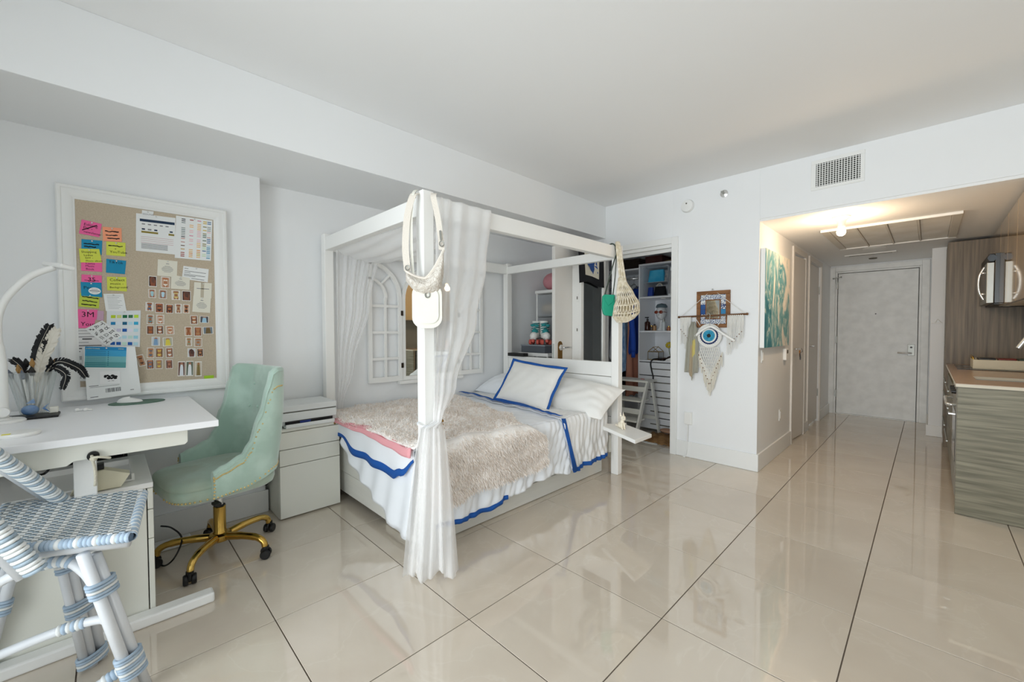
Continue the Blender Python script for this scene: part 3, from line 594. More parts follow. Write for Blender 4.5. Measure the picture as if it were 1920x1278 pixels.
# canopy top sheer
c3 = T('canopy_sheer', 'sheer white cloth slung across the top of the canopy', 'canopy cloth', (-2.6, 1.5, 1.9))
def cur3(u, v):
    x = lerp(-3.255, -1.96, u); y = lerp(1.275, 1.72, v)
    return (x, y, 1.895 - 0.085 * sin(pi * v) * (0.4 + 0.6 * sin(pi * u)) - 0.05 * v * (1 - u) + 0.008 * sin(v * 30 + 6 * u))
MB().grid(cur3, 50, 30).build('panel', M_sheer, c3, smooth=True)
# ================================================================= SHUTTER MIRROR in the alcove
t = T('shutter_mirror', 'white arched wall mirror with open lattice shutters beyond the bed', 'mirror', (-3.36, 2.21, 0.81))
XW = -3.369; yc = 2.215; rr = 0.315; zs = 1.55; zb = 0.815
def archpoly(cy, r, y0, y1, z0, zsp, n=24):
    return [(y0, z0), (y1, z0)] + [(cy + r * cos(a), zsp + r * sin(a)) for a in [pi * i / n for i in range(n + 1)]]
def archframe(mb, cy, r, w, z0, zsp, x0, x1, n=28, a0=0, a1=pi):
    o = [(cy + r, z0)] + [(cy + r * cos(a), zsp + r * sin(a)) for a in [pi * i / n for i in range(n + 1)]] + [(cy - r, z0)]
    i_ = [(cy + r - w, z0 + w)] + [(cy + (r - w) * cos(a), zsp + (r - w) * sin(a)) for a in [pi * i / n for i in range(n + 1)]] + [(cy - r + w, z0 + w)]
    k = len(o)
    vs = [(x0, *p) for p in o] + [(x0, *p) for p in i_] + [(x1, *p) for p in o] + [(x1, *p) for p in i_]; fs = []
    for j in range(k):
        j2 = (j + 1) % k
        fs += [(2 * k + j, 2 * k + j2, 3 * k + j2, 3 * k + j), (j, k + j, k + j2, j2), (j, j2, 2 * k + j2, 2 * k + j), (k + j, 3 * k + j, 3 * k + j2, k + j2)]
    mb.add(vs, fs)
mb = MB(); archframe(mb, yc, rr, 0.035, zb, zs, XW, XW + 0.028); mb.build('frame', M_white, t)
MB().prism(archpoly(yc, rr - 0.03, yc - rr + 0.03, yc + rr - 0.03, zb + 0.03, zs), 'x', XW + 0.002, XW + 0.010).build('glass', M_mirror, t)
B('sill', (XW, yc - rr - 0.04, zb - 0.03), (XW + 0.06, yc + rr + 0.04, zb - 0.001), M_white, t)
for s, nm in ((-1, 'shutter'), (1, 'shutter')):
    mb = MB(); hy = yc + s * (rr + 0.004); fy_ = hy + s * rr; w = 0.032; x0, x1 = XW + 0.012, XW + 0.036
    lo, hi = sorted((hy, fy_)); mb.box((x0, lo, zb), (x1, lo + w, zs if s > 0 else zs + rr - .002)) if s < 0 else mb.box((x0, hi - w, zb), (x1, hi, zs + rr - .002))
    if s < 0: mb.box((x0, hi - w, zb), (x1, hi, zs))
    else: mb.box((x0, lo, zb), (x1, lo + w, zs))
    mb.box((x0, lo + w, zb), (x1, hi - w, zb + 0.045))
    for z in (1.02, 1.25, 1.48): mb.box((x0 + .003, lo + w, z - 0.011), (x1 - .003, hi - w, z + 0.011))
    m_ = (lo + hi) / 2; mb.box((x0 + .004, m_ - 0.01, zb + 0.045), (x1 - .004, m_ + 0.01, zs))
    # quarter arch, high at the free edge
    for (ra, wa) in ((rr, 0.032), (rr * 0.55, 0.02)):
        q = [(fy_ - s * ra * cos(a), zs + ra * sin(a)) for a in [pi / 2 * i / 14 for i in range(15)]]; q2 = [(fy_ - s * (ra - wa) * cos(a), zs + (ra - wa) * sin(a)) for a in [pi / 2 * i / 14 for i in range(15)]]
        n_ = 15; vs = [(x1, *p) for p in q] + [(x1, *p) for p in q2] + [(x0, *p) for p in q] + [(x0, *p) for p in q2]; fs = []
        for j in range(n_ - 1): fs += [(j, j + 1, n_ + j + 1, n_ + j), (2 * n_ + j, 3 * n_ + j, 3 * n_ + j + 1, 2 * n_ + j + 1), (j, 2 * n_ + j, 2 * n_ + j + 1, j + 1), (n_ + j, n_ + j + 1, 3 * n_ + j + 1, 3 * n_ + j)]
        mb.add(vs, fs)
    c45 = 0.7071; a1, a2 = rr * 0.53, rr - 0.02
    mb.tube([((x0 + x1) / 2, fy_ - s * a1 * c45, zs + a1 * c45), ((x0 + x1) / 2, fy_ - s * a2 * c45, zs + a2 * c45)], 0.011, 6)
    sh_ = mb.build(nm, M_white, t)
    for z in (0.93, 1.4): B('hinge', (x0, hy - 0.012, z), (x1 + 0.004, hy + 0.012, z + 0.045), mat('dark_bronze', '#3a3128', .5, metal=.6), sh_)
# ================================================================= BAGS on the near foot post
M_crochet = mat('crochet_ecru', '#eae5dc', 0.95, bump=0.9, bs=120, col2='#d2c9bd', vs=70)
M_strap = mat('ecru_webbing', '#e6dfd4', 0.9, bump=0.3, bs=150)
M_leather = mat('cream_leather', '#ecebe0', 0.45, bump=0.08, bs=160, var=0.04)
PX, PY = -1.92, 1.235
n1_, n2_ = Vector((0.84, -0.54, 0)), Vector((0.54, 0.84, 0))   # outward diagonal of the post, and along it
def bagp(a, b, z): return Vector((-1.885, 1.2, 0)) + n2_ * a + n1_ * b + Vector((0, 0, z))
t = T('crescent_bag', 'ecru crochet crescent bag hung by its strap around the bed post', 'bag', bagp(0.0, 0.05, 1.4))
def cres(sg):
    def f(u, v):
        a = lerp(-0.088, 0.105, u); s = (2 * u - 1)
        zt_ = 1.535 + 0.15 * max(0, s) ** 1.4 + 0.035 * s * s * (1 if s < 0 else 0.0); zb_ = 1.45 + (0.075 * s * s if s < 0 else 0.03 * s ** 2 + 0.09 * s ** 8)
        th = 0.05 * sqrt(max(0, 1 - s ** 6)) * sin(pi * min(1, max(0, v * 0.9 + 0.05)))
        return bagp(a, 0.035 + (0.008 + th) * (1 if sg > 0 else 0.1), lerp(zb_, zt_, v))
    return f
mb = MB(); mb.grid(cres(1), 40, 14); mb.grid(cres(-1), 28, 12); mb.build('body', M_crochet, t, smooth=True)
MB().tube([Vector(cres(1)(i / 20, 1)) + Vector((0, 0, 0.004)) for i in range(21)], 0.007, 6).build('zip_band', M_strap, t)
def band(mb, pts, w, d, th=0.003):
    pts = [Vector(p) for p in pts]; d = Vector(d).normalized()
    vs = []; fs = []
    for p in pts: vs += [p - d * w / 2, p + d * w / 2]
    for i in range(len(pts) - 1): fs.append((2 * i, 2 * i + 1, 2 * i + 3, 2 * i + 2))
    mb.add(vs, fs)
band_l = MB(); band(band_l, smoothpath([bagp(-0.08, 0.04, 1.575), bagp(-0.09, 0.025, 1.7), bagp(-0.08, 0.012, 1.86), bagp(-0.052, 0.006, 1.97), (-1.93, 1.192, 1.998)], 5), 0.034, n2_); band_l.build('strap', M_strap, t, solid=0.004)
band_r = MB(); band(band_r, smoothpath([bagp(0.095, 0.045, 1.69), bagp(0.09, 0.03, 1.76), bagp(0.075, 0.022, 1.87), bagp(0.055, 0.018, 1.97), (-1.868, 1.26, 1.999)], 5), 0.03, n2_); band_r.build('strap', M_strap, t, solid=0.004)
for a_, z_, rr_ in ((0.095, 1.72, 0.014), (-0.08, 1.59, 0.012)): MB().tube([bagp(a_ + rr_ * .8 * cos(a), 0.05, z_ + rr_ * sin(a)) for a in [2 * pi * i / 12 for i in range(12)]], 0.003, 5, closed=True).build('strap_ring', M_steel, t)
MB().tube([bagp(0.092, 0.046, 1.74), bagp(0.088, 0.04, 1.79)], 0.005, 6).build('clasp', M_steel, t)['label'] = 'silver swivel clasp'
t = T('saddle_bag', 'cream leather saddle bag hanging below the crochet bag on the bed post', 'bag', bagp(0.01, 0.03, 1.3))
def rrect(w, h, r, n=6):
    out = []
    for cx, cy, a0 in ((w / 2 - r, h / 2 - r, 0), (-w / 2 + r, h / 2 - r, pi / 2), (-w / 2 + r, -h / 2 + r, pi), (w / 2 - r, -h / 2 + r, 1.5 * pi)):
        for i in range(n + 1): a = a0 + pi / 2 * i / n; out.append((cx + r * cos(a), cy + r * sin(a)))
    return out
def slab(mb, poly, c, z, b0, b1, mi=0):
    n = len(poly); vs = [bagp(c + a, b0, z + q) for a, q in poly] + [bagp(c + a, b1, z + q) for a, q in poly]
    mb.add(vs, [tuple(range(n)), tuple(range(n, 2 * n))[::-1]] + [(i, (i + 1) % n, n + (i + 1) % n, n + i) for i in range(n)], mi)
mb = MB(); slab(mb, rrect(0.132, 0.21, 0.045), 0.018, 1.395, 0.012, 0.055); mb.build('body', M_leather, t, bevel=0.01, auto=50)
mb = MB(); slab(mb, rrect(0.108, 0.175, 0.038), 0.02, 1.395, 0.056, 0.062); flp = mb.build('flap', M_leather, t, bevel=0.003, auto=50)
mb = MB(); mb.tube([bagp(0.02 + 0.011 * cos(a), 0.066, 1.452 + 0.014 * sin(a)) for a in [2 * pi * i / 14 for i in range(14)]], 0.0035, 5, closed=True); mb.tube([bagp(0.02, 0.066, 1.466), bagp(0.02, 0.064, 1.485)], 0.005, 6); mb.build('buckle', M_steel, flp)['label'] = 'silver ring buckle'
mb = MB(); band(mb, smoothpath([bagp(-0.045, 0.034, 1.49), bagp(-0.058, 0.016, 1.65), bagp(-0.06, 0.006, 1.85), bagp(-0.05, 0.003, 1.98), (-1.935, 1.195, 2.018)], 5), 0.014, n2_); band(mb, [bagp(0.04, 0.02, 1.49), bagp(0.045, 0.010, 1.56)], 0.012, n2_); mb.build('strap', M_leather, t, solid=0.004)
# ================================================================= BAGS on the near head post
M_net = mat('natural_crochet', '#ece4d3', 0.95, bump=0.6, bs=90, col2='#d2c5a8', vs=40)
M_green = mat('emerald_leather', '#12a07f', 0.5, bump=0.05, bs=100)
t = T('crochet_shoulder_bag', 'beige open crochet bag hanging at the near head post of the bed', 'bag', (-1.82, 3.2, 1.34))
HB = Vector((-1.872, 3.13, 0)); e1, e2 = Vector((0.72, 0.69, 0)), Vector((0.69, -0.72, 0))
def hb(a, b, z): return HB + e1 * a + e2 * b + Vector((0, 0, z))
def hbag(u, v):
    # net body: u around, v 0 bottom .. 1 top
    z = lerp(1.335, 1.70, v); w = pl([(0, 0.075), (0.12, 0.112), (0.35, 0.105), (0.6, 0.07), (1, 0.03)], v); c = pl([(0, 0.05), (0.4, 0.055), (1, 0.015)], v); d = pl([(0, 0.03), (0.3, 0.06), (1, 0.02)], v)
    q = 2 * pi * u; return hb(c + w * cos(q), 0.055 + d * sin(q), z + 0.02 * max(0, cos(q)) * (1 - v) * 2)
nu_, nv_ = 26, 16
mb = MB()
for i in range(nu_):
    for sgn in (1, -1): mb.tube([hbag((i + sgn * 3.2 * k / nv_) / nu_, k / nv_) for k in range(nv_ + 1)], 0.0042, 5)
for k in (0, 3, 6, 16): mb.tube([hbag(i / 26, k / nv_) for i in range(26)], 0.006, 5, closed=True)
mb.grid(lambda u, v: hbag(u, v * 0.13), 24, 3, wrap=True)
mb.build('net_body', M_net, t, smooth=True)
mb = MB()
for dd in (-0.02, 0.0, 0.02): mb.tube(smoothpath([hb(dd + 0.02, 0.06, 1.68), hb(dd * .8 + 0.0, 0.05, 1.85), hb(dd * .6 - 0.012, 0.035, 1.96), hb(-0.012 + dd * 0.4, 0.01, 2.012), hb(-0.015, -0.04, 2.006)], 6), 0.011, 6)
mb.build('strap', M_net, t, smooth=True)
mb = MB(); mb.grid(lambda u, v: hb(0.045 + 0.07 * cos(2 * pi * u) * (0.55 + 0.45 * v), 0.055 + 0.03 * sin(2 * pi * u), lerp(1.36, 1.55, v)), 20, 6, wrap=True); mb.build('lining', mat('bag_lining', '#cbbd9d', .95), t, smooth=True)
t = T('green_clutch', 'small emerald green shoulder bag hanging by the head post', 'bag', (-1.96, 3.1, 1.4))
def g3(a, b, z): a = a * .72 + .012; return Vector((-1.965, 3.1, 0)) + Vector((0.72, 0.69, 0)) * a + Vector((0.69, -0.72, 0)) * b + Vector((0, 0, z))
poly = [(-0.07, 1.41), (-0.05, 1.395), (0.06, 1.385), (0.075, 1.40), (0.065, 1.57), (-0.055, 1.575), (-0.08, 1.56), (-0.085, 1.46)]
n = len(poly); mb = MB(); mb.add([g3(a, -0.012, z) for a, z in poly] + [g3(a, 0.028, z) for a, z in poly], [tuple(range(n))[::-1], tuple(range(n, 2 * n))] + [(i, (i + 1) % n, n + (i + 1) % n, n + i) for i in range(n)]); mb.build('body', M_green, t, bevel=0.008)
fl = [(-0.055, 1.573), (0.065, 1.57), (0.04, 1.51), (-0.01, 1.475), (-0.05, 1.52)]; n = len(fl); mb = MB(); mb.add([g3(a, 0.029, z) for a, z in fl] + [g3(a, 0.034, z) for a, z in fl], [tuple(range(n))[::-1], tuple(range(n, 2 * n))] + [(i, (i + 1) % n, n + (i + 1) % n, n + i) for i in range(n)]); mb.build('flap', M_green, t, bevel=0.002)
M_dstrap = mat('dark_green_strap', '#39453a', 0.5)
mb = MB(); mb.tube(smoothpath([g3(-0.05, 0.01, 1.57), g3(0.0, 0.035, 1.72), g3(0.05, 0.05, 1.86), hb(-0.02, 0.03, 1.94), hb(-0.05, 0.012, 2.0), hb(-0.08, -0.02, 1.998)], 6), 0.006, 6); mb.tube(smoothpath([g3(0.05, -0.005, 1.57), g3(0.07, 0.01, 1.72), hb(-0.025, 0.012, 1.9), hb(-0.04, 0.008, 1.995)], 6), 0.004, 6); mb.build('strap', M_dstrap, t, smooth=True)
# ================================================================= DESK
t = T('standing_desk', 'white standing desk with T shaped foot against the left wall', 'desk', (-2.75, 0.0, 0))
ZD = 0.865
B('tabletop', (-3.225, -0.62, ZD - 0.028), (-2.255, 0.353, ZD), mat('desk_white', '#f8f9fb', 0.35), t, bevel=0.002)
MB().prism([(-0.6, 0.755), (-0.12, 0.755), (-0.10, 0.77), (0.235, 0.77), (0.245, 0.78), (0.245, ZD - 0.029), (-0.6, ZD - 0.029)], 'x', -2.31, -2.29).build('apron', M_ivory, t, bevel=0.002)
MB().prism([(-0.6, 0.77), (0.235, 0.77), (0.235, ZD - 0.029), (-0.6, ZD - 0.029)], 'x', -3.2, -3.18).build('apron', M_ivory, t, bevel=0.002)
for x0 in (-2.385, -3.12): B('column', (x0, -0.105, 0.05), (x0 + 0.05, -0.04, 0.836), M_white, t); B('foot', (x0 - 0.008, -0.5, 0.001), (x0 + 0.058, 0.335, 0.046), M_white, t, bevel=0.008)
MB().lathe([(0, 0), (0.018, 0), (0.018, 0.014), (0.008, 0.014), (0.008, 0.008), (0, 0.008)], (-2.29, -0.048, 0.782), 16, X=Matrix.Rotation(R(90), 4, 'Y')).build('grommet', M_black, t, auto=40)
# cord with knot and the cream case it holds
M_cord = mat('natural_cord', '#d8d2bf', 0.9, bump=0.5, bs=200)
t = T('hanging_cord', 'knotted natural cord hanging from the black grommet of the desk', 'cord', (-2.28, -0.045, 0.66))
MB().tube(smoothpath([(-2.276, -0.052, 0.785), (-2.262, -0.05, 0.772), (-2.268, -0.045, 0.74), (-2.272, -0.043, 0.70), (-2.275, -0.045, 0.665)], 5), 0.005, 6).tube(smoothpath([(-2.265, -0.052, 0.778), (-2.25, -0.035, 0.782), (-2.255, -0.015, 0.775), (-2.262, 0.0, 0.768)], 5), 0.0045, 6).sph((-2.262, -0.047, 0.775), (0.010, 0.012, 0.010), 8, 6).build('cord', M_cord, t, smooth=True)
t = T('cream_case', 'cream fold-over case leaning on top of the under desk drawer unit', 'case', (-2.43, -0.05, 0.70))
MB().prism([(-0.12, 0.604), (0.03, 0.604), (0.06, 0.655), (-0.02, 0.69), (-0.07, 0.685)], 'x', -2.47, -2.41).build('body', mat('cream_felt', '#e4dfc6', .8), t, bevel=0.004)
B('clip', (-2.46, -0.05, 0.69), (-2.42, -0.02, 0.712), M_black, t)
t = T('white_tray_box', 'shallow white open tray on the under desk drawer unit', 'tray', (-2.6, 0.0, 0.69))
MB().box((-2.78, -0.3, 0.6035), (-2.48, 0.075, 0.61)).box((-2.78, 0.065, 0.61), (-2.48, 0.075, 0.635)).box((-2.78, -0.3, 0.61), (-2.77, 0.065, 0.635)).build('body', M_white, t)
t = T('drawer_unit', 'white three drawer pedestal under the desk', 'drawer unit', (-2.68, -0.15, 0))
B('carcass', (-2.985, -0.45, 0.001), (-2.398, 0.108, 0.577), M_ivory, t); B('top', (-2.99, -0.45, 0.579), (-2.396, 0.132, 0.602), M_white, t)
for z0, z1 in ((0.484, 0.576), (0.354, 0.481), (0.02, 0.351)): B('drawer', (-2.985, 0.112, z0), (-2.398, 0.131, z1), M_ivory, t)
# cables and dark basket behind
t = tag(MB().tube(smoothpath([(-2.6, -0.25, 0.80), (-2.55, -0.22, 0.74), (-2.6, -0.17, 0.70), (-2.58, -0.12, 0.73), (-2.56, -0.15, 0.79)], 6), 0.005, 6).tube(smoothpath([(-2.62, -0.3, 0.8), (-2.56, -0.26, 0.71), (-2.6, -0.2, 0.67), (-2.57, -0.17, 0.75), (-2.6, -0.2, 0.8)], 6), 0.005, 6).tube(smoothpath([(-2.58, -0.28, 0.8), (-2.52, -0.24, 0.72), (-2.55, -0.2, 0.64)], 6), 0.004, 6).build('desk_cables', M_black, smooth=True), 'bundle of looped black cables hanging under the desk top', 'cables')
tag(MB().tube(smoothpath([(-2.9, 0.0, 0.835), (-2.85, 0.05, 0.79), (-2.8, 0.12, 0.785), (-2.8, 0.2, 0.835)], 8), 0.005, 6).build('desk_cable', M_black, smooth=True), 'single black cable sagging below the desk edge', 'cable')
t = T('wire_basket', 'dark wire basket standing behind the desk leg', 'basket', (-3.08, -0.2, 0))
mb = MB(); bx0, bx1, by0, by1 = -3.22, -3.01, -0.5, 0.06
for z in (0.72, 0.6, 0.5): mb.tube([(bx0, by0, z), (bx1, by0, z), (bx1, by1, z), (bx0, by1, z)], 0.004, 5, closed=True)
for k in range(12): y = lerp(by0, by1, k / 11); mb.tube([(bx1, y, 0.46), (bx1, y, 0.72)], 0.003, 5)
for a_ in ((bx0, by0), (bx1, by0), (bx1, by1), (bx0, by1)): mb.tube([(a_[0], a_[1], 0.001), (a_[0], a_[1], 0.72)], 0.006, 6)
mb.build('frame', M_black, t); B('liner', (bx0 + .01, by0 + .01, 0.47), (bx1 - .01, by1 - .01, 0.66), M_bcloth, t)
# ---- desk lamp
t = T('desk_lamp', 'white curved arm LED lamp on the desk in front of the wall', 'lamp', (-2.87, -0.338, ZD))
MB().lathe([(0, 0), (0.07, 0), (0.072, 0.006), (0.066, 0.012), (0.03, 0.014), (0.028, 0.02), (0, 0.02)], (-2.87, -0.338, ZD + 0.0005), 28).build('base', M_white, t, auto=40)
MB().tube(smoothpath([(-2.87, -0.338, ZD + 0.01), (-2.87, -0.338, 1.12), (-2.87, -0.342, 1.2), (-2.87, -0.343, 1.3), (-2.87, -0.325, 1.39), (-2.87, -0.285, 1.465), (-2.87, -0.235, 1.525), (-2.87, -0.168, 1.567)], 6), [0.021] * 7 + [0.019] * 6 + [0.0155] * 6 + [0.014] * 24, 12).build('arm', M_white, t, smooth=True)
X = Matrix.Translation((-2.87, -0.155, 1.573)) @ Matrix.Rotation(R(-14), 4, 'X') @ Matrix.Rotation(R(28), 4, 'Z')
MB().box((-0.075, -0.028, -0.008), (0.075, 0.028, 0.010), X=X).build('head', M_white, t, bevel=0.006)
MB().box((-0.07, -0.022, -0.0095), (0.07, 0.022, -0.0082), X=X).build('diffuser', mat('lamp_diffuser', '#f4f4f2', .5), t)
MB().lathe([(0, -.014), (0.02, -.014), (0.02, 0.014), (0, 0.014)], (-2.84, -0.33, ZD + 0.05), 14, X=Matrix.Rotation(R(90), 4, 'Y')).build('knob', M_white, t, auto=40)
t = T('white_disc', 'round white disc with small yellow mark lying near the desk edge', 'disc', (-2.47, -0.252, ZD))
MB().lathe([(0, 0.0005), (0.056, 0.0005), (0.06, 0.008), (0.055, 0.014), (0, 0.015)], (-2.47, -0.252, ZD), 32).build('body', M_white, t, auto=40); B('mark', (-2.445, -0.29, ZD + 0.0145), (-2.425, -0.268, ZD + 0.0158), mat('yellow_mark', '#e8e05a', .6), t, bevel=0)
# ---- cup with feathers and brushes
t = T('brush_jar', 'ribbed clear tapered jar filled with brushes on the desk', 'jar', (-3.06, -0.262, ZD))
jx, jy = -3.06, -0.262
def jar(u, v):
    a = 2 * pi * u; r = lerp(0.042, 0.082, v) * (1 + 0.03 * cos(16 * a)); return (jx + r * cos(a), jy + r * sin(a), ZD + 0.002 + 0.205 * v)
MB().grid(jar, 96, 8, wrap=True).lathe([(0, 0), (0.042, 0)], (jx, jy, ZD + 0.002), 24).build('glass', sheer('jar_glass', '#dfe6e6', 0.28), t, smooth=True)
rnd = random.Random(5)
for k in range(14):
    a = rnd.uniform(0, 6.28); r0 = rnd.uniform(0.005, 0.028); r1 = rnd.uniform(0.03, 0.07); h = rnd.uniform(0.17, 0.235)
    p0 = (jx + r0 * cos(a), jy + r0 * sin(a), ZD + 0.008); p1 = (jx + r1 * cos(a), jy + r1 * sin(a), ZD + h)
    b_ = T('makeup_brush', ('white handled brush with black tip standing in the ribbed jar', 'steel handled brush with tan tip standing in the ribbed jar', 'cream handled brush with grey tip standing in the ribbed jar')[k % 3], 'brush', p0, group='brushes in the jar on the desk')
    MB().tube([p0, p1], 0.0045, 6).build('handle', [M_white, M_chrome, M_cream, M_glassy][k % 4] if False else (M_white, M_steel, M_cream)[k % 3], b_)
    d = (Vector(p1) - Vector(p0)).normalized(); q = Vector(p1); MB().tube([q, q + d * 0.02, q + d * 0.045], [0.005, 0.010 if k % 3 else 0.014, 0.002], 8).build('bristles', (M_black, mat('tan_bristle', '#a8824f', .9), mat('grey_bristle', '#6e7683', .9))[k % 3], b_, smooth=True)
def feather(pts, w, m, label, barb=1.0):
    P = smoothpath(pts, 10); f = T('feather', label, 'feather', P[0]); n = len(P)
    MB().tube(P, [0.002 - 0.0014 * i / n for i in range(n)], 5).build('quill', mat('quill', '#d8d2c2', .6) if m is not M_black else M_black, f)
    mb = MB(); rn = random.Random(len(label))
    for i in range(n // 5, n - 1):
        tdir = (P[i + 1] - P[i]).normalized(); side = tdir.cross(Vector((0.8, -0.6, 0))).normalized(); s_ = (i - n / 5) / (n * 0.8); ww = w * sin(pi * min(1, 0.12 + 0.86 * s_)) ** 0.6
        step = (P[i + 1] - P[i]).length
        for sg in (-1, 1):
            for j in range(6):
                p = P[i].lerp(P[i + 1], j / 6); tip = p + side * sg * ww * rn.uniform(0.8, 1.05) + tdir * ww * rn.uniform(0.6, 1.0) * barb + Vector((0.8, -0.6, 0)) * rn.uniform(-.004, .004)
                mb.add([p, p + tdir * step * 0.7, tip + tdir * step * .5, tip], [(0, 1, 2, 3)])
    stuff(mb.build('vane', m, f))
M_fblk = mat('black_feather', '#15161a', 0.6); M_fwht = mat('ivory_feather', '#e3ddd0', 0.8)
feather([(jx + .02, jy, ZD + 0.12), (jx + .03, jy + 0.02, ZD + 0.3), (jx + 0.02, jy + 0.06, ZD + 0.43)], 0.028, M_fblk, 'tall black feather rising behind the ivory feather in the jar')
feather([(jx + .05, jy + .01, ZD + 0.1), (jx + .05, jy + 0.035, ZD + 0.26), (jx + 0.05, jy + 0.085, ZD + 0.41)], 0.03, M_fwht, 'ivory white feather standing in the ribbed jar')
feather([(jx + .02, jy + .02, ZD + 0.15), (jx + .03, jy + 0.08, ZD + 0.25), (jx + 0.03, jy + 0.15, ZD + 0.22), (jx + .03, jy + 0.18, ZD + 0.17)], 0.022, M_fblk, 'black feather drooping right over the rim of the jar')
feather([(jx + .02, jy + .03, ZD + 0.12), (jx + .03, jy + 0.06, ZD + 0.22), (jx + 0.05, jy + 0.11, ZD + 0.19), (jx + .05, jy + 0.10, ZD + 0.12)], 0.02, M_fblk, 'short curled black feather hanging at the right side of the jar')
feather([(jx, jy - .02, ZD + 0.12), (jx + .01, jy - 0.03, ZD + 0.22), (jx + 0.01, jy - 0.06, ZD + 0.27)], 0.02, M_fblk, 'short black feather leaning left in the jar')
t = T('black_tray', 'small black tray under the blue glass ball on the desk', 'tray', (-2.93, -0.262, ZD)); B('plate', (-2.99, -0.34, ZD + .0005), (-2.87, -0.17, ZD + 0.012), M_black, t, bevel=0.004)
t = T('blue_glass_ornament', 'small blue glass fish ornament on the black tray', 'ornament', (-2.93, -0.25, ZD + .0125))
M_bg = mat('blue_glass', '#4f74a5', 0.1, col2='#8fa9c8', vs=18); MB().sph((-2.93, -0.262, ZD + 0.037), (0.018, 0.029, 0.024)).build('body', M_bg, t, smooth=True); MB().add([(-2.93, -0.226, ZD + .04), (-2.93, -0.20, ZD + .065), (-2.93, -0.2, ZD + .02), (-2.93, -0.215, ZD + .042)], [(0, 1, 3), (0, 3, 2)]).build('tail', M_bg, t, solid=0.006); MB().add([(-2.93, -0.275, ZD + .068), (-2.93, -0.25, ZD + .09), (-2.93, -0.245, ZD + .068)], [(0, 1, 2)]).build('fin', M_bg, t, solid=0.006)
tag(B('cream_box', (-2.98, -0.205, ZD + 0.0125), (-2.94, -0.175, ZD + 0.04), M_leather, bevel=0.004), 'tiny cream box behind the blue ornament on the black tray', 'box')
t = T('earbuds', 'pair of white wireless earbuds on the desk beside the jar', 'earbuds', (-3.0, -0.10, ZD))
for k, (x, y) in enumerate(((-3.0, -0.115), (-2.985, -0.085))): MB().sph((x, y, ZD + 0.009), (0.009, 0.010, 0.008), 10, 6).tube([(x, y, ZD + 0.008), (x + 0.004, y + 0.025, ZD + 0.005)], 0.004, 6).build('earbud', M_white, t, smooth=True)
t = T('mouse_pad', 'oval grey green mouse pad on the back of the desk', 'mouse pad', (-3.13, 0.115, ZD)); MB().lathe([(0, 0.0005), (0.118, 0.0005), (0.12, 0.003), (0.118, 0.005), (0, 0.005)], (0, 0, 0), 40).build('pad', mat('pad_green', '#5c7a6b', 0.7), t, local=True); t.scale = (0.72, 1, 1)
t = T('computer_mouse', 'flat white wireless mouse resting on the green pad', 'mouse', (-3.15, 0.085, ZD + 0.0055), R(-25))
def mouse(u, v):
    a = 2 * pi * u; b_ = v * pi / 2; return (0.031 * cos(a) * cos(b_), 0.058 * sin(a) * cos(b_), 0.024 * sin(b_) * (1 - 0.25 * sin(a)))
MB().grid(mouse, 24, 8, wrap=True).lathe([(0, 0), (0.03, 0)], (0, 0, 0), 4).build('shell', M_white, t, smooth=True, local=True)

# ================================================================= PIN BOARD
XB = -3.2325
t = T('pin_board', 'large linen pin board in a white moulded frame above the desk', 'board', (-3.245, 0.195, 0.9))
oy0, oy1, oz0, oz1 = -0.179, 0.57, 0.894, 2.048
prof = [(0, 0.001), (0, 0.03), (0.006, 0.036), (0.018, 0.036), (0.022, 0.031), (0.034, 0.033), (0.056, 0.026), (0.06, 0.022), (0.069, 0.02), (0.073, 0.006)]
def frame_loft(mb, y0, y1, z0, z1, prof, xw):
    vs = []; n = len(prof)
    for tt, d in prof: vs += [(xw + d, y0 + tt, z0 + tt), (xw + d, y1 - tt, z0 + tt), (xw + d, y1 - tt, z1 - tt), (xw + d, y0 + tt, z1 - tt)]
    for s in range(4):
        idx = []
        for i in range(n): idx += [vs[4 * i + s], vs[4 * i + (s + 1) % 4]]
        mb.append((idx, [(2 * i, 2 * i + 1, 2 * i + 3, 2 * i + 2) for i in range(n - 1)]))
L = []; frame_loft(L, oy0, oy1, oz0, oz1, prof, -3.249)
for v_, f_ in L: MB().add(v_, f_).build('frame', M_trim, t, auto=35)
B('linen', (-3.249, oy0 + 0.05, oz0 + 0.05), (XB - 0.001, oy1 - 0.05, oz1 - 0.05), mat('linen', '#c9bba5', 0.95, col2='#bfb09a', vs=160, bump=0.25, bs=350, detail=2), t, bevel=0)
M_pin = mat('clear_pin', '#d9d9d6', 0.2)
layer = [0]
def note(name, label, cat, q, m, pin=True, group=None, dx=None):
    layer[0] += 1; x = XB + (0.0006 * (dx if dx is not None else 1))
    cy_ = sum(p[0] for p in q) / 4; cz_ = sum(p[1] for p in q) / 4; t = T(name, label, cat, (x, cy_, cz_), group=group)
    vs = [(x, a, b_) for a, b_ in q]; d = 0.0004
    mb = MB(); mb.add([(x, *p) for p in q] + [(x + d, *p) for p in q], [(4, 7, 6, 5), (0, 1, 2, 3), (0, 4, 5, 1), (1, 5, 6, 2), (2, 6, 7, 3), (3, 7, 4, 0)])
    sh = mb.build('sheet', m, t)
    if pin:
        py = (q[0][0] + q[1][0]) / 2; pz = (q[0][1] + q[1][1]) / 2 - 0.007; MB().lathe([(0, 0), (0.004, 0), (0.0035, 0.006), (0, 0.007)], (x + d, py, pz), 8, X=Matrix.Rotation(R(90), 4, 'Y')).build('pin', M_pin, t)
    t['x'] = x + d; return t
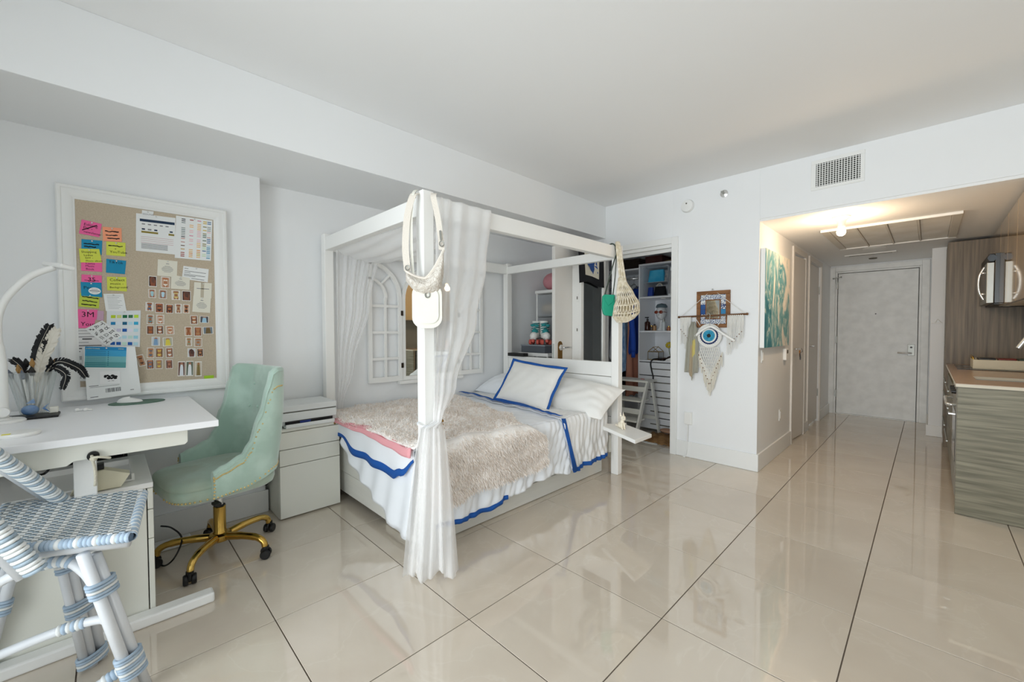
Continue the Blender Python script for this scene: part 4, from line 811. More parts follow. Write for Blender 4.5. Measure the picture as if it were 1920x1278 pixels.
def qp(q, u, v):   # bilinear inside a quad (tl, tr, br, bl)
    a = (lerp(q[0][0], q[1][0], u), lerp(q[0][1], q[1][1], u)); b_ = (lerp(q[3][0], q[2][0], u), lerp(q[3][1], q[2][1], u)); return (lerp(a[0], b_[0], v), lerp(a[1], b_[1], v))
def marks(t, q, rects, mats, name='print', dx=0.0003):
    x = t['x'] + dx; mb = MB()
    for r in rects:
        u0, v0, u1, v1 = r[:4]; mi = r[4] if len(r) > 4 else 0
        mb.add([(x, *qp(q, u0, v0)), (x, *qp(q, u1, v0)), (x, *qp(q, u1, v1)), (x, *qp(q, u0, v1))], [(3, 2, 1, 0)], mi)
    return mb.build(name, mats, t.children[0])
def write(t, q, lines, m=None, dx=0.0004, slant=0.0):
    for s, u, v, sz in lines:
        y, z = qp(q, u, v); a = atan2(q[1][1] - q[0][1], q[1][0] - q[0][0]) + slant
        text('lettering', s, (t['x'] + dx, y, z), sz, m or M_ink, t.children[0], 'x', roll=a)
def scrib(t, q, rows, m=None, w=0.0035, seedv=1):
    rn = random.Random(seedv); mb = MB()
    for (u0, u1, v) in rows:
        pts = []
        for i in range(9): y, z = qp(q, lerp(u0, u1, i / 8), v); pts.append((t['x'] + 0.0006, y, z + rn.uniform(-.002, .002)))
        mb.tube(pts, [w * rn.uniform(0.6, 1.0) for _ in pts], 4)
    o = mb.build('scribble', m or M_ink, t.children[0]); o.scale = (0.15, 1, 1); o.location.x = (t['x'] - t.location.x) * 0.85; return o
P_ = mat('note_pink', '#f46aa5', 0.8); O_ = mat('note_orange', '#f8a37e', 0.8); Bl = mat('note_blue', '#1f8fb8', 0.8); Ye = mat('note_yellow', '#d8df57', 0.8); Li = mat('note_lime', '#c3d24f', 0.8)
Cr = mat('card_cream', '#e6e3d4', 0.8); Gr = mat('print_grey', '#8f8f92', 0.8)
q = [(-0.085, 1.873), (-0.008, 1.862), (-0.019, 1.787), (-0.097, 1.796)]; n_ = note('sticky_note', 'pink sticky note with crossed out writing at top left of board', 'note', q, P_); write(n_, q, [('Editing', .14, .36, .02), ('Pix -', .14, .6, .02), ('newsletter', .2, .86, .016)]); 
mb = MB(); mb.tube([(n_['x'] + .0006, *qp(q, .12, .72)), (n_['x'] + .0006, *qp(q, .45, .45)), (n_['x'] + .0006, *qp(q, .78, .18))], .0025, 4); mb.build('scribble', M_ink, n_.children[0])
q = [(-0.006, 1.848), (0.071, 1.852), (0.071, 1.775), (-0.005, 1.769)]; n_ = note('sticky_note', 'orange sticky note with three scribbled out lines', 'note', q, O_); scrib(n_, q, [(.12, .85, .3), (.15, .78, .56), (.22, .88, .8)], seedv=2)
q = [(-0.088, 1.767), (-0.008, 1.77), (-0.012, 1.691), (-0.09, 1.692)]; n_ = note('sticky_note', 'blue sticky note with scribbles tucked behind yellow note', 'note', q, Bl); scrib(n_, q, [(.1, .85, .3), (.12, .7, .5)], seedv=3)
q = [(-0.091, 1.663), (-0.011, 1.664), (-0.012, 1.597), (-0.093, 1.596)]; n_ = note('sticky_note', 'pink sticky note half hidden under the yellow shopping note', 'note', q, P_, pin=False, dx=2); write(n_, q, [('Camo', .2, .45, .015), ('Music', .2, .66, .015), ('Book', .22, .9, .015)])
q = [(-0.099, 1.714), (-0.021, 1.722), (-0.012, 1.648), (-0.095, 1.64)]; n_ = note('sticky_note', 'yellow sticky note listing shopping and photo album', 'note', q, Ye, dx=4); write(n_, q, [('Shopping', .1, .3, .016), ('Ladies', .2, .53, .014), ('DIY -', .25, .73, .014), ('Photo album', .26, .94, .0125)])
q = [(0.008, 1.769), (0.086, 1.772), (0.084, 1.694), (0.006, 1.693)]; n_ = note('sticky_note', 'yellow sticky note with one scribbled line and plus sign', 'note', q, Ye); scrib(n_, q, [(.1, .85, .3)], seedv=5); write(n_, q, [('+', .42, .58, .016), ('YouTube', .18, .82, .019)])
q = [(0.006, 1.672), (0.087, 1.67), (0.08, 1.593), (0.003, 1.595)]; n_ = note('sticky_note', 'blue sticky note with one short word in the corner', 'note', q, Bl); write(n_, q, [('TikTok', .12, .28, .02)])
q = [(-0.092, 1.576), (-0.014, 1.577), (-0.015, 1.502), (-0.094, 1.502)]; n_ = note('sticky_note', 'pink sticky note with crossed number above the oval sticker', 'note', q, P_); write(n_, q, [('35', .3, .48, .032)]); scrib(n_, q, [(.15, .85, .42)], w=.0015, seedv=6)
q = [(-0.099, 1.475), (-0.025, 1.463), (-0.029, 1.394), (-0.107, 1.402)]; n_ = note('sticky_note', 'lime sticky note with three heavy scribbled lines', 'note', q, Li, dx=2); scrib(n_, q, [(.12, .95, .22), (.15, .9, .52), (.12, .85, .8)], seedv=7)
q = [(-0.096, 1.535), (-0.016, 1.537), (-0.015, 1.457), (-0.095, 1.46)]; n_ = note('sticky_note', 'blue sticky note with a white oval sticker', 'note', q, Bl, dx=4); write(n_, q, [('Per', .12, .5, .024)])
mb = MB(); cy_, cz_ = qp(q, .65, .6); mb.add([(n_['x'] + .0006, cy_ + .024 * cos(a), cz_ + .019 * sin(a)) for a in [2 * pi * i / 24 for i in range(24)]], [tuple(range(24))]); mb.build('oval_sticker', M_paper, n_)['label'] = 'white oval sticker'
marks(n_, q, [(.40, .57, .9, .63), (.5, .47, .8, .5), (.5, .7, .8, .72)], [Gr], dx=.0009)
q = [(0.006, 1.572), (0.085, 1.577), (0.086, 1.495), (0.006, 1.497)]; n_ = note('sticky_note', 'yellow sticky note reading collect music background', 'note', q, Ye); write(n_, q, [('Collect', .14, .32, .021), ('music -', .16, .58, .019), ('Background', .13, .84, .0155)])
q = [(-0.112, 1.339), (-0.043, 1.335), (-0.053, 1.285), (-0.115, 1.285)]; n_ = note('sticky_note', 'lower pink sticky note behind the zodiac card', 'note', q, P_, pin=False); write(n_, q, [('Yout', .2, .75, .03)])
q = [(-0.109, 1.388), (-0.033, 1.386), (-0.039, 1.332), (-0.112, 1.339)]; n_ = note('sticky_note', 'hot pink sticky note with large 3M writing', 'note', q, P_, dx=3); write(n_, q, [('3M', .18, .82, .04)])
q = [(-0.035, 1.382), (-0.01, 1.38), (-0.012, 1.326), (-0.038, 1.328)]; note('paper_tag', 'small mauve paper tag beside the 3M note', 'tag', q, mat('mauve_card', '#c9a6bb', .8), pin=False, dx=5)
q = [(-0.01, 1.476), (0.071, 1.481), (0.083, 1.38), (-0.002, 1.381)]; n_ = note('paper_note', 'white paper slip with faint print above the colour swatches', 'paper', q, M_paper, dx=3); marks(n_, q, [(.15, .12 + .09 * k, .85 - .1 * (k % 3), .135 + .09 * k) for k in range(9)], [Gr])
# colour swatch sheet
q = [(0.002, 1.381), (0.143, 1.389), (0.135, 1.175), (-0.005, 1.183)]; n_ = note('swatch_sheet', 'white sheet with rows of green and blue colour swatches', 'paper', q, mat('swatch_paper', '#dfe4e6', .8), dx=2)
sw = ['#b8cf2e', '#d2db83', '#16693f', '#3f7355', '#bfe046', '#2384b8', '#dfe7ee', '#175f83', '#bfe0ec', '#35a7cf', '#c6c3d6', '#1d59a8', '#e3e3ef', '#b9dfea', '#9fd4e4', '#c6e4da', '#cbe8d8']
SWM = [mat('swatch_%s' % h[1:], h, .8) for h in sw]
rows = [(.12, [0, 1, 2, 3, 4]), (.31, [5, 6, 7, 8, 9]), (.5, [10, 10, 11, 12, 13]), (.69, [14, 13, 13, 15, 14]), (.87, [11, 11, 16, 11, 13])]
x_ = n_['x'] + .0003; mb = MB()
for v, cs in rows:
    for k, ci in enumerate(cs):
        u = .12 + .17 * k; mb.add([(x_, *qp(q, u, v)), (x_, *qp(q, u + .135, v)), (x_, *qp(q, u + .135, v + .085)), (x_, *qp(q, u, v + .085))], [(3, 2, 1, 0)], ci)
mb.build('swatches', SWM, n_.children[0])
# forms with barcodes
q = [(-0.139, 1.186), (-0.080, 1.186), (-0.084, 0.995), (-0.151, 1.002)]; n_ = note('barcode_form', 'white form with stacked barcodes at lower left of the board', 'paper', q, M_paper, pin=False, dx=2)
rn = random.Random(9); rr_ = []
for v0, v1 in ((.28, .40), (.48, .62), (.66, .8)):
    u = .12
    while u < .7: w_ = rn.uniform(.008, .03); rr_.append((u, v0, u + w_, v1 - .01)); u += w_ + rn.uniform(.01, .03)
marks(n_, q, rr_ + [(.1, .05, .7, .08), (.1, .14, .6, .16), (.1, .9, .7, .915)], [mat('print_dark', '#3b3b3f', .8)])
q = [(-0.131, 1.281), (-0.009, 1.284), (-0.01, 1.179), (-0.136, 1.179)]; n_ = note('printed_form', 'white printed form with dark ruled lines under the zodiac card', 'paper', q, mat('form_paper', '#e3e2e2', .8), pin=False, dx=3)
marks(n_, q, [(.05, .1, .9, .12), (.05, .25, .9, .27), (.05, .42, .9, .45), (.3, .52, .6, .58), (.08, .72, .5, .74), (.05, .88, .9, .92)], [MATS['print_dark']])
# zodiac card
q = [(-0.017, 1.328), (0.063, 1.243), (-0.005, 1.183), (-0.085, 1.281)]; n_ = note('zodiac_card', 'tilted white card printed with black zodiac glyphs', 'card', q, M_paper, pin=False, dx=6)
gl = [('\u2648', .08, .30), ('\u2649', .34, .30), ('\u264A', .60, .30), ('\u264B', .84, .30), ('\u264C', .06, .62), ('\u264D', .30, .62), ('\u264E', .58, .62), ('\u264F', .82, .62), ('\u2650', .06, .94), ('\u2651', .30, .94), ('\u2652', .56, .94), ('\u2653', .82, .94)]
def glyph(k, c, s):
    A = lambda *p: [(c[0] + a * s, c[1] + b_ * s) for a, b_ in p]
    circ = lambda x, y, r: [(c[0] + (x + r * cos(2 * pi * i / 10)) * s, c[1] + (y + r * sin(2 * pi * i / 10)) * s) for i in range(11)]
    return {0: [A((-.5, .2), (-.4, .5), (-.1, .4), (0, -.5), (.1, .4), (.4, .5), (.5, .2))], 1: [circ(0, -.15, .33), A((-.45, .5), (-.2, .22), (.2, .22), (.45, .5))], 2: [A((-.4, .5), (.4, .5)), A((-.4, -.5), (.4, -.5)), A((-.18, .5), (-.18, -.5)), A((.18, .5), (.18, -.5))],
            3: [circ(-.25, .12, .15), circ(.25, -.12, .15), A((-.4, .15), (-.1, .45), (.5, .35)), A((.4, -.15), (.1, -.45), (-.5, -.35))], 4: [circ(-.25, -.1, .18), A((-.1, 0), (-.2, .4), (.15, .5), (.25, .2), (.1, -.4), (.4, -.45))], 5: [A((-.4, .4), (-.4, -.4)), A((-.4, .3), (-.2, .4), (-.15, -.4)), A((-.15, .3), (.05, .4), (.1, -.4), (.35, -.55)), A((.1, .2), (.4, .2), (.0, -.55))],
            6: [A((-.5, -.4), (.5, -.4)), A((-.5, -.1), (-.2, -.1), (-.3, .3), (.3, .3), (.2, -.1), (.5, -.1))], 7: [A((-.4, .4), (-.4, -.4)), A((-.4, .3), (-.2, .4), (-.15, -.4)), A((-.15, .3), (.05, .4), (.1, -.4), (.45, -.3))], 8: [A((-.4, -.4), (.4, .4), (0, .4)), A((.4, .4), (.4, 0)), A((-.35, 0), (0, -.35))],
            9: [A((-.4, .4), (-.2, -.3), (0, .4), (.15, -.2)), circ(.25, -.2, .16)], 10: [A((-.5, .15), (-.25, .35), (0, .15), (.25, .35), (.5, .15)), A((-.5, -.25), (-.25, -.05), (0, -.25), (.25, -.05), (.5, -.25))], 11: [A((-.4, .5), (-.15, 0), (-.4, -.5)), A((.4, .5), (.15, 0), (.4, -.5)), A((-.4, 0), (.4, 0))]}[k]
mb = MB(); ro = R(-44)
for k in range(12):
    cy_, cz_ = qp(q, .14 + .24 * (k % 4), .2 + .3 * (k // 4))
    for path in glyph(k, (0, 0), 0.019):
        mb.tube([(n_['x'] + .0005, cy_ + a * cos(ro) - b_ * sin(ro), cz_ + a * sin(ro) + b_ * cos(ro)) for a, b_ in path], .0011, 4)
mb.build('glyphs', M_ink, n_.children[0])
# big white sheet, teal sheet, mini logo card
q = [(-0.092, 1.184), (0.113, 1.18), (0.134, 0.911), (-0.084, 0.893)]; n_ = note('shipping_sheet', 'large white sheet with a barcode overlapping the frame bottom', 'paper', q, M_paper, pin=False, dx=60)
rr_ = [(.05, .74, .22, .75), (.06, .77, .6, .775), (.06, .95, .2, .96), (.8, .9, .87, .91)]; u = .34
while u < .62: w_ = rn.uniform(.004, .012); rr_.append((u, .82, u + w_, .9)); u += w_ + rn.uniform(.004, .01)
marks(n_, q, rr_, [MATS['print_dark']])
q = [(-0.089, 1.186), (0.081, 1.176), (0.075, 1.051), (-0.094, 1.065)]; n_ = note('banded_flyer', 'flyer with blue and teal horizontal bands and small print', 'paper', q, M_paper, dx=63)
marks(n_, q, [(.02, .0, .98, .15, 0), (.02, .15, .98, .42, 1), (.02, .42, .98, .68, 2), (.02, .68, .98, .93, 3)], [mat('band_blue', '#1c86bd', .7), mat('band_azure', '#3d9fcb', .7), mat('band_teal', '#74b3b8', .7), mat('band_seagreen', '#579a9c', .7)], 'bands')
write(n_, q, [('EVERYTHING', .04, .11, .009), ('SPRING', .78, .1, .007)], mat('lemon_print', '#e8e59a', .8), dx=.0007); marks(n_, q, [(.05, .2 + .085 * k, .5, .215 + .085 * k) for k in range(9)] + [(.54, .2 + .085 * k, .56, .24 + .085 * k) for k in range(8)], [mat('print_navy', '#1e5c7c', .8)], dx=.0006)
q = [(-0.032, 1.047), (0.048, 1.045), (0.049, 0.974), (-0.033, 0.977)]; n_ = note('logo_card', 'small white card with a black hand lettered emblem', 'card', q, mat('card_white', '#f2f2f2', .6), pin=False, dx=66)
rn = random.Random(3); mb = MB()
for k in range(26):
    u = .24 + .55 * rn.random(); v = .3 + .3 * rn.random() - (0.12 if .25 < u < .4 and rn.random() < .5 else 0); y, z = qp(q, u, v); r = rn.uniform(.003, .0065); mb.add([(n_['x'] + .0004 + k * 1e-5, y + r * cos(a) * 1.1, z + r * sin(a)) for a in [2 * pi * i / 8 for i in range(8)]], [tuple(range(8))])
mb.build('emblem', M_ink, n_.children[0]); write(n_, q, [('est. 1987', .38, .8, .007)])
# charts at top right
q = [(0.134, 1.95), (0.311, 1.955), (0.306, 1.733), (0.129, 1.733)]; n_ = note('price_chart', 'white chart sheet with navy heading bar at the top of the board', 'paper', q, M_paper, dx=1)
navy = mat('chart_navy', '#1f3550', .7); olive = mat('chart_olive', '#8f7f35', .7); redl = mat('chart_red', '#c98a90', .8)
marks(n_, q, [(.09, .13, .98, .2, 0)] + [(.13, .78 + .03 * k, .8, .795 + .03 * k, 3) for k in range(5)] + [(.12, .6 + .05 * k, .95, .607 + .05 * k, 2) for k in range(4)] + [(.13, .45, .55, .5, 1), (.82, .45, .97, .5, 1)] + [(.14 + .15 * k, .25, .22 + .15 * k, .28, 3) for k in range(5)] + [(.14, .38, .22, .42, 0), (.29, .38, .38, .42, 3), (.45, .38, .53, .42, 0), (.85, .38, .93, .42, 0)], [navy, olive, redl, Gr])
q = [(0.314, 1.971), (0.495, 1.973), (0.483, 1.715), (0.303, 1.713)]; n_ = note('colour_chart', 'white chart with many small coloured label bars at top right of board', 'paper', q, M_paper, dx=3)
cc = ['#3a3f45', '#7c8a8a', '#9aa3a0', '#c99a92', '#a4483a', '#c8a45a', '#e7a24e', '#f0c07a', '#f2c6cc', '#d98aa8', '#d8b73d', '#8a8438', '#54705a', '#3e6fa0', '#9fd0e0', '#2c94bb', '#cfe6c0', '#6e5a4a']
CCM = [mat('chart_%s' % h[1:], h, .8) for h in cc]; rr_ = []
rn = random.Random(12)
pal = [[0, 1, 2, 1, 2, 0, 3, 3, 17, 5, 4, 4], [4, 7, 7, 8, 9, 6, 8, 8, 8, 7, 6, 7], [9, 7, 7, 8, 8, 8, 8, 7, 7, 6, 10, 7], [10, 11, 10, 11, 12, 12, 12, 11, 16, 13, 16, 16], [13, 2, 2, 8, 3, 13, 13, 14, 15, 15, 14, 15]]
for ci, u in enumerate((.15, .37, .58, .74, .86)):
    for k in range(22):
        if rn.random() < .22: continue
        rr_.append((u, .05 + .042 * k, u + .105, .05 + .042 * k + .02, pal[ci][k * 12 // 22]))
marks(n_, q, rr_, CCM)
q = [(0.16, 1.972), (0.211, 1.974), (0.209, 1.939), (0.158, 1.938)]; n_ = note('name_tag', 'small white tag pinned above the chart with navy heading', 'tag', q, M_paper, dx=5); write(n_, q, [('SEDUNA', .06, .75, .013)], Gr)
# cream cards
def lines_tri(t, q): marks(t, q, [(.5 - .3 * sin(.5 + 2.4 * k / 6), .36 + .07 * k, .5 + .3 * sin(.5 + 2.4 * k / 6), .385 + .07 * k) for k in range(6)] + [(.42, .2, .58, .24)], [Gr])
for lb, q, dx, kind in (('cream card with centred grey print, highest of the cream cards', [(0.225, 1.695), (0.316, 1.693), (0.311, 1.596), (0.22, 1.598)], 1, 0), ('white note with handwritten lines right of the cream cards', [(0.344, 1.669), (0.471, 1.661), (0.464, 1.577), (0.335, 1.589)], 1, 1), ('cream card with grey print overlapping the handwritten note', [(0.285, 1.61), (0.374, 1.597), (0.371, 1.523), (0.281, 1.525)], 3, 0), ('cream card with a grey print at the right edge of the board', [(0.389, 1.489), (0.478, 1.475), (0.473, 1.382), (0.382, 1.388)], 2, 0), ('cream card tied with a beige ribbon', [(0.395, 1.573), (0.485, 1.573), (0.481, 1.475), (0.39, 1.479)], 4, 2)):
    n_ = note('cream_card', lb, 'card', q, Cr if kind != 1 else M_paper, dx=dx)
    if kind == 0: lines_tri(n_, q)
    elif kind == 1: marks(n_, q, [(.05, .15, .2, .18), (.06, .34, .9, .37), (.06, .46, .3, .49), (.06, .6, .88, .63), (.06, .7, .5, .73), (.35, .86, .85, .89)], [MATS['print_dark']])
    else: marks(n_, q, [(.38, .0, .56, .98, 0), (.15, .38, .85, .42, 1)], [mat('ribbon_beige', '#bfb6a2', .8), Gr], 'ribbon')
tag(MB().add([(XB + .0005, 0.434, 0.983), (XB + .0005, 0.485, 0.983), (XB + .0005, 0.485, 0.959), (XB + .0005, 0.434, 0.959), (XB + .001, 0.434, 0.983), (XB + .001, 0.485, 0.983), (XB + .001, 0.485, 0.959), (XB + .001, 0.434, 0.959)], [(4, 7, 6, 5), (0, 1, 2, 3), (0, 4, 5, 1), (1, 5, 6, 2), (2, 6, 7, 3), (3, 7, 4, 0)]).build('lime_strip', mat('lime_card', '#a5cf2f', .8)), 'lime green paper strip in the lower right corner of the board', 'strip')
# photo prints
PH = [(0.199, 1.562, 0.037, 0.063), (0.257, 1.56, 0.042, 0.066), (0.195, 1.49, 0.034, 0.051), (0.244, 1.488, 0.036, 0.053), (0.305, 1.486, 0.042, 0.057), (0.355, 1.485, 0.044, 0.062), (0.182, 1.412, 0.036, 0.052), (0.226, 1.406, 0.039, 0.058), (0.273, 1.402, 0.035, 0.054), (0.315, 1.405, 0.034, 0.057), (0.353, 1.405, 0.033, 0.055), (0.184, 1.337, 0.032, 0.055), (0.229, 1.337, 0.036, 0.055), (0.39, 1.337, 0.037, 0.055), (0.442, 1.34, 0.046, 0.043), (0.183, 1.274, 0.033, 0.052), (0.226, 1.275, 0.033, 0.052), (0.273, 1.273, 0.039, 0.052), (0.361, 1.266, 0.036, 0.056), (0.408, 1.264, 0.038, 0.059), (0.46, 1.271, 0.053, 0.046), (0.206, 1.207, 0.038, 0.053), (0.261, 1.203, 0.046, 0.052), (0.362, 1.2, 0.032, 0.052), (0.408, 1.196, 0.04, 0.054), (0.182, 1.139, 0.033, 0.062), (0.221, 1.138, 0.035, 0.059), (0.268, 1.137, 0.034, 0.061), (0.374, 1.132, 0.04, 0.055), (0.417, 1.131, 0.032, 0.053), (0.179, 1.071, 0.033, 0.057), (0.218, 1.07, 0.033, 0.056), (0.265, 1.067, 0.033, 0.055), (0.139, 1.096, 0.033, 0.067), (0.323, 1.035, 0.035, 0.092), (0.363, 1.034, 0.037, 0.094), (0.406, 1.029, 0.035, 0.094)]
rowname = ['top row', 'top row', 'second row', 'second row', 'second row', 'second row', 'third row', 'third row', 'third row', 'third row', 'third row', 'fourth row', 'fourth row', 'fourth row on the right', 'fourth row on the right', 'fifth row', 'fifth row', 'fifth row', 'fifth row on the right', 'fifth row on the right', 'fifth row on the right', 'sixth row', 'sixth row', 'sixth row on the right', 'sixth row on the right', 'seventh row', 'seventh row', 'seventh row', 'seventh row on the right', 'seventh row on the right', 'bottom row', 'bottom row', 'bottom row', 'bottom row, tilted', 'tall bottom right trio', 'tall bottom right trio', 'tall bottom right trio']
# suit colour, background, body tone, kind (b bikini, o one piece, l long, d dark hair)
PD = [('brown', '#6b4436', '#3a2620', '#8c4f34', 'd'), ('white', '#efe6da', '#c9a58c', '#b77a55', 'b'), ('pale blue', '#a9d3dc', '#c9b4a2', '#a5684a', 'o'), ('light blue', '#bcdcec', '#a38f80', '#9c6448', 'o'), ('yellow', '#dccb7e', '#d9d2c6', '#a8764f', 'b'), ('dark brown', '#5b3a2e', '#4a2d24', '#7e4a33', 'd'), ('denim blue', '#40668a', '#d9d4ce', '#a4643f', 'b'), ('black', '#28262a', '#8a5a44', '#a8623e', 'b'), ('black', '#201e22', '#5e3a2c', '#b0683f', 'b'), ('tan', '#c2a27c', '#d8d2c8', '#9c6546', 'b'), ('black', '#19191c', '#d2b9a2', '#a5663f', 'b'), ('teal', '#5f8b90', '#b9b2a4', '#a06a4a', 'b'), ('white', '#ece6df', '#cdb7a6', '#c08a68', 'b'), ('white', '#e9ddcc', '#7c5642', '#b0764f', 'b'), ('sky blue', '#9fc6dc', '#4a4c52', '#a67c62', 'l'), ('rust', '#b5622f', '#6c4a36', '#8f5433', 'b'), ('white', '#f0ebe6', '#5a3d30', '#b37a58', 'b'), ('cream', '#efe3d2', '#c6a893', '#bf845e', 'b'), ('copper', '#a7663f', '#caa88c', '#9a5b37', 'b'), ('tan', '#b5865e', '#8a5a40', '#b4744a', 'b'), ('olive brown', '#6f5a36', '#77858f', '#8a6a44', 'l'), ('blue', '#7fa2c4', '#c3cbd0', '#b27b5c', 'l'), ('yellow', '#e0cf4e', '#b9b7a0', '#b8895e', 'l'), ('green', '#8fa082', '#d6cdbf', '#b07a50', 'b'), ('grey', '#9fa3a0', '#bca48e', '#b07850', 'b'), ('blue grey', '#5d7288', '#c0a488', '#b27a54', 'b'), ('yellow', '#e3c95c', '#7a5a3c', '#b47c4c', 'b'), ('white', '#f0ece4', '#8a6450', '#b47c5c', 'b'), ('dark brown', '#4f332c', '#cfd2d4', '#70463a', 'd'), ('black', '#1c1b1e', '#4a3428', '#b57c54', 'b'), ('blue', '#57789a', '#6a4c3c', '#b27450', 'b'), ('yellow', '#d9c15a', '#9c8a74', '#b68258', 'b'), ('brown', '#7a4436', '#6f5044', '#b0765c', 'b'), ('brown', '#5e3e30', '#b49a82', '#b67a50', 'b'), ('white', '#e6eaf0', '#6e4a3c', '#b0806a', 'l'), ('white', '#eceef0', '#5f6a58', '#a87860', 'l'), ('olive', '#8a7644', '#d2c6b4', '#a8764c', 'l')]
cnt = {}
ordw = ['first', 'second', 'third', 'fourth', 'fifth']
M_pb = mat('photo_border', '#ece9e4', .5)
for i, ((y, z, w_, h_), rw, (cn, suit, bgc, skin, kd)) in enumerate(zip(PH, rowname, PD)):
    cnt[rw] = cnt.get(rw, 0) + 1
    lab = 'photo print of %s %s, %s of the %s' % (cn, {'b': 'two piece swimwear', 'o': 'swimsuit', 'l': 'long garment', 'd': 'long hair'}[kd], ordw[cnt[rw] - 1], rw)
    t = T('photo_print', lab, 'photo', (XB + .0006, y, z), group='swimwear photo prints on the pin board')
    tilt = R(14) if 'tilted' in rw else random.uniform(-.04, .04); t.rotation_euler = (tilt, 0, 0)
    pp = MB().box((0, -w_ / 2, -h_ / 2), (.0005, w_ / 2, h_ / 2)).build('print_paper', M_pb, t, local=True)
    a, b_ = w_ / 2 * .86, h_ / 2 * .88; ms = [mat('photo_bg_%s' % bgc[1:], bgc, .5), mat('skin_%s' % skin[1:], skin, .6), mat('suit_%s' % suit[1:], suit, .6)]
    mb = MB(); Qd = lambda pts, x, mi: mb.add([(x, p * a, r_ * b_) for p, r_ in pts], [tuple(range(len(pts)))], mi)
    Qd([(-1, -1), (1, -1), (1, 1), (-1, 1)], .0007, 0)
    if kd == 'd': Qd([(-.55, -1), (.7, -1), (.85, .1), (.5, .7), (0, 1), (-.6, .8), (-.8, .2)], .0008, 1); Qd([(-.3, -.2), (.5, -.4), (.6, .5), (.1, .95), (-.5, .7)], .0009, 2)
    elif kd == 'l': Qd([(-.45, .55), (-.3, .95), (.35, .95), (.5, .55), (.3, .2), (-.3, .2)], .0008, 1); Qd([(-.6, -1), (.65, -1), (.5, .3), (.3, .62), (-.3, .62), (-.45, .3)], .0009, 2)
    else:
        Qd([(-.55, -1), (-.2, -1), (0, -.72), (.2, -1), (.55, -1), (.62, -.5), (.42, -.02), (.5, .45), (.75, .7), (.55, 1), (-.55, 1), (-.75, .7), (-.5, .45), (-.42, -.02), (-.62, -.5)], .0008, 1)
        if kd == 'o': Qd([(-.4, -.6), (.0, -.8), (.4, -.6), (.4, 0), (.48, .45), (.2, .6), (-.2, .6), (-.48, .45), (-.4, 0)], .0009, 2)
        else: Qd([(-.5, .3), (-.05, .3), (-.02, .42), (.05, .3), (.5, .3), (.42, .62), (.15, .52), (-.15, .52), (-.42, .62)], .0009, 2); Qd([(-.58, -.45), (0, -.78), (.58, -.45), (.5, -.32), (-.5, -.32)], .0009, 2)
    mb.build('picture', ms, pp, local=True)
# ================================================================= OFFICE CHAIR
M_velvet = mat('mint_velvet', '#bdd6c9', 0.75, col2='#abc6b8', vs=7, bump=0.12, bs=25, sheen=0.6, mix=(0.4, 0.62))
M_seatv = mat('worn_mint_velvet', '#b4cbbd', 0.8, col2='#a3b09d', vs=5, bump=0.12, bs=30, sheen=0.5, mix=(0.35, 0.6))
t = ch = T('office_chair', 'mint green velvet office chair with gold nailheads and gold swivel base', 'chair', (-2.81, 0.435, 0), R(9))
def seat(u, v):
    a = 2 * pi * u; cx = abs(cos(a)) ** 0.45 * (1 if cos(a) > 0 else -1); cy = abs(sin(a)) ** 0.45 * (1 if sin(a) > 0 else -1)
    pr = [(0.0, 0.395), (0.225, 0.395), (0.243, 0.41), (0.25, 0.435), (0.25, 0.452), (0.246, 0.462), (0.245, 0.466), (0.25, 0.47), (0.248, 0.49), (0.235, 0.505), (0.20, 0.516), (0.12, 0.524), (0.0, 0.528)]
    k = v * (len(pr) - 1); i = min(int(k), len(pr) - 2); f = k - i; r = lerp(pr[i][0], pr[i + 1][0], f); z = lerp(pr[i][1], pr[i + 1][1], f)
    return (cx * r, -0.015 + cy * r * (1.0 if cy < 0 else 1.0), z + 0.004 * sin(cx * 9) * (1 if z > .5 else 0) * r * 3)
MB().grid(seat, 72, 24, wrap=True).build('seat', M_seatv, t, smooth=True, local=True)
# wrap-round back shell
def plan(s):   # s 0..1 from near arm front round the back to far arm front, returns (x, y, nx, ny) of inner line
    hw = 0.215; y0 = -0.11; yc = 0.10; L1 = yc - y0; rx, ry = hw, 0.115; La = pi * (rx + ry) / 2; tot = 2 * L1 + La; d = s * tot
    if d < L1: return hw + 0.012 * (1 - d / L1), y0 + d, 1, 0
    if d > tot - L1: dd = tot - d; return -hw - 0.012 * (1 - dd / L1), y0 + dd, -1, 0
    a = (d - L1) / La * pi; nx, ny = cos(a), sin(a); ex = abs(nx) ** 0.62 * (1 if nx > 0 else -1); ey = abs(ny) ** 0.62
    return rx * ex, yc + ry * ey, nx, ny
def ztop_c(s):
    d = min(s, 1 - s); return pl([(0, 0.555), (0.05, 0.575), (0.14, 0.61), (0.18, 0.665), (0.22, 0.80), (0.245, 0.97), (0.262, 1.048), (0.29, 1.062), (0.4, 1.058), (0.5, 1.055)], d)
def zbot_c(s):
    d = min(s, 1 - s); return pl([(0, 0.415), (0.15, 0.425), (0.32, 0.475), (0.5, 0.50)], d)
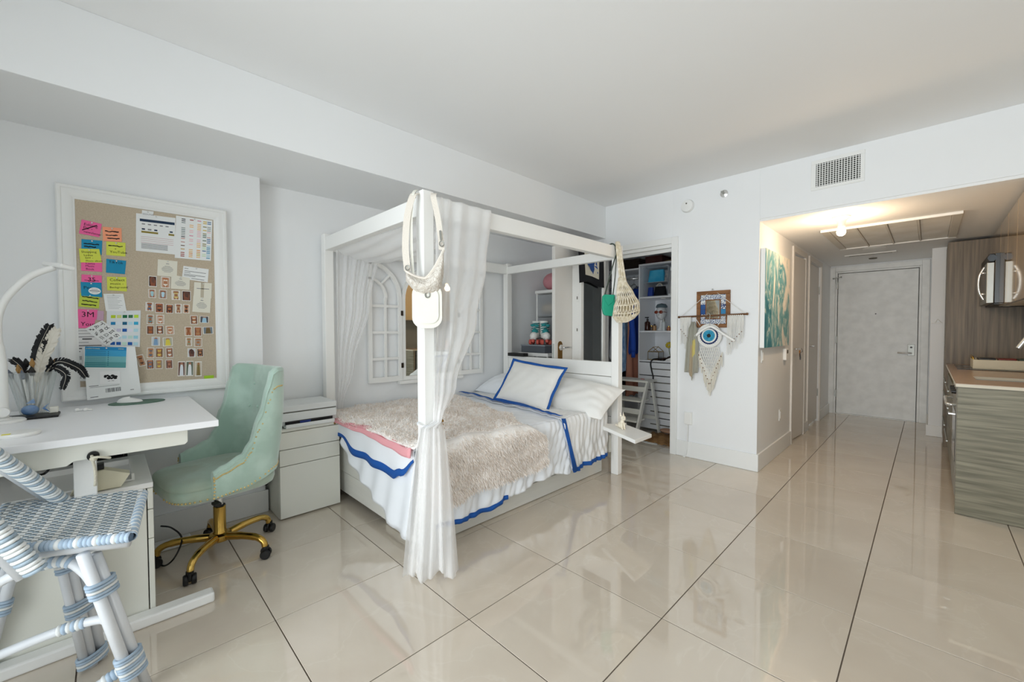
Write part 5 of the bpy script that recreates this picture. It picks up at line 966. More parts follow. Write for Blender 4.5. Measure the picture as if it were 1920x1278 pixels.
def shell(u, v):
    x, y, nx, ny = plan(u); zt_, zb_ = ztop_c(u), zbot_c(u); th = 0.05; hgt = (zt_ - 0.45) / 0.6
    lean = 0.055 * max(0, ny) * ((max(0, 1)))
    k = v * 5
    if k < 2: z = lerp(zb_ + 0.02, zt_ - 0.02, k / 2); o = 0.006
    elif k < 3: f = k - 2; a = pi * f; z = zt_ - 0.02 + 0.02 * sin(a); o = th / 2 - (th / 2 - 0.006) * cos(a)
    else: f = (k - 3) / 2; z = lerp(zt_ - 0.02, zb_, f); o = th - 0.006 + 0.012 * sin(pi * f)
    if k < 2 and 0.27 < u < 0.73 and z > 0.6:
        q = abs(sin((u - .27) / .46 * pi * 3)) * abs(sin((z - 0.6) / 0.44 * pi * 3)); o -= 0.010 * q
    w = max(0, (z - 0.5) / 0.55); x2 = x + nx * o; y2 = y + ny * o
    back = 0.035 * w * max(0, min(1, (y - 0.02) / 0.18)); flare = 1 + 0.13 * w
    return (x2 * flare, y2 + back, z)
MB().grid(shell, 96, 40).build('backrest', M_velvet, t, smooth=True, local=True)
# end caps of the arms
mb = MB()
for u in (0.0, 1.0): pts = [shell(u, k / 40) for k in range(41)]; mb.add(pts, [tuple(range(41))])
mb.build('arm_front', M_velvet, t, local=True)
# tufting buttons, nailheads
mb = MB()
for r_ in range(3):
    for c in range(3 + (r_ % 2)):
        u = 0.36 + 0.28 * (c + (0.5 if r_ % 2 == 0 else 0)) / 3.5; z = 0.66 + 0.14 * r_; v = 0.4 * (z - (zbot_c(u) + .02)) / (ztop_c(u) - .04 - zbot_c(u)); p = shell(u, v); mb.sph(p, 0.009, 8, 5)
mb.build('tuft_button', M_velvet, t, smooth=True, local=True)
mb = MB()
for sgn in (0, 1):
    for k in range(46):
        s = k / 45 * 0.33; u = s if sgn == 0 else 1 - s; p = Vector(shell(u, 0.66)); mb.sph(p, 0.0045, 6, 4)
for k in range(54):
    u = k / 53 ; p = Vector(shell(u, 0.985)); mb.sph(p, 0.0055, 6, 4)
for sgn in (0, 1):
    for k in range(7): p = Vector(shell(float(sgn), 0.63 + 0.35 * k / 6)); mb.sph(p, 0.0055, 6, 4)
for k in range(26):
    a = lerp(pi * 1.02, pi * 1.98, k / 25); cx = abs(cos(a)) ** 0.45 * (1 if cos(a) > 0 else -1); cy = -abs(sin(a)) ** 0.45; mb.sph((cx * 0.246, -0.015 + cy * 0.246, 0.415), 0.0055, 6, 4)
stuff(mb.build('nailheads', mat('nail_brass', '#e0c88c', .35, metal=.8), t, smooth=True, local=True))['label'] = 'row of gold nailheads'
for sg_ in (0, 1): MB().tube([shell(abs(sg_ - k / 80 * 0.335), 0.60) for k in range(81)], 0.0045, 6).build('piping', M_velvet, t, smooth=True, local=True)
B_ = MB().box((-0.1, -0.12, 0.375), (0.1, 0.1, 0.394)).tube([(0.06, -0.06, 0.38), (0.2, -0.08, 0.378), (0.225, -0.085, 0.374)], 0.006, 6).box((0.2, -0.10, 0.368), (0.25, -0.07, 0.38)).build('tilt_plate', M_black, t, local=True)
MB().lathe([(0.019, 0.25), (0.019, 0.38)], (0, 0, 0), 16).build('gas_lift', M_chrome, t, local=True, auto=40)
MB().lathe([(0, 0.115), (0.034, 0.115), (0.034, 0.13), (0.03, 0.14), (0.03, 0.27), (0.031, 0.275), (0.027, 0.28), (0, 0.28)], (0, 0, 0), 24).build('column', M_gold, t, local=True, auto=40)
MB().lathe([(0.0285, 0.2755), (0.0285, 0.283), (0.02, 0.285), (0, 0.285)], (0, 0, 0), 16).build('collar', M_black, t, local=True)
MB().lathe([(0, 0.085), (0.05, 0.085), (0.056, 0.095), (0.056, 0.118), (0.045, 0.126), (0, 0.126)], (0, 0, 0), 24).build('hub', M_gold, t, local=True, auto=40)
for k in range(5):
    a = R(-35 - 9 + 72 * k) ; dx, dy = cos(a), sin(a)
    P = smoothpath([(0.04 * dx, 0.04 * dy, 0.105), (0.14 * dx, 0.14 * dy, 0.115), (0.23 * dx, 0.23 * dy, 0.112), (0.272 * dx, 0.272 * dy, 0.092), (0.283 * dx, 0.283 * dy, 0.06)], 6)
    bl_ = MB().tube(P, [0.021] * 6 + [0.019] * 6 + [0.017] * 6 + [0.016] * 7, 10).build('base_leg', M_gold, t, smooth=True, local=True)
    q = Vector((0.287 * dx, 0.287 * dy, 0)); s = Vector((-dy, dx, 0)); ax = Matrix.Rotation(a + 0.5, 4, 'Z') @ Matrix.Rotation(R(90), 4, 'X'); mb = MB()
    for o_ in (-0.017, 0.017):
        c = q + Vector((cos(a + 0.5 + pi / 2), sin(a + 0.5 + pi / 2), 0)) * o_ + Vector((0, 0, 0.0265)); mb.lathe([(0, -0.011), (0.022, -0.011), (0.026, -0.006), (0.026, 0.006), (0.022, 0.011), (0, 0.011)], c, 16, X=ax)
    mb.lathe([(0, -0.006), (0.024, -0.006), (0.027, 0), (0.024, 0.006), (0, 0.006)], q + Vector((0, 0, 0.04)), 14, X=ax); mb.lathe([(0, 0.052), (0.017, 0.052), (0.017, 0.068), (0, 0.068)], q, 12)
    mb.build('caster', M_black, bl_, local=True, auto=40)
tag(MB().tube(smoothpath([(-3.0, 0.17, 0.012), (-2.86, 0.19, 0.01), (-2.78, 0.23, 0.07), (-2.86, 0.27, 0.13), (-3.0, 0.24, 0.15), (-3.1, 0.2, 0.14)], 6), 0.0045, 6).build('floor_cable', M_black, smooth=True), 'thin black cable looping on the floor beside the chair casters', 'cable')
tag(MB().tube(smoothpath([(-3.222, 0.70, 0.48), (-3.222, 0.74, 0.3), (-3.225, 0.765, 0.2), (-3.22, 0.79, 0.24)], 6), 0.009, 6).build('wall_cable', M_black, smooth=True), 'thick black cord behind the chair at the wall corner', 'cord')

# ================================================================= FILE CABINET + PRINTER
t = T('file_cabinet', 'white three drawer metal file cabinet between chair and bed', 'cabinet', (-3.17, 0.99, 0))
xf = -3.0
B('carcass', (-3.345, 0.796, 0.004), (xf - 0.02, 1.192, 0.612), M_ivory, t, bevel=0.004)
B('top_strip', (xf - 0.018, 0.796, 0.591), (xf, 1.192, 0.612), M_ivory, t)
for z0, z1 in ((0.474, 0.587), (0.364, 0.470), (0.012, 0.360)): B('drawer', (xf - 0.018, 0.797, z0), (xf, 1.191, z1), M_ivory, t, bevel=0.002)
B('reveal', (xf - 0.0195, 0.798, 0.01), (xf - 0.0185, 1.19, 0.6), M_dgap, t, bevel=0)
MB().lathe([(0, 0), (0.008, 0), (0.008, 0.004), (0, 0.004)], (xf, 1.158, 0.601), 12, X=Matrix.Rotation(R(90), 4, 'Y')).build('lock', M_brass, t)
M_prn = mat('printer_white', '#e2e5e4', 0.45)
t = T('printer', 'low white inkjet printer on top of the file cabinet', 'printer', (-3.17, 0.98, 0.613))
def pbox(name, a, b, m=M_prn, bv=0.006): return B(name, a, b, m, t, bevel=bv)
pbox('body', (-3.33, 0.785, 0.625), (-3.03, 1.182, 0.712)); pbox('scanner_lid', (-3.33, 0.782, 0.716), (-3.025, 1.185, 0.758), bv=0.008)
pbox('front_panel', (-3.03, 0.79, 0.655), (-3.012, 1.178, 0.711)); pbox('lid_gap', (-3.325, 0.786, 0.7115), (-3.03, 1.181, 0.7165), M_dgap, 0)
pbox('output_slot', (-3.03, 0.84, 0.634), (-3.016, 1.15, 0.654), M_black, 0.001); pbox('paper_tray', (-3.15, 0.83, 0.6165), (-2.975, 1.15, 0.6245)); pbox('tray_lip', (-2.985, 0.83, 0.6165), (-2.972, 1.15, 0.642))
pbox('foot', (-3.32, 0.79, 0.6135), (-3.03, 0.82, 0.6245), M_prn, 0); pbox('foot', (-3.32, 1.155, 0.6135), (-3.03, 1.178, 0.6245), M_prn, 0)
B('cartridge_window', (-3.0155, 0.93, 0.636), (-3.0145, 1.0, 0.65), mat('printer_blue', '#2a3f8a', .4), t, bevel=0)
text('lettering', 'Canon', (-3.05, 0.94, 0.7582), 0.012, Gr, t, 'z', roll=R(90))

# ================================================================= RATTAN COUNTER STOOL (foreground)
M_rat = mat('white_rattan_pole', '#dfe3e7', 0.4, var=0.05, vs=12)
M_wb = mat('pale_blue_strand', '#b3c6d8', 0.5, col2='#a2b7cb', vs=30); M_ww = mat('white_strand', '#e2e5e4', 0.5); M_wg = mat('blue_grey_strand', '#a5b5c1', 0.5, col2='#93a6b4', vs=30)
t = st = T('rattan_stool', 'white rattan counter stool with pale blue woven seat in the foreground', 'stool', (-2.1, -0.12, 0))
A_, B_p, C_, D_p = Vector((-2.25, 0.093, 0)), Vector((-1.80, 0.042, 0)), Vector((-2.44, -0.285, 0)), Vector((-2.01, -0.325, 0))
ZSE = 0.62
def sp(u, v): return A_.lerp(B_p, u).lerp(C_.lerp(D_p, u), v)   # u along front edge, v toward the back
def saddle(u, v): return ZSE - 0.012 * sin(pi * u) - 0.004 * sin(pi * v)
NU, NV = 30, 26
mb = MB()
for i in range(NU):
    for j in range(NV):
        u0, u1 = i / NU, (i + 1) / NU; v0, v1 = j / NV, (j + 1) / NV; odd = (i // 1 + (j // 2)) % 2
        if (i + j) % 2 == 0:   # blue-grey strand over, along u
            pts = [(lerp(u0 - .012, u1 + .012, k / 4), 0.004 * sin(pi * k / 4)) for k in range(5)]
            vs = []
            for uu, h in pts:
                uu = min(1, max(0, uu))
                for vv in (v0 + .002, v1 - .002): p = sp(uu, vv); vs.append((p.x, p.y, saddle(uu, vv) + h))
            mb.add(vs, [(2 * k, 2 * k + 1, 2 * k + 3, 2 * k + 2) for k in range(4)], 0 if (j % 3) else 1)
        else:
            pts = [(lerp(v0 - .014, v1 + .014, k / 4), 0.0045 * sin(pi * k / 4)) for k in range(5)]; vs = []
            for vv, h in pts:
                vv = min(1, max(0, vv))
                for uu in (lerp(u0, u1, .14), lerp(u0, u1, .86)): p = sp(uu, vv); vs.append((p.x, p.y, saddle(uu, vv) + h))
            mb.add(vs, [(2 * k, 2 * k + 1, 2 * k + 3, 2 * k + 2) for k in range(4)], 2 if i % 3 else 1)
mb.grid(lambda u, v: (*sp(u, v)[:2], saddle(u, v) - 0.006), 10, 10, 0)
stuff(mb.build('woven_seat', [M_wg, M_ww, M_ww], t))
def wrapped(mb, pts, r, pitch=0.012, pat=(0, 0, 1, 1), n=10, fat=0.003):
    P = [Vector(p) for p in pts]; acc = [0]
    for a, b_ in zip(P, P[1:]): acc.append(acc[-1] + (b_ - a).length)
    tot = acc[-1]; k = max(1, int(tot / pitch))
    def at(d):
        d = max(0, min(tot, d))
        for i in range(len(P) - 1):
            if d <= acc[i + 1] + 1e-9: return P[i].lerp(P[i + 1], (d - acc[i]) / max(1e-9, acc[i + 1] - acc[i]))
        return P[-1]
    for i in range(k): d0 = tot * i / k; d1 = tot * (i + 1) / k; dm = (d0 + d1) / 2; mb.tube([at(d0), at(lerp(d0, d1, .25)), at(dm), at(lerp(d0, d1, .75)), at(d1)], [r, r + fat * .8, r + fat, r + fat * .8, r], n, pat[i % len(pat)], cap=False)
# wrapped rim of the seat
mb = MB(); z0 = ZSE - 0.016
wrapped(mb, [sp(0, 0) + Vector((0, 0, z0)), sp(1, 0) + Vector((0, 0, z0))], 0.013, 0.0115, (0, 1, 0)); wrapped(mb, [sp(1, 0) + Vector((0, 0, z0)), sp(1, 1) + Vector((0, 0, z0))], 0.014, 0.012, (0, 0, 0, 1))
wrapped(mb, [sp(0, 0) + Vector((0, 0, z0)), sp(0, 1) + Vector((0, 0, z0))], 0.013, 0.012, (0, 0, 1)); wrapped(mb, [sp(0, 1) + Vector((0, 0, z0)), sp(1, 1) + Vector((0, 0, z0))], 0.013, 0.012, (0, 0, 1))
stuff(mb.build('seat_rim', [M_wb, M_ww], t, smooth=True))
# under-seat rails
inset = lambda u, v, z: sp(u, v) + Vector((0, 0, z))
MB().tube([inset(0.93, 0.02, 0.575), inset(0.95, 1.0, 0.575)], 0.016, 10).build('seat_rail', M_rat, t, smooth=True); MB().tube([inset(0.07, 0.05, 0.575), inset(0.05, 1.0, 0.575)], 0.016, 10).build('seat_rail', M_rat, t, smooth=True)
MB().tube([inset(0.1, 0.3, 0.57), inset(0.9, 0.3, 0.57)], 0.015, 10).build('seat_rail', M_rat, t, smooth=True)
legs = [((-1.865, -0.055, 0.57), (-1.925, 0.062, 0.0)), ((-2.165, -0.115, 0.57), (-2.222, -0.052, 0.0)), ((-2.04, -0.27, 0.57), (-2.0, -0.42, 0.0)), ((-2.36, -0.24, 0.57), (-2.40, -0.36, 0.0))]
wr_all = []
for li, (a, b_) in enumerate(legs):
    a, b_ = Vector(a), Vector(b_); sd = Vector((0.72, -0.69, 0)) * 0.019 if li < 2 else Vector((0.7, 0.7, 0)) * 0.019
    MB().tube([a + sd * 1.0, b_ + sd], 0.0165, 10).build('leg', M_rat, t, smooth=True); MB().tube([a - sd * 1.0 + Vector((0, 0, -0.02)), b_ - sd], 0.0165, 10).build('leg', M_rat, t, smooth=True)
    if li == 1: MB().tube([a + sd * 2.6, b_ + sd * 2.4 + Vector((0, 0, .02))], 0.013, 10).build('leg', M_rat, t, smooth=True)
    for zc, n_r in ((0.43, 5), (0.12 if li == 0 else 0.25, 8 if li == 0 else 5), (0.03 if li else 0.28, 4)):
        if li == 0 and zc == 0.28: continue
        mb = MB(); k = (0.57 - zc) / 0.57; c = a.lerp(b_, k); ax = (b_ - a).normalized()
        wrap_w = 0.041 if li != 1 else 0.05; off = sd * 0.6 if li == 1 else Vector((0, 0, 0))
        for r_ in range(n_r):
            p = c + ax * 0.0115 * (r_ - n_r / 2) + off; sdn = sd.normalized(); n2 = ax.cross(sdn).normalized()
            mb.tube([p + sdn * wrap_w * cos(q_) + n2 * 0.0215 * sin(q_) for q_ in [2 * pi * i / 20 for i in range(20)]], 0.0058, 6, (0, 0, 1)[r_ % 3], closed=True)
        mb.build('leg_wrap', [M_wb, M_ww], t, smooth=True)
a0 = Vector(legs[0][0]).lerp(Vector(legs[0][1]), 0.28); b0 = Vector(legs[2][0]).lerp(Vector(legs[2][1]), 0.28)
hoop = smoothpath([a0 + Vector((.0, -0.012, 0)), a0 + Vector((-0.012, -0.045, 0.085)), lerp(a0, b0, .33) + Vector((0.0, 0, 0.125)), lerp(a0, b0, .66) + Vector((0, 0, 0.105)), b0 + Vector((0, 0.02, 0.05)), b0], 8)
MB().tube(hoop, 0.0145, 10).build('side_hoop', M_rat, t, smooth=True)
mb = MB(); wrapped(mb, hoop[13:21], 0.0155, 0.011, (0, 1)); mb.build('hoop_wrap', [M_wb, M_ww], t, smooth=True)
a1 = Vector(legs[0][0]).lerp(Vector(legs[0][1]), 0.47); b1 = Vector(legs[2][0]).lerp(Vector(legs[2][1]), 0.66); c1 = Vector(legs[1][0]).lerp(Vector(legs[1][1]), 0.5)
st1 = smoothpath([c1 + Vector((0.05, 0.0, 0.0)), a1 + Vector((-0.05, -0.02, 0.0)), a1 + Vector((-0.1, -0.09, -0.01)), a1 + Vector((-0.14, -0.2, -0.02)), b1 + Vector((-0.1, 0.0, 0.0))], 8)
st1 = smoothpath([a1 + Vector((-.01, 0, 0)), a1 + Vector((-0.06, -0.05, -0.005)), a1 + Vector((-0.10, -0.15, -0.02)), a1 + Vector((-0.13, -0.3, -0.05))], 8)
MB().tube(st1, 0.0145, 10).build('stretcher', M_rat, t, smooth=True); mb = MB(); wrapped(mb, st1[10:16], 0.0155, 0.011, (0, 1)); mb.build('stretcher_wrap', [M_wb, M_ww], t, smooth=True); mb = MB(); wrapped(mb, st1[2:6], 0.0155, 0.010, (0, 1, 1)); mb.build('stretcher_wrap', [M_wb, M_ww], t, smooth=True)
a2 = Vector(legs[0][0]).lerp(Vector(legs[0][1]), 0.8); st2 = smoothpath([a2 + Vector((-.01, -0.01, 0)), a2 + Vector((-0.01, -0.1, -0.03)), a2 + Vector((0.01, -0.22, -0.05)), a2 + Vector((0.02, -0.4, -0.06))], 8)
MB().tube(st2, 0.0145, 10).build('stretcher', M_rat, t, smooth=True); mb = MB(); wrapped(mb, st2[1:7], 0.0155, 0.011, (0, 1, 0)); mb.build('stretcher_wrap', [M_wb, M_ww], t, smooth=True)
# back supports: flat wrapped band plus plain pole, rising to the back
for (p, q_, nm) in (((-1.868, -0.165, 0.548), (-1.905, -0.43, 1.06), 0), ((-2.365, -0.128, 0.595), (-2.05, -0.40, 1.07), 1)):
    p, q_ = Vector(p), Vector(q_); ax = (q_ - p).normalized(); wv = ax.cross(Vector((0.72, -0.69, 0.0))).normalized(); nv = ax.cross(wv).normalized(); n_r = int((q_ - p).length / 0.0125)
    mb = MB()
    for r_ in range(n_r):
        c = p + ax * 0.0125 * (r_ + .5); mb.tube([c + wv * 0.027 * cos(g_) + nv * 0.016 * sin(g_) for g_ in [2 * pi * i / 18 for i in range(18)]], 0.0066, 6, (0, 1, 1, 0, 1)[r_ % 5], closed=True)
    stuff(mb.build('back_support_wrap', [M_wg, M_ww], t, smooth=True))
    MB().tube([p - wv * 0.043 * (1 if (wv.z > 0) != (nm == 1) else -1), q_ - wv * 0.043 * (1 if (wv.z > 0) != (nm == 1) else -1)], 0.0165, 10).build('back_support', M_rat, t, smooth=True)
MB().tube(smoothpath([(-2.05, -0.40, 1.06), (-2.04, -0.44, 1.10), (-1.99, -0.47, 1.12), (-1.93, -0.46, 1.10), (-1.905, -0.43, 1.05)], 6), 0.018, 10).build('back_rail', M_rat, t, smooth=True)
# ================================================================= NOOK BEHIND THE HEADBOARD
t = d4 = S(T('door_4', 'open cream closet door behind the headboard with brass plate', None, (-2.65, 4.08, 0)))
B('leaf', (-2.672, 3.2, 0.012), (-2.632, 4.075, 2.108), M_door, d4)
MB().prism([(3.245 + 0.0, 0.93), (3.315, 0.93), (3.315, 1.12)] + [(3.28 + 0.035 * cos(a), 1.12 + 0.035 * sin(a)) for a in [pi * i / 8 for i in range(9)]] + [(3.245, 1.12)], 'x', -2.632, -2.628).build('escutcheon', M_brass, d4)
MB().lathe([(0, 0), (0.028, 0), (0.03, 0.006), (0.024, 0.012), (0.011, 0.014), (0.01, 0.05), (0, 0.05)], (-2.628, 3.285, 1.09), 20, X=Matrix.Rotation(R(90), 4, 'Y')).tube([(-2.583, 3.28, 1.09), (-2.578, 3.34, 1.092), (-2.583, 3.40, 1.09)], 0.009, 8).build('handle', M_chrome, d4, auto=40)
B('latch_plate', (-2.663, 3.1985, 0.96), (-2.641, 3.2, 1.13), M_steel, d4, bevel=0)
M_cab = M_white
t = T('mirror_cabinet', 'tall white mirrored jewellery cabinet hung on the open closet door', 'cabinet', (-2.58, 3.7, 0.6))
MB().box((-2.63, 3.48, 0.55), (-2.535, 3.93, 2.02)).build('body', M_cab, t, bevel=0.003)
MB().box((-2.534, 3.48, 0.55), (-2.515, 3.525, 2.02)).box((-2.534, 3.885, 0.55), (-2.515, 3.93, 2.02)).box((-2.534, 3.525, 1.97), (-2.515, 3.885, 2.02)).box((-2.534, 3.525, 0.55), (-2.515, 3.885, 0.6)).build('door_frame', M_cab, t, bevel=0.002)
B('mirror', (-2.533, 3.526, 0.601), (-2.526, 3.884, 1.969), M_mirror, t, bevel=0)
for z in (1.27, 1.6): B('latch', (-2.575, 3.474, z - 0.04), (-2.545, 3.48, z + 0.04), M_white, t); 
for z in (1.27, 1.6): B('catch', (-2.565, 3.470, z - 0.015), (-2.555, 3.474, z + 0.015), M_dgap, t, bevel=0)
for y in (3.56, 3.85): MB().box((-2.675, y - .01, 2.109), (-2.6, y + .01, 2.112)).box((-2.6, y - .01, 2.02), (-2.597, y + .01, 2.112)).build('hanger_hook', M_steel, t)
# printed bandana hanging over the door top
t = T('printed_scarf', 'black bordered square scarf with blue animal print draped over the open door', 'scarf', (-2.5, 3.65, 1.75))
def scf(a, b_):   # a 0..1 along y, b 0 top .. 1 bottom hanging in front of the cabinet
    return Vector((-2.495 + 0.012 * sin(a * 7) * b_, lerp(3.40, 3.86, a) + 0.02 * b_ * (1 - a) , lerp(2.125, 1.745, b_) + (0.02 * sin(a * 5)) * b_))
mb = MB()
mb.grid(lambda u, v: scf(u, v), 20, 16)
def back(u, v): return Vector((lerp(-2.5, -2.66, v), lerp(3.40, 3.86, u), 2.127 + 0.004 * sin(v * pi)))
mb.grid(back, 12, 6); mb.grid(lambda u, v: Vector((-2.68, lerp(3.3, 3.8, u), lerp(2.125, 1.95, v))), 8, 4)
mb.build('cloth', M_bcloth, t, smooth=True, solid=0.002)
def patch(poly, dx): return [tuple(scf(a, b_) + Vector((dx, 0, 0))) for a, b_ in poly]
mb = MB(); mb.add(patch([(.2, .12), (.8, .12), (.8, .46), (.8, .8), (.5, .8), (.2, .8), (.2, .46)], .006), [tuple(range(7))[::-1]]); mb.build('centre_panel', mat('scarf_cream', '#d9d4c4', .9), t, solid=0.001)
rn = random.Random(21); mb = MB()
def blob(cx, cy, rx, ry, n=10): mb.add(patch([(cx + rx * cos(2 * pi * i / n) * rn.uniform(.85, 1.1), cy + ry * sin(2 * pi * i / n) * rn.uniform(.85, 1.1)) for i in range(n)], .009 + .0002 * rn.random()), [tuple(range(n))[::-1]])
blob(.45, .45, .16, .14, 16); blob(.52, .58, .12, .1); blob(.36, .36, .07, .09); blob(.6, .32, .025, .14); blob(.5, .26, .022, .12); blob(.4, .26, .02, .1); blob(.66, .52, .08, .07); blob(.7, .64, .06, .05); blob(.58, .68, .07, .05); blob(.68, .42, .03, .08); blob(.62, .74, .05, .025)
mb.build('animal_print', mat('scarf_blue', '#2c4f8f', .9), t)
mb = MB()
for k in range(9): blob(.1 + .1 * k, .05, .03, .03, 7)
mb.build('border_print', mat('scarf_grey', '#7f93ab', .9), t)
# clear drawer tower with clothes, pouf on top
M_acr = sheer('acrylic', '#e6eaee', 0.35)
t = T('clear_drawer_tower', 'clear plastic drawer tower full of clothes behind the headboard', 'drawers', (-3.03, 3.78, 0))
tx0, tx1, ty0, ty1 = -3.30, -2.74, 3.66, 4.06
B('top', (tx0 - .01, ty0 - .01, 1.70), (tx1 + .01, ty1 + .01, 1.735), M_white, t)
for x in (tx0, tx1 - 0.02):
    for y in (ty0, ty1 - .02): B('post', (x, y, 0.002), (x + .02, y + .02, 1.699), M_white, t, bevel=0.002)
for k, z in enumerate((0.62, 0.89, 1.16, 1.43)):
    dr = B('drawer', (tx0 + .022, ty0 - 0.004, z), (tx1 - .022, ty1 - .03, z + 0.25), M_acr, t, bevel=0.006)
    mb = MB(); rn = random.Random(k)
    for i in range(4): mb.sph((lerp(tx0 + .1, tx1 - .1, i / 3), ty0 + .16 + rn.uniform(-.03, .03), z + 0.07 + rn.uniform(0, .05)), (0.11, 0.12, 0.06 + rn.uniform(0, .03)), 12, 8, i % 3)
    mb.build('folded_clothes', [mat('cloth_sand', '#b9a98f', .9), mat('cloth_grey', '#8f9299', .9), mat('cloth_char', '#54565e', .9)] if k < 3 else [mat('cloth_sand', '#b9a98f', .9), mat('cloth_ecru', '#cfc4ae', .9), mat('cloth_grey', '#8f9299', .9)], t, smooth=True)
t = T('pink_bundle', 'round pink knitted pouf on top of the clear drawer tower', 'pouf', (-3.1, 3.78, 1.736))
def pouf(u, v):
    a = 2 * pi * u; b_ = pi * (v - .5); r = 0.17 * cos(b_) ** 0.7 if cos(b_) > 0 else 0; r *= 1 + 0.05 * abs(sin(4 * a)); return (-3.1 + r * cos(a), 3.82 + r * sin(a), 1.736 + 0.105 + 0.105 * sin(b_))
MB().grid(pouf, 48, 16, wrap=True).build('body', mat('pink_rib', '#cf8f97', .95, bump=.4, bs=60), t, smooth=True)
tag(MB().lathe([(0, 1.944), (0.028, 1.944), (0.02, 1.97), (0.026, 2.0), (0, 2.01)], (-3.06, 3.83, 0), 12).build('white_topper', M_cotton, smooth=True), 'small white knotted cloth on top of the pink pouf', 'cloth')
# storage box with skates, low white stand
t = T('white_stand', 'low white stand behind the left of the headboard', 'stand', (-3.02, 3.43, 0)); MB().box((-3.25, 3.30, 0.985), (-2.81, 3.56, 1.02)).build('top', M_white, t); 
for x in (-3.24, -2.84):
    for y in (3.31, 3.53): B('leg', (x, y, 0.001), (x + .02, y + .02, 0.984), M_white, t)
t = T('shoe_box', 'clear grey plastic shoe box under the roller skates', 'box', (-3.06, 3.43, 1.0205)); B('box', (-3.22, 3.32, 1.021), (-2.87, 3.54, 1.095), sheer('smoky_plastic', '#7e858e', 0.7), t); B('lid', (-3.225, 3.315, 1.095), (-2.865, 3.545, 1.107), mat('box_lid_grey', '#8d949b', .4), t)
M_skw = mat('skate_white', '#e9e9e4', .5); M_teal = mat('skate_teal', '#2b8f92', .7); M_whl = mat('wheel_coral', '#c7584c', .45)
def skate(loc, rz, lab):
    t = T('roller_skate', lab, 'roller skate', loc, rz, group='pair of roller skates')
    # toe points local -y
    def boot(u, v):
        a = 2 * pi * u; z = lerp(0.075, 0.25, v); yc_ = pl([(0, -0.02), (0.35, 0.02), (1, 0.05)], v); ry = pl([(0, 0.125), (0.25, 0.115), (0.5, 0.065), (1, 0.055)], v); rx = pl([(0, 0.04), (0.3, 0.045), (0.6, 0.042), (1, 0.045)], v); return (rx * cos(a), yc_ + ry * sin(a), z)
    MB().grid(boot, 24, 12, wrap=True).sph((0, -0.085, 0.095), (0.043, 0.06, 0.045), 16, 10).build('boot', M_skw, t, smooth=True, local=True)
    B_ = MB().sph((0, -0.03, 0.135), (0.036, 0.06, 0.045), 14, 8).build('tongue_panel', M_teal, t, smooth=True, local=True)
    mb = MB()
    for k in range(5): z = 0.13 + 0.024 * k; y = -0.055 + 0.012 * k; mb.tube([(-0.042, y + .02, z), (0, y - .022, z + .008), (0.042, y + .02, z + .01)], 0.0055, 6)
    mb.sph((-0.02, -0.05, 0.215), (0.028, 0.02, 0.016)).sph((0.024, -0.05, 0.21), (0.028, 0.02, 0.016)).build('laces', M_teal, t, smooth=True, local=True)
    MB().grid(lambda u, v: (0.046 * cos(2 * pi * u), 0.05 + 0.056 * sin(2 * pi * u), lerp(.236, .262, v)), 20, 2, wrap=True).build('collar', M_skw, t, smooth=True, local=True, solid=0.008)
    MB().box((-0.03, -0.12, 0.062), (0.03, 0.10, 0.076)).box((-0.012, -0.09, 0.04), (0.012, -0.05, 0.062)).box((-0.012, 0.04, 0.04), (0.012, 0.08, 0.062)).build('plate', M_steel, t, local=True)
    for y in (-0.07, 0.06):
        for x in (-0.042, 0.042): MB().lathe([(0, -0.016), (0.02, -0.016), (0.029, -0.01), (0.029, 0.01), (0.02, 0.016), (0, 0.016)], (x, y, 0.0295), 16, X=Matrix.Rotation(R(90), 4, 'Y')).build('wheel', M_whl, t, local=True, auto=40)
    MB().lathe([(0, 0.03), (0.018, 0.03), (0.02, 0.055), (0, 0.06)], (0, -0.125, 0), 12).build('toe_stop', M_whl, t, local=True)
    return t
skate((-3.10, 3.43, 1.1075), R(28), 'left white and teal roller skate with coral wheels, partly turned away')
skate((-2.965, 3.43, 1.1075), R(52), 'right white and teal roller skate with coral wheels, toe to the room')

# ================================================================= CLOSET INTERIOR
XT0, XT1, YT0 = -2.62, -1.95, 4.86
M_clw = mat('closet_shelf_white', '#f3f5f8', .5)
t = T('closet_tower', 'white built-in closet tower with open shelves over drawers', 'closet unit', (-2.28, 5.05, 0))
for x in (XT0, XT1 - .018): B('side', (x, YT0, 0.002), (x + .018, 5.30, 2.08), M_clw, t)
for z in (2.082, 1.665, 1.237, 0.866): B('shelf', (XT0 + .018 if z < 2.08 else XT0, YT0, z - .0), (XT1 - .018 if z < 2.08 else XT1, 5.30, z + .02), M_clw, t)
B('back', (XT0 + .018, 5.29, 0.02), (XT1 - .018, 5.30, 2.08), M_clw, t, bevel=0)
zz = [0.86, 0.693, 0.51, 0.33, 0.17, 0.02]
for a, b_ in zip(zz, zz[1:]): dw = B('drawer', (XT0 + .02, YT0 - .012, b_ + .008), (XT1 - .02, YT0 + .008, a - .004), M_clw, t); B('drawer_handle', (XT0 + .18, YT0 - .016, a - 0.085), (XT1 - 0.1, YT0 - .013, a - 0.073), M_dgap, dw, bevel=0)
B('hang_shelf', (-3.19, YT0, 2.04), (XT0 - .002, 5.30, 2.06), M_clw, t)
MB().tube([(-3.19, 5.02, 1.95), (XT0 - .003, 5.02, 1.95)], 0.014, 10).build('hanging_rod', M_chrome, t, smooth=True)
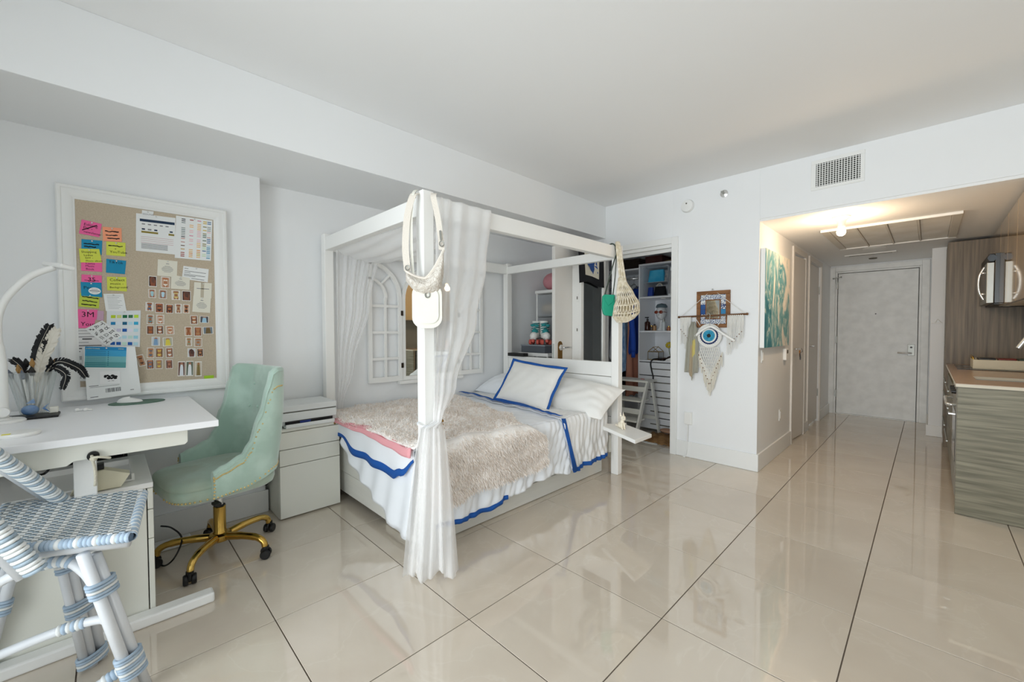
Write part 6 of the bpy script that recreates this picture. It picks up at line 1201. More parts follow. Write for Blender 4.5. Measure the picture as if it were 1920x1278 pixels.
# things on the top shelf
def boxy(name, label, cat, a, b_, m, bevel=0.006, part='body', lid=None):
    t = T(name, label, cat, ((a[0] + b_[0]) / 2, (a[1] + b_[1]) / 2, a[2])); zl = b_[2] - (b_[2] - a[2]) * .22 if lid else b_[2]
    B(part, a, (b_[0], b_[1], zl), m, t, bevel=bevel)
    if lid: B('lid', (a[0] - .004, a[1] - .004, zl), (b_[0] + .004, b_[1] + .004, b_[2]), lid, t, bevel=bevel)
    return t
boxy('dark_suitcase', 'dark leather case on the top closet shelf', 'case', (-3.0, 4.95, 2.061), (-2.66, 5.25, 2.20), mat('dark_leather', '#2a2019', .6), lid=mat('dark_leather', '#2a2019', .6))
boxy('red_box', 'dark red box on the top closet shelf', 'box', (-2.56, 4.92, 2.103), (-2.34, 5.2, 2.20), mat('dark_red_box', '#4a2320', .6), lid=mat('dark_red_box', '#4a2320', .6))
t = T('straw_hat', 'flat straw hat lying on the top closet shelf', 'hat', (-2.16, 5.03, 2.103)); M_str = mat('straw', '#b09a63', .9, bump=.5, bs=120)
MB().lathe([(0.0, .002), (0.21, .002), (0.21, .006), (0.085, .012), (0.08, .07), (0.06, .085), (0, .09)], (-2.16, 5.05, 2.1025), 28).build('hat', M_str, t, auto=40); MB().lathe([(0.0845, .014), (0.0875, .014), (0.086, .035), (0.083, .035)], (-2.16, 5.05, 2.1025), 28).build('band', M_bcloth, t)
boxy('yellow_bag', 'folded olive yellow bag behind the straw hat', 'bag', (-2.2, 5.15, 2.2), (-2.0, 5.27, 2.34), mat('olive_yellow', '#a99a5e', .8))
# hanging clothes
def hanger(x, m, k=0):
    h = T('clothes_hanger', ('%s clothes hanger on the closet rod, %s from the left' % ('white' if k % 2 else 'steel', ['first', 'second', 'third', 'fourth', 'fifth', 'sixth', 'seventh'][k])), 'hanger', (x, 5.02, 1.75), group='clothes hangers on the closet rod')
    MB().tube(arc((0, 0), .02, -pi / 2, pi, 10, 'yz', 0) and [(x, 5.02 + .02 * cos(a), 1.963 - 0.0 + .02 * sin(a)) for a in [pi * 1.1 - (pi * 1.3) * i / 10 for i in range(11)]] + [(x, 5.02, 1.92), (x, 5.02, 1.88)], 0.0025, 5).build('hook', M_chrome, h)
    MB().tube([(x, 4.83, 1.80), (x, 5.02, 1.88), (x, 5.21, 1.80)], 0.006, 6).tube([(x, 4.84, 1.80), (x, 5.2, 1.80)], 0.004, 6).build('bar', m, h); return h
for k, x in enumerate((-3.05, -2.98, -2.91, -2.84, -2.77, -2.70, -2.645)): hanger(x, M_white if k % 2 else M_steel, k)
def garment(name, label, cat, x, y0, y1, z0, z1, m, th=.03, sw=0.0, seedv=0, rag=0.02):
    t = T(name, label, cat, (x, (y0 + y1) / 2, z0)); rn = random.Random(seedv)
    def f(u, v):
        a = 2 * pi * u; yy = (y0 + y1) / 2; hw = (y1 - y0) / 2 * pl([(0, .5), (.12, .85), (.3, .8), (1, 1.0)], v); return (x + th * sin(a) * (0.5 + .5 * v) * (1 + .4 * sin(5 * a + 3 * v)) + sw * v, yy + hw * cos(a), lerp(z1, z0, v) - (0.06 * abs(cos(a)) * max(0, 1 - v * 8)) + rag * sin(a * 6) * (v > .98))
    MB().grid(f, 40, 24, wrap=True).build('cloth', m, t, smooth=True); return t
M_cob = mat('cobalt_cloth', '#16419c', .85, bump=.2, bs=20); 
g1 = garment('blue_dress', 'long cobalt blue dress hanging in the closet', 'dress', -2.672, 4.72, 5.12, 0.97, 1.83, M_cob, th=.032)
MB().tube(smoothpath([(-2.62, 4.72, 1.72), (-2.615, 4.68, 1.45), (-2.60, 4.69, 1.2), (-2.60, 4.70, 1.0)], 5), [.035] * 16, 10).tube([(-2.60, 4.70, 1.0), (-2.60, 4.70, .92)], [.028, .024], 10).build('sleeve', M_cob, g1, smooth=True)
garment('denim_dress', 'pale blue washed denim garment hanging in the closet', 'dress', -2.79, 4.70, 5.1, 0.72, 1.8, mat('washed_denim', '#a9c3dc', .9, col2='#5f8ab8', vs=12, stretch=(1, 4, 1)), th=.05)
garment('salmon_trousers', 'salmon linen garment hanging lowest in the closet', 'garment', -2.715, 4.74, 5.08, 0.42, 1.7, mat('salmon_linen', '#bf8570', .9, bump=.2, bs=25), th=.045)
garment('dark_coat', 'dark garment hanging deep in the left of the closet', 'garment', -2.86, 4.72, 5.12, 0.5, 1.8, mat('dark_cloth', '#24242a', .9), th=.05)
garment('white_shirt', 'white shirt hanging in the left of the closet', 'shirt', -2.95, 4.72, 5.12, 0.9, 1.8, M_cotton, th=.04)
# upper shelf: acrylic organiser with handbags, white binders
t = T('acrylic_organiser', 'clear acrylic organiser with two shelves for handbags', 'organiser', (-2.4, 5.0, 1.686))
for x in (-2.565, -2.245): B('side', (x, 4.88, 1.686), (x + .006, 5.2, 2.05), M_acr, t, bevel=0)
for z in (1.687, 1.86, 2.05): B('shelf', (-2.565, 4.88, z), (-2.239, 5.2, z + .006), M_acr, t, bevel=0)
def handbag(name, label, c, w, d, h, m, hm=None, handle=True):
    t = T(name, label, 'handbag', c)
    def f(u, v):
        a = 2 * pi * u; k = 1 - .16 * v; cx = abs(cos(a)) ** .5 * (1 if cos(a) > 0 else -1); cy = abs(sin(a)) ** .5 * (1 if sin(a) > 0 else -1); return (c[0] + w / 2 * k * cx, c[1] + d / 2 * (1 - .5 * v) * cy, c[2] + h * v)
    mb = MB(); mb.grid(f, 24, 8, wrap=True); top = [f(i / 24, 1) for i in range(24)]; mb.add(top, [tuple(range(24))]); mb.build('body', m, t, smooth=True)
    if handle: MB().tube(smoothpath([(c[0] - w * .22, c[1] - d * .2, c[2] + h * .9), (c[0] - w * .2, c[1] - d * .2, c[2] + h * 1.15), (c[0], c[1] - d * .2, c[2] + h * 1.28), (c[0] + w * .2, c[1] - d * .2, c[2] + h * 1.15), (c[0] + w * .22, c[1] - d * .2, c[2] + h * .9)], 5), .006, 6).build('handle', hm or m, t, smooth=True)
    return t
handbag('turquoise_handbag', 'turquoise soft handbag on the organiser top level', (-2.43, 4.98, 1.867), .22, .12, .155, mat('turquoise', '#2aa3cf', .6, col2='#4fb9dd', vs=10), handle=False)
handbag('black_handbag', 'black handbag with pale curved handle on the lower organiser level', (-2.385, 4.98, 1.694), .15, .11, .12, M_bcloth, mat('bone', '#d8d3c0', .5))
handbag('navy_pouch', 'small royal blue pouch beside the black handbag', (-2.51, 4.98, 1.694), .075, .08, .115, mat('navy_pouch_c', '#24439a', .6), handle=False)
handbag('charm_bag', 'small patterned grey bag at the right of the turquoise handbag', (-2.29, 4.99, 1.867), .08, .09, .13, mat('grey_pattern', '#6f7480', .7, col2='#b8b6b0', vs=30), handle=False)
for k in range(4):
    x = -2.225 + k * .026; b_ = T('white_folder', '%s upright white folder from the left on the upper closet shelf' % ['first', 'second', 'third', 'fourth'][k], 'folder', (x, 4.99, 1.686), group='white folders on the upper closet shelf', rot=(0, R(4), 0)); MB().box((-.011, -.11, 0), (.011, .13, .34)).build('cover', M_paper, b_, local=True); MB().box((-.008, -.112, .02), (.008, -.1105, .3)).build('spine_label', Gr, b_, local=True)
boxy('maroon_box', 'small maroon box at the right end of the upper closet shelf', 'box', (-2.10, 4.9, 1.686), (-2.0, 5.1, 1.80), mat('maroon', '#5a2a35', .6), lid=mat('maroon', '#5a2a35', .6))
# middle shelf
t = T('amber_bottle', 'dark amber pump bottle on the middle closet shelf', 'bottle', (-2.53, 4.93, 1.258)); MB().lathe([(0, 0), (.034, 0), (.036, .006), (.036, .1), (.03, .112), (.013, .12), (.013, .132), (0, .132)], (-2.53, 4.93, 1.2575), 18).build('bottle', mat('amber_glass', '#3c2018', .15), t, auto=40); MB().lathe([(0, .132), (.014, .132), (.014, .15), (.005, .152), (.005, .17), (0, .17)], (-2.53, 4.93, 1.2575), 12).box((-2.56, 4.92, 1.42), (-2.515, 4.94, 1.432)).build('pump', M_black, t)
t = T('display_head', 'white mannequin head with sunglasses on the middle closet shelf', 'mannequin head', (-2.36, 4.97, 1.258))
MB().lathe([(0, 0), (.06, 0), (.055, .02), (.035, .05), (.033, .12), (.04, .13)], (-2.36, 4.97, 1.2575), 20).sph((-2.36, 4.96, 1.48), (.062, .08, .09), 20, 14).sph((-2.36, 4.885, 1.465), (.012, .02, .022), 8, 6).build('head', mat('mannequin_white', '#e3e6e8', .4), t, smooth=True)
MB().lathe([(0, 0), (.07, 0), (.068, .02), (.05, .045), (0, .055)], (-2.36, 4.965, 1.545), 20).build('cap', mat('grey_band', '#5d7078', .7), t, smooth=True)
mb = MB()
for s in (-1, 1): mb.sph((-2.36 + s * .03, 4.882, 1.487), (.026, .008, .02), 12, 8); mb.tube([(-2.36 + s * .056, 4.89, 1.49), (-2.36 + s * .066, 4.97, 1.485)], .003, 5)
mb.tube([(-2.375, 4.88, 1.49), (-2.345, 4.88, 1.49)], .003, 5).build('sunglasses', mat('tortoise', '#8c3d26', .25), t, smooth=True)
rn = random.Random(4)
for k, (x, lab, m) in enumerate(((-2.46, 'small brown jar beside the amber bottle', '#3b2a20'), (-2.42, 'small tan perfume bottle in front of the mannequin head', '#a07c54'), (-2.30, 'clear ribbed glass bottle right of the mannequin head', '#cfd6d8'), (-2.235, 'short copper candle tin on the middle closet shelf', '#a5653f'))):
    z = 1.2575; t = T('toiletry_bottle', lab, 'bottle', (x, 4.9, z)); h = (.06, .075, .13, .05)[k]; MB().lathe([(0, 0), (.024, 0), (.025, h * .8), (.012, h * .9), (0, h * .9)], (x, 4.9, z), 14).build('bottle', mat('bott_%d' % k, m, .3), t, auto=40); MB().lathe([(0, h * .9), (.013, h * .9), (.013, h * 1.12), (0, h * 1.12)], (x, 4.9, z), 12).build('cap', (M_gold, M_black, M_steel, M_gold)[k], t, auto=40)
t = T('round_mirror', 'small round vanity mirror on the middle closet shelf', 'mirror', (-2.16, 4.95, 1.2575)); MB().lathe([(0, 0), (.045, 0), (.045, .008), (.008, .012), (.008, .07), (0, .07)], (-2.17, 4.95, 1.2575), 18).build('stand', M_steel, t, auto=40); MB().lathe([(0, -.006), (.06, -.006), (.063, 0), (.06, .006), (0, .006)], (-2.17, 4.95, 1.385), 24, X=Matrix.Rotation(R(80), 4, 'X')).build('mirror', M_mirror, t, auto=40)
t = T('clear_cosmetic_box', 'clear box with dark cosmetics at the right of the middle closet shelf', 'box', (-2.06, 4.95, 1.2575)); B('box', (-2.11, 4.88, 1.2578), (-2.0, 5.05, 1.42), M_acr, t); B('contents', (-2.10, 4.89, 1.262), (-2.01, 5.04, 1.36), mat('cosm', '#4d4650', .6), t)
tag(MB().sph((-2.045, 4.96, 1.47), (.045, .06, .05), 14, 10).build('maroon_bundle', mat('maroon', '#5a2a35', .6), smooth=True), 'maroon bundle sitting on the clear cosmetic box', 'bundle')
for (x, z) in ((-2.33, 1.648), (-2.2, 1.22)): tag(MB().lathe([(0, -.012), (.03, -.012), (.035, 0), (0, 0)], (x, 4.95, z + .0165), 20).build('puck_light', M_white, auto=40), 'white round puck light stuck under the %s closet shelf' % ('upper' if z > 1.4 else 'middle'), 'light')
# on the drawers: glass house terrarium, dark cloth, flower, cable
t = T('glass_house', 'small gold framed glass house terrarium on the closet drawers', 'terrarium', (-2.44, 4.97, 0.887)); hx0, hx1, hy0, hy1, hz0, hz1, hr = -2.51, -2.37, 4.91, 5.05, .887, .99, 1.05; mb = MB()
cs = [(hx0, hy0), (hx1, hy0), (hx1, hy1), (hx0, hy1)]
for z in (hz0 + .004, hz1): mb.tube([(x, y, z) for x, y in cs], .004, 5, closed=True)
for x, y in cs: mb.tube([(x, y, hz0), (x, y, hz1)], .004, 5)
xm = (hx0 + hx1) / 2; mb.tube([(xm, hy0, hr), (xm, hy1, hr)], .004, 5)
for x, y in cs: mb.tube([(x, y, hz1), (xm, y, hr)], .004, 5)
mb.build('frame', M_gold, t); MB().box((hx0, hy0, hz0 + .004), (hx1, hy1, hz1)).build('glass', M_acr, t); B('stones', (hx0 + .01, hy0 + .01, hz0 + .005), (hx1 - .01, hy1 - .01, hz0 + .04), mat('pebble_blue', '#5f7487', .6, col2='#d5d2c4', vs=60), t)
t = T('yellow_flower', 'yellow artificial flower behind the glass house', 'flower', (-2.30, 5.08, .887)); MB().tube(smoothpath([(-2.28, 5.08, .888), (-2.31, 5.08, 1.0), (-2.30, 5.06, 1.07)], 4), .004, 5).build('stem', mat('stem_green', '#6c7a3a', .7), t); mb = MB()
for k in range(8): a = 2 * pi * k / 8; mb.sph((-2.30 + .028 * cos(a), 5.05 + .012 * sin(a), 1.075 + .025 * sin(a)), (.02, .012, .016), 8, 6)
mb.build('petals', mat('petal_yellow', '#cdb635', .7), t, smooth=True)
t = T('dark_knit', 'dark brown knitted cloth trailing over the closet drawers', 'cloth', (-2.15, 4.97, .887))
MB().grid(lambda u, v: (lerp(-2.36, -1.98, u), lerp(4.87, 5.2, v), .890 + .115 * max(0, u) ** .8 * sin(pi * min(1, v * .8 + .2)) + .006 * sin(30 * u + 20 * v)), 30, 16).build('cloth', mat('dark_knit_c', '#33211b', .95, bump=.8, bs=70), t, smooth=True, solid=.01)
tag(MB().grid(lambda u, v: (lerp(-2.26, -1.985, u), 4.855 - .004, lerp(.888, .888 + .10 * u ** .7 + .002, v)), 12, 3).build('white_paper_stack', M_paper, solid=.006), 'white sheet edge under the dark knitted cloth', 'paper')
tag(MB().tube(smoothpath([(-2.33, 4.95, .905), (-2.41, 4.86, .90), (-2.435, 4.835, .85), (-2.42, 4.832, .76), (-2.40, 4.832, .68), (-2.405, 4.83, .60)], 6), .009, 6).build('black_cable', M_black, smooth=True), 'thick black cord hanging down the front of the closet drawers', 'cord')
# step ladder
M_lad = mat('ladder_grey_white', '#f2f3ec', .5)
t = T('step_ladder', 'pale grey wooden step ladder standing in the closet doorway', 'ladder', (-2.5, 4.55, 0))
lx0, lx1 = -2.72, -2.33
B('top_step', (lx0 - .03, 4.49, .645), (lx1 + .035, 4.72, .668), M_lad, t)
def board(mb, p, q, w, th, ax='y'):
    p, q = Vector(p), Vector(q); vs = []
    for c in (p, q): vs += [c + Vector((-th / 2, -w / 2, 0)), c + Vector((th / 2, -w / 2, 0)), c + Vector((th / 2, w / 2, 0)), c + Vector((-th / 2, w / 2, 0))]
    mb.add(vs, [(3, 2, 1, 0), (4, 5, 6, 7), (0, 1, 5, 4), (1, 2, 6, 5), (2, 3, 7, 6), (3, 0, 4, 7)])
for x in (lx0, lx1):
    mb = MB(); board(mb, (x, 4.26, .001), (x, 4.55, .644), .055, .022); mb.build('front_rail', M_lad, t)
    mb = MB(); board(mb, (x + (.03 if x == lx1 else -.03), 4.80, .001), (x + (.03 if x == lx1 else -.03), 4.60, .644), .045, .02); mb.build('back_rail', M_lad, t)
for z, y in ((.2, 4.36), (.42, 4.46)): B('step', (lx0 + .012, y - .06, z), (lx1 - .012, y + .16, z + .02), M_lad, t)
for z in (.10, .31, .56): B('crosspiece', (lx0 + .012, 4.262 + z * .45 - .012, z - .03), (lx1 - .012, 4.262 + z * .45 + .008, z + .03), M_lad, t)
B('back_brace', (lx0 - .02, 4.745, .17), (lx1 + .02, 4.76, .215), M_lad, t)
tag(MB().tube([(-2.42 + .018 * cos(a), 4.6 + .018 * sin(a), .674) for a in [2 * pi * i / 12 for i in range(12)]], .006, 6, closed=True).build('pink_band', mat('pink_band_c', '#dba6a2', .7), smooth=True), 'small pale pink ring lying on the ladder top', 'ring')
# floor clutter
tag(MB().grid(lambda u, v: (lerp(-2.36, -1.93, u), lerp(4.33, 4.78, v), .006 + .05 * sin(pi * u) * sin(pi * v) + .008 * sin(25 * u + 15 * v)), 30, 24).build('brown_rug', mat('brown_cloth', '#a07a4f', .95, col2='#77552f', vs=14, bump=.4, bs=40), smooth=True, solid=.008), 'crumpled tan brown cloth on the closet floor', 'cloth')
t = T('pink_slipper', 'flat brown pink slipper lying on the tan cloth', 'slipper', (-2.12, 4.65, .06)); MB().sph((-2.10, 4.65, .085), (.12, .06, .028), 18, 10).build('slipper', mat('slipper_tan', '#b08a72', .9), t, smooth=True)
tag(MB().sph((-1.93, 4.42, .055), (.05, .08, .05), 14, 10).build('grey_bundle', mat('grey_wool', '#9ea3ab', .95, bump=.5, bs=60), smooth=True), 'small grey cloth bundle beside the closet jamb', 'bundle')
t = T('paper_scrap', 'white paper edge sticking out under the tan cloth', 'paper', (-2.3, 4.38, .001)); MB().prism([(-2.38, 4.34), (-2.2, 4.27), (-2.08, 4.29), (-2.1, 4.36), (-2.3, 4.42)], 'z', .001, .004).build('sheet', M_paper, t)
# ================================================================= KITCHEN
M_wood_h = mat('greige_wood_horizontal', '#97927e', .45, col2='#666252', vs=2.2, stretch=(1.2, 1.2, 26), detail=5, mix=(.32, .68))
M_wood_v = mat('greige_wood_vertical', '#8d7f6c', .45, col2='#64594b', vs=2.2, stretch=(22, 22, .8), detail=5, mix=(.32, .68))
M_ctop = mat('taupe_quartz', '#b89c84', .22, var=.05, vs=30); M_ctopedge = mat('quartz_edge', '#d6cdb9', .35)
M_gloss = mat('glossy_beige_lacquer', '#c3a679', .06, coat=1.0, spec=.8)
KX = .15; KE = .775
t = T('kitchen_base_cabinet', 'greige wood grain kitchen base cabinets with end panel facing the room', 'cabinet', (.46, 5.3, 0))
B('end_panel', (KX - .004, 4.13, .002), (KE, 4.152, .876), M_wood_h, t, bevel=.001)
B('carcass', (KX + .025, 4.8, .09), (KE, 6.39, .873), M_wood_h, t, bevel=0); B('plinth', (KX + .06, 4.16, .002), (KE, 6.39, .088), M_dgap, t, bevel=0)
for a, b_ in ((4.805, 5.595), (5.6, 6.385)):
    for z0, z1 in ((.095, .39), (.394, .66), (.664, .80)): d_ = B('drawer', (KX, a, z0), (KX + .022, b_, z1), M_wood_h, t, bevel=.001); MB().tube([(KX - .03, a + .1, z1 - .04), (KX - .03, b_ - .1, z1 - .04)], .006, 8).build('drawer_handle', M_steel, d_)
B('edge_post', (KX - .004, 4.152, .09), (KX + .02, 4.175, .873), mat('greige_edge', '#8c7f6e', .5), t)
t = T('oven', 'built-in steel oven at the near end of the kitchen counter', 'oven', (.4, 4.48, .1))
B('body', (KX + .03, 4.18, .1), (KE, 4.795, .87), M_black, t, bevel=0); B('door', (KX - .006, 4.2, .26), (KX + .026, 4.785, .775), M_steel, t); B('glass', (KX - .008, 4.26, .33), (KX - .0065, 4.72, .68), mat('oven_glass', '#1a1b1c', .08), t, bevel=0)
B('control_panel', (KX - .006, 4.2, .782), (KX + .026, 4.785, .868), M_steel, t); B('warming_drawer', (KX - .006, 4.2, .105), (KX + .026, 4.785, .254), M_steel, t)
MB().tube([(KX - .006, 4.26, .735), (KX - .05, 4.26, .735), (KX - .05, 4.72, .735), (KX - .006, 4.72, .735)], .010, 8).build('handle', M_chrome, t, smooth=True)
for y in (4.3, 4.45, 4.6): MB().lathe([(0, 0), (.017, 0), (.015, .022), (0, .024)], (KX - .006, y, .825), 14, X=Matrix.Rotation(R(-90), 4, 'Y')).build('knob', M_black, t, auto=40)
MB().tube([(KX - .006, 4.27, .668), (KX - .036, 4.27, .668), (KX - .036, 4.33, .668)], .007, 6).build('towel_hook', M_chrome, t)
t = T('countertop', 'continuous taupe stone countertop with pale edge', 'countertop', (.46, 5.26, .876))
mb = MB(); SX0, SX1, SY0, SY1 = .25, .68, 4.5, 4.86
for a, b_ in (((KX - .014, 4.118), (SX0, 6.392)), ((SX0, 4.118), (SX1, SY0)), ((SX0, SY1), (SX1, 6.392)), ((SX1, 4.118), (KE, 6.392))): mb.box((*a, .8965), (*b_, .90))
mb.build('surface', M_ctop, t)
mb = MB()
for a, b_ in (((KX - .014, 4.118), (SX0, 6.392)), ((SX0, 4.118), (SX1, SY0)), ((SX0, SY1), (SX1, 6.392)), ((SX1, 4.118), (KE, 6.392))): mb.box((*a, .877), (*b_, .896))
mb.build('slab', M_ctopedge, t)
t = T('sink', 'undermount steel sink basin in the countertop', 'sink', (.46, 4.68, .72)); mb = MB(); w_ = .004
mb.box((SX0 - .0, SY0, .74), (SX1, SY1, .744)).box((SX0, SY0, .744), (SX0 + w_, SY1, .876)).box((SX1 - w_, SY0, .744), (SX1, SY1, .876)).box((SX0, SY0, .744), (SX1, SY0 + w_, .876)).box((SX0, SY1 - w_, .744), (SX1, SY1, .876)); mb.build('basin', M_steel, t, bevel=0); MB().lathe([(0, 0), (.03, 0), (.03, .004), (0, .005)], (.46, 4.68, .7445), 16).build('drain', M_chrome, t)
t = T('faucet', 'chrome pull-down gooseneck kitchen faucet', 'faucet', (.72, 4.72, .9)); MB().lathe([(0, 0), (.026, 0), (.024, .05), (.014, .06), (0, .06)], (.72, 4.72, .9005), 18).build('base', M_chrome, t, auto=40)
MB().tube(smoothpath([(.72, 4.72, .95), (.72, 4.72, 1.2), (.70, 4.72, 1.30), (.63, 4.72, 1.35), (.55, 4.72, 1.31), (.505, 4.72, 1.22)], 6), .012, 10).build('spout', M_chrome, t, smooth=True); MB().tube([(.505, 4.72, 1.22), (.46, 4.72, 1.13)], .015, 12).build('spray_head', M_chrome, t, auto=40); MB().tube([(.72, 4.74, .96), (.72, 4.80, 1.0)], .007, 8).build('lever', M_chrome, t)
t = T('cooktop', 'black glass cooktop set in the counter', 'cooktop', (.45, 5.88, .9)); B('glass', (.19, 5.56, .9005), (.71, 6.2, .905), mat('cooktop_glass', '#121212', .05), t, bevel=.001)
for x, y in ((.33, 5.72), (.33, 6.03), (.57, 5.72), (.57, 6.03)): MB().tube([(x + .085 * cos(a), y + .085 * sin(a), .9052) for a in [2 * pi * i / 30 for i in range(30)]], .0012, 4, closed=True).build('burner_ring', Gr, t)
t = T('serving_tray', 'cream walled tray with gold handles resting on the cooktop', 'tray', (.50, 5.8, .906)); M_tray = mat('tray_cream', '#dcd2b8', .5)
MB().box((.29, 5.66, .9065), (.74, 6.0, .914)).box((.29, 5.66, .914), (.74, 5.672, .99)).box((.29, 5.988, .914), (.74, 6.0, .99)).box((.29, 5.672, .914), (.302, 5.988, .99)).box((.728, 5.672, .914), (.74, 5.988, .99)).build('tray', M_tray, t, bevel=.002)
for y in (5.75, 5.9): MB().tube(smoothpath([(.296, y - .05, .985), (.29, y - .04, 1.015), (.29, y + .04, 1.015), (.296, y + .05, .985)], 4), .006, 6).build('handle', M_gold, t, smooth=True)
for nm, lb, x, y, m, cat in (('red_spice_box', 'dark red box standing in the cream tray', .5, 5.83, '#7a2d1c', 'box'), ('black_grinder_box', 'black box standing in the cream tray', .38, 5.83, '#1b1a1a', 'box'), ('green_tin', 'dark green tin standing in the cream tray', .62, 5.83, '#38453a', 'tin')): boxy(nm, lb, cat, (x - .05, y - .08, .9145), (x + .05, y + .08, 1.002), mat('c_' + nm, m, .4), lid=mat('cl_' + nm, m, .3))
t = T('amber_jar', 'gold amber jar on the counter beside the faucet', 'jar', (.62, 5.25, .9005)); MB().lathe([(0, 0), (.04, 0), (.045, .02), (.045, .1), (.035, .12), (0, .12)], (.62, 5.25, .9005), 18).build('jar', mat('amber_j', '#b8782c', .2), t, auto=40); MB().lathe([(0, .12), (.036, .12), (.036, .14), (0, .142)], (.62, 5.25, .9005), 18).build('lid', M_gold, t, auto=40)
# tall panel unit at the end of the run
t = T('tall_panel_unit', 'tall vertical grain wood panelled unit closing the kitchen run', 'cabinet', (.46, 6.6, 0)); B('side_panel', (.13, 6.4, .002), (.778, 6.42, 2.19), M_wood_v, t, bevel=.001); B('body', (.15, 6.421, .05), (.778, 6.93, 2.19), M_wood_v, t, bevel=0)
for z0, z1 in ((.06, 1.1), (1.105, 2.185)): B('door', (.128, 6.425, z0), (.149, 6.925, z1), M_wood_v, t, bevel=.001)
B('backsplash_panel', (.766, 4.13, .902), (.779, 6.398, 1.47), mat('backsplash', '#8e8a80', .3), None, bevel=0).update_tag()
bs = D.objects['backsplash_panel']; tag(bs, 'plain grey backsplash between counter and wall cabinets', 'backsplash')
# glossy upper cabinets
for k, (a, b_, z0) in enumerate(((4.13, 4.62, 1.47), (4.625, 5.115, 1.47), (5.12, 5.605, 1.47), (5.61, 6.395, 1.945))):
    t = T('wall_cabinet', ('nearest glossy beige wall cabinet at the room end of the kitchen', 'second glossy beige wall cabinet from the room', 'third glossy beige wall cabinet, next to the microwave', 'short glossy beige wall cabinet above the microwave')[k], 'cabinet', (.6, (a + b_) / 2, z0), group='glossy wall cabinets')
    B('carcass', (.452, a, z0), (.778, b_, 2.19), M_ctopedge, t, bevel=0); B('door', (.43, a + .0015, z0), (.45, b_ - .0015, 2.19), M_gloss, t, bevel=.001)
# microwave
t = T('microwave', 'steel over-the-range microwave with curved handle', 'microwave', (.58, 5.95, 1.49)); y0, y1 = 5.61, 6.37
B('body', (.402, y0, 1.50), (.76, y1, 1.94), mat('mw_black', '#24282a', .3), t); B('door', (.355, y0 + .002, 1.50), (.40, y1 - .15, 1.862), M_steel, t, bevel=.004); B('control_panel', (.355, y1 - .147, 1.50), (.40, y1 - .002, 1.862), mat('mw_glass', '#14181b', .1), t); B('vent_grille', (.365, y0 + .002, 1.866), (.40, y1 - .002, 1.938), M_black, t, bevel=.004); B('door_glass', (.3535, y0 + .1, 1.56), (.3548, y1 - .22, 1.80), MATS['mw_glass'], t, bevel=0)
MB().lathe([(0, 0), (.028, 0), (.028, .004), (.022, .004), (.022, .002), (0, .002)], (.385, y0 - .0005, 1.90), 18, X=Matrix.Rotation(R(90), 4, 'X')).build('vent_knob', mat('mw_dark_blue', '#27323c', .3), t)
hp = smoothpath([(.345, y0 + .06, 1.53), (.318, y0 + .06, 1.60), (.31, y0 + .06, 1.68), (.318, y0 + .06, 1.76), (.345, y0 + .06, 1.83)], 6); MB().tube(hp, .009, 8).tube([(.322, y0 + .06, 1.585), (.356, y0 + .06, 1.585)], .011, 8).tube([(.322, y0 + .06, 1.775), (.356, y0 + .06, 1.775)], .011, 8).build('handle', M_chrome, t, smooth=True)
B('base_plate', (.40, y0, 1.486), (.76, y1, 1.4995), M_black, t); MB().lathe([(0, 0), (.035, 0), (.035, .012), (0, .012)], (.5, 5.78, 1.473), 18).build('task_light', M_steel, t, auto=40)

# ================================================================= WALL HANGINGS ON THE BACK WALL
YW = 4.1098
M_teak = mat('teak', '#8d5f33', .5, col2='#6f4724', vs=4, stretch=(1, 1, 9)); 
def tilemat(nm, sc, c1, c2):
    m = D.materials.new(nm); m.use_nodes = True; nt = m.node_tree; b = nt.nodes['Principled BSDF']; b.inputs['Roughness'].default_value = .25; tc = nt.nodes.new('ShaderNodeTexCoord'); v = nt.nodes.new('ShaderNodeTexVoronoi'); v.inputs['Scale'].default_value = sc; v.feature = 'DISTANCE_TO_EDGE'; r = nt.nodes.new('ShaderNodeValToRGB'); r.color_ramp.interpolation = 'CONSTANT'; r.color_ramp.elements[0].color = C(c1); r.color_ramp.elements[1].position = .16; r.color_ramp.elements[1].color = C(c2); nt.links.new(tc.outputs['Object'], v.inputs['Vector']); nt.links.new(v.outputs['Distance'], r.inputs[0]); nt.links.new(r.outputs[0], b.inputs['Base Color']); return m
TM = [tilemat('talavera_a', 75, '#dfe2e4', '#2d4a80'), tilemat('talavera_b', 60, '#24407a', '#d9dde0'), mat('tile_cobalt', '#2e5590', .25), mat('tile_sky', '#3a86b5', .25), tilemat('talavera_c', 110, '#d5d9dc', '#39476b')]
t = T('tile_mirror', 'small teak framed mirror with blue and white tile border', 'mirror', (-1.44, 4.1, 1.288))
fx0, fx1, fz0, fz1 = -1.59, -1.29, 1.288, 1.636; wd = .035
for a, b_ in (((fx0, fz0), (fx1, fz0 + wd)), ((fx0, fz1 - wd), (fx1, fz1)), ((fx0, fz0 + wd), (fx0 + wd, fz1 - wd)), ((fx1 - wd, fz0 + wd), (fx1, fz1 - wd))): B('frame', (a[0], YW - .024, a[1]), (b_[0], YW, b_[1]), M_teak, t)
B('backing', (fx0 + wd, YW - .006, fz0 + wd), (fx1 - wd, YW, fz1 - wd), M_teak, t, bevel=0)
tx0_, tx1_, tz0_, tz1_ = fx0 + wd, fx1 - wd, fz0 + wd, fz1 - wd; tw = (tx1_ - tx0_) / 5; th_ = (tz1_ - tz0_) / 6; rn = random.Random(2)
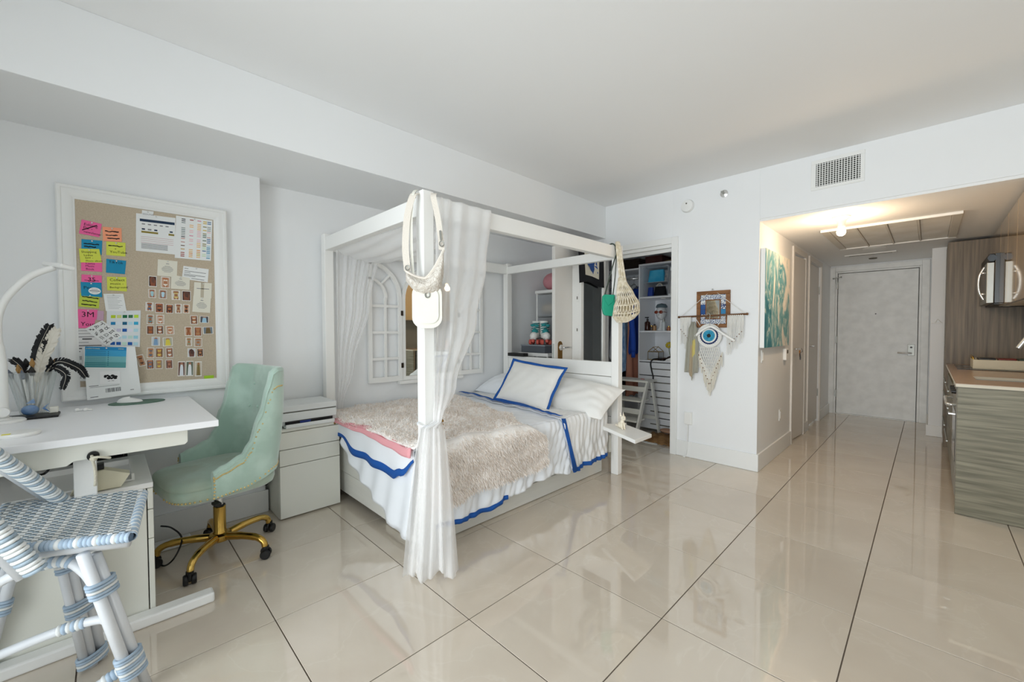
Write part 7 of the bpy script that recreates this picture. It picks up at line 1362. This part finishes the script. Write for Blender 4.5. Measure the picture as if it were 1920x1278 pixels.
for i in range(5):
    for j in range(6):
        if 0 < i < 4 and 0 < j < 5: continue
        mi = 0 if j in (0, 5) else (3 if (i, j) == (4, 2) else 2 if (i, j) in ((0, 3), (0, 2), (4, 5)) else rn.choice((0, 1, 4)))
        MB().box((tx0_ + i * tw + .001, YW - .014, tz0_ + j * th_ + .001), (tx0_ + (i + 1) * tw - .001, YW - .0065, tz0_ + (j + 1) * th_ - .001)).build('tile', TM[mi], t, bevel=.001, seg=1)
B('inner_frame', (tx0_ + tw, YW - .016, tz0_ + th_), (tx1_ - tw, YW - .0065, tz1_ - th_), M_teak, t); B('glass', (tx0_ + tw + .01, YW - .0168, tz0_ + th_ + .01), (tx1_ - tw - .01, YW - .0162, tz1_ - th_ - .01), M_mirror, t, bevel=0)
M_yarn = mat('white_yarn', '#ecebe6', .95, bump=.6, bs=160); M_yarn2 = mat('cream_yarn', '#e4dfd2', .95, bump=.6, bs=160)
t = T('macrame_hanging', 'white macrame wall hanging with blue eye hoop on a wooden dowel', 'wall hanging', (-1.45, 4.06, .63))
YM = 4.066
MB().tube([(-1.752, YM, 1.394), (-1.14, YM, 1.408)], .0085, 10).sph((-1.752, YM, 1.394), .012, 8, 6).sph((-1.14, YM, 1.408), .012, 8, 6).build('dowel', mat('dark_dowel', '#6b4a2e', .6), t, smooth=True)
MB().tube([(-1.735, YM, 1.395), (-1.443, 4.092, 1.650), (-1.155, YM, 1.408)], .0028, 5).tube([(-1.60, YM, 1.395), (-1.545, YM, 1.31)], .003, 5).tube([(-1.315, YM, 1.403), (-1.385, YM, 1.31)], .003, 5).build('hanging_cord', M_yarn, t); MB().lathe([(0, -.03), (.003, -.03), (.003, 0), (.006, 0), (.006, .003), (0, .003)], (-1.443, 4.085, 1.65), 8, X=XR).build('nail', M_steel, t)
cx_, cz2 = -1.462, 1.212
def ann(mb, r0, r1, y0, y1, n=40, wav=0, mi=0):
    vs = []; 
    for i in range(n):
        a = 2 * pi * i / n; k = 1 + (wav * (1 if i % 2 else -1) if wav else 0)
        vs += [(cx_ + r1 * k * cos(a), y0, cz2 + r1 * k * sin(a)), (cx_ + r0 * cos(a), y0, cz2 + r0 * sin(a)), (cx_ + r1 * k * cos(a), y1, cz2 + r1 * k * sin(a)), (cx_ + r0 * cos(a), y1, cz2 + r0 * sin(a))]
    fs = []
    for i in range(n): a, b_ = 4 * i, 4 * ((i + 1) % n); fs += [(a, a + 1, b_ + 1, b_), (a, b_, b_ + 2, a + 2), (a + 2, b_ + 2, b_ + 3, a + 3), (a + 1, a + 3, b_ + 3, b_ + 1)]
    mb.add(vs, fs, mi)
mb = MB(); mb.tube([(cx_ + .108 * cos(a), YM, cz2 + .108 * sin(a)) for a in [2 * pi * i / 48 for i in range(48)]], .006, 8, closed=True); mb.build('hoop', M_yarn, t, smooth=True)
mb = MB(); ann(mb, .082, .108, YM - .003, YM + .003); mb.build('white_ring', M_yarn, t)
mb = MB(); ann(mb, .066, .082, YM - .004, YM + .003, 56, .05); mb.build('navy_ring', mat('navy_yarn', '#2a3764', .95, bump=.5, bs=150), t)
mb = MB(); ann(mb, .054, .068, YM - .005, YM + .003); mb.build('pale_ring', M_yarn, t); mb = MB(); ann(mb, .016, .054, YM - .006, YM + .003, 40); mb.build('blue_iris', mat('azure_yarn', '#1f86ad', .95, col2='#4fa6c4', vs=60, bump=.5, bs=150), t); mb = MB(); ann(mb, .0005, .018, YM - .009, YM + .003, 20); mb.build('black_pupil', M_black, t)
mb = MB()   # knotted net: diagonal lattice
def netp(u, v): z = lerp(1.108, .80, v); hw = pl([(0, .085), (.3, .095), (1, .035)], v); return Vector((cx_ + .004 + (2 * u - 1) * hw + .01 * v, YM - .002, z))
for k in range(11):
    for sg in (1, -1):
        pts = []
        for j in range(13):
            u = k / 10 + sg * j / 12 * .55
            u = abs(u) if u < 0 else u; u = 2 - u if u > 1 else u; pts.append(netp(u, j / 12) + Vector((0, .002 * sg, 0)))
        mb.tube(pts, .0032, 4)
mb.build('knotted_net', M_yarn, t)
rn = random.Random(8); mb = MB()
def fringe(mb, x, z1, z0, r=.004):
    x2 = x + rn.uniform(-.006, .006); mb.tube([(x, YM, z1), (lerp(x, x2, .5) + rn.uniform(-.003, .003), YM - .004 + rn.uniform(-.004, .004), lerp(z1, z0, .5)), (x2, YM - .002, z0)], [r, r, r * .6], 5)
for k in range(30): u = k / 29; x = cx_ + .012 + (2 * u - 1) * .105; e = abs(2 * u - 1); fringe(mb, x, lerp(.83, 1.06, e), lerp(.645, .93, e ** .75) + rn.uniform(-.015, .015))
for k in range(24): u = k / 23; x = cx_ + .01 + (2 * u - 1) * .055; e = abs(2 * u - 1); fringe(mb, x, lerp(.84, .9, e), lerp(.635, .78, e) + rn.uniform(-.012, .012))
stuff(mb.build('centre_fringe', M_yarn2, t))
mb = MB()
for k in range(16): u = k / 15; fringe(mb, lerp(-1.735, -1.635, u), 1.39, lerp(1.13, 1.04, u) + rn.uniform(-.03, .03), .0035)
for k in range(20): u = k / 19; fringe(mb, lerp(-1.30, -1.168, u), 1.40, lerp(1.02, 1.19, u) + rn.uniform(-.03, .03), .0035)
stuff(mb.build('side_fringe', M_yarn, t))
mb = MB()
for k in range(7): mb.sph((lerp(-1.73, -1.635, k / 6), YM - .003, 1.385), (.006, .009, .012), 6, 5)
for k in range(8): mb.sph((lerp(-1.295, -1.175, k / 7), YM - .003, 1.395), (.007, .009, .012), 6, 5)
mb.build('dowel_knot', M_yarn, t, smooth=True)
mb = MB()
for k in range(16): u = k / 15; e = abs(2 * u - 1); mb.sph((cx_ + .01 + (2 * u - 1) * .10, YM - .007, lerp(.74, 1.02, e) + rn.uniform(-.008, .008)), .0055, 6, 5)
for k in range(6): mb.sph((lerp(-1.28, -1.18, k / 5), YM - .006, lerp(1.14, 1.25, k / 5)), .005, 6, 5); mb.sph((lerp(-1.73, -1.65, k / 5), YM - .006, lerp(1.27, 1.17, k / 5)), .005, 6, 5)
stuff(mb.build('wooden_beads', mat('bead_brown', '#7d5a3f', .5), t, smooth=True))
# wooden hanger over the eye
t = T('white_hanger', 'white wooden clothes hanger hooked over the macrame dowel', 'hanger', (-1.41, 4.05, 1.17)); MB().tube(smoothpath([(-1.585, 4.045, 1.205), (-1.52, 4.044, 1.262), (-1.455, 4.042, 1.295), (-1.41, 4.042, 1.285), (-1.32, 4.044, 1.222), (-1.232, 4.046, 1.165)], 6), [.009] + [.012] * 29 + [.010], 8).build('shoulder_bar', M_white, t, smooth=True)
MB().tube([(-1.452, 4.045, 1.30), (-1.452, 4.045, 1.36)] + [(-1.468 + .018 * cos(a), 4.05, 1.402 + .022 * sin(a)) for a in [-.4 + 3.6 * i / 10 for i in range(11)]], .0028, 6).build('hook', M_chrome, t)
t = T('grey_scarf', 'sheer grey scarf with yellow panel hanging from the macrame dowel', 'scarf', (-1.62, 4.05, .8))
def sc_(u, v): z = lerp(1.345, .852, v) - .05 * v * max(0, 1 - abs(u - .55) * 5); hw = pl([(0, .014), (.15, .04), (.5, .055), (1, .06)], v); return (-1.604 - .018 * v + (2 * u - 1) * hw, 4.046 - .010 * sin(u * 16 + v) - .006 * sin(u * 31), z)
mb = MB(); NUs = 44
vs = [sc_(i / NUs, j / 30) for j in range(31) for i in range(NUs + 1)]
for j in range(30):
    for i in range(NUs):
        u, v = i / NUs, j / 30; mi = 1 if (.5 < u < .82 and .32 < v < .62) else (2 if (.3 < u < .55 and .4 < v) else 0); mb.f.append((j * (NUs + 1) + i, j * (NUs + 1) + i + 1, (j + 1) * (NUs + 1) + i + 1, (j + 1) * (NUs + 1) + i)); mb.m.append(mi)
mb.v = vs; mb.build('cloth', [mat('scarf_grey_c', '#a8a79b', .9), mat('scarf_yellow_c', '#cfc27a', .9), mat('scarf_tan_c', '#b5a58c', .9)], t, smooth=True, solid=.002)
MB().tube([(-1.61, 4.046, .81), (-1.613, 4.046, .775)], [.010, .003], 8).build('tip', mat('scarf_grey_c', '#a8a79b', .9), t)
# lettering curves become plain meshes
bpy.context.view_layer.update(); dg = bpy.context.evaluated_depsgraph_get()
for o in [o for o in list(COL.objects) if o.type == 'FONT']:
    me = D.meshes.new_from_object(o.evaluated_get(dg)); n = D.objects.new('lettering', me); COL.objects.link(n)
    n.parent = o.parent; n.location = o.location; n.rotation_euler = o.rotation_euler; n.scale = o.scale; D.objects.remove(o)
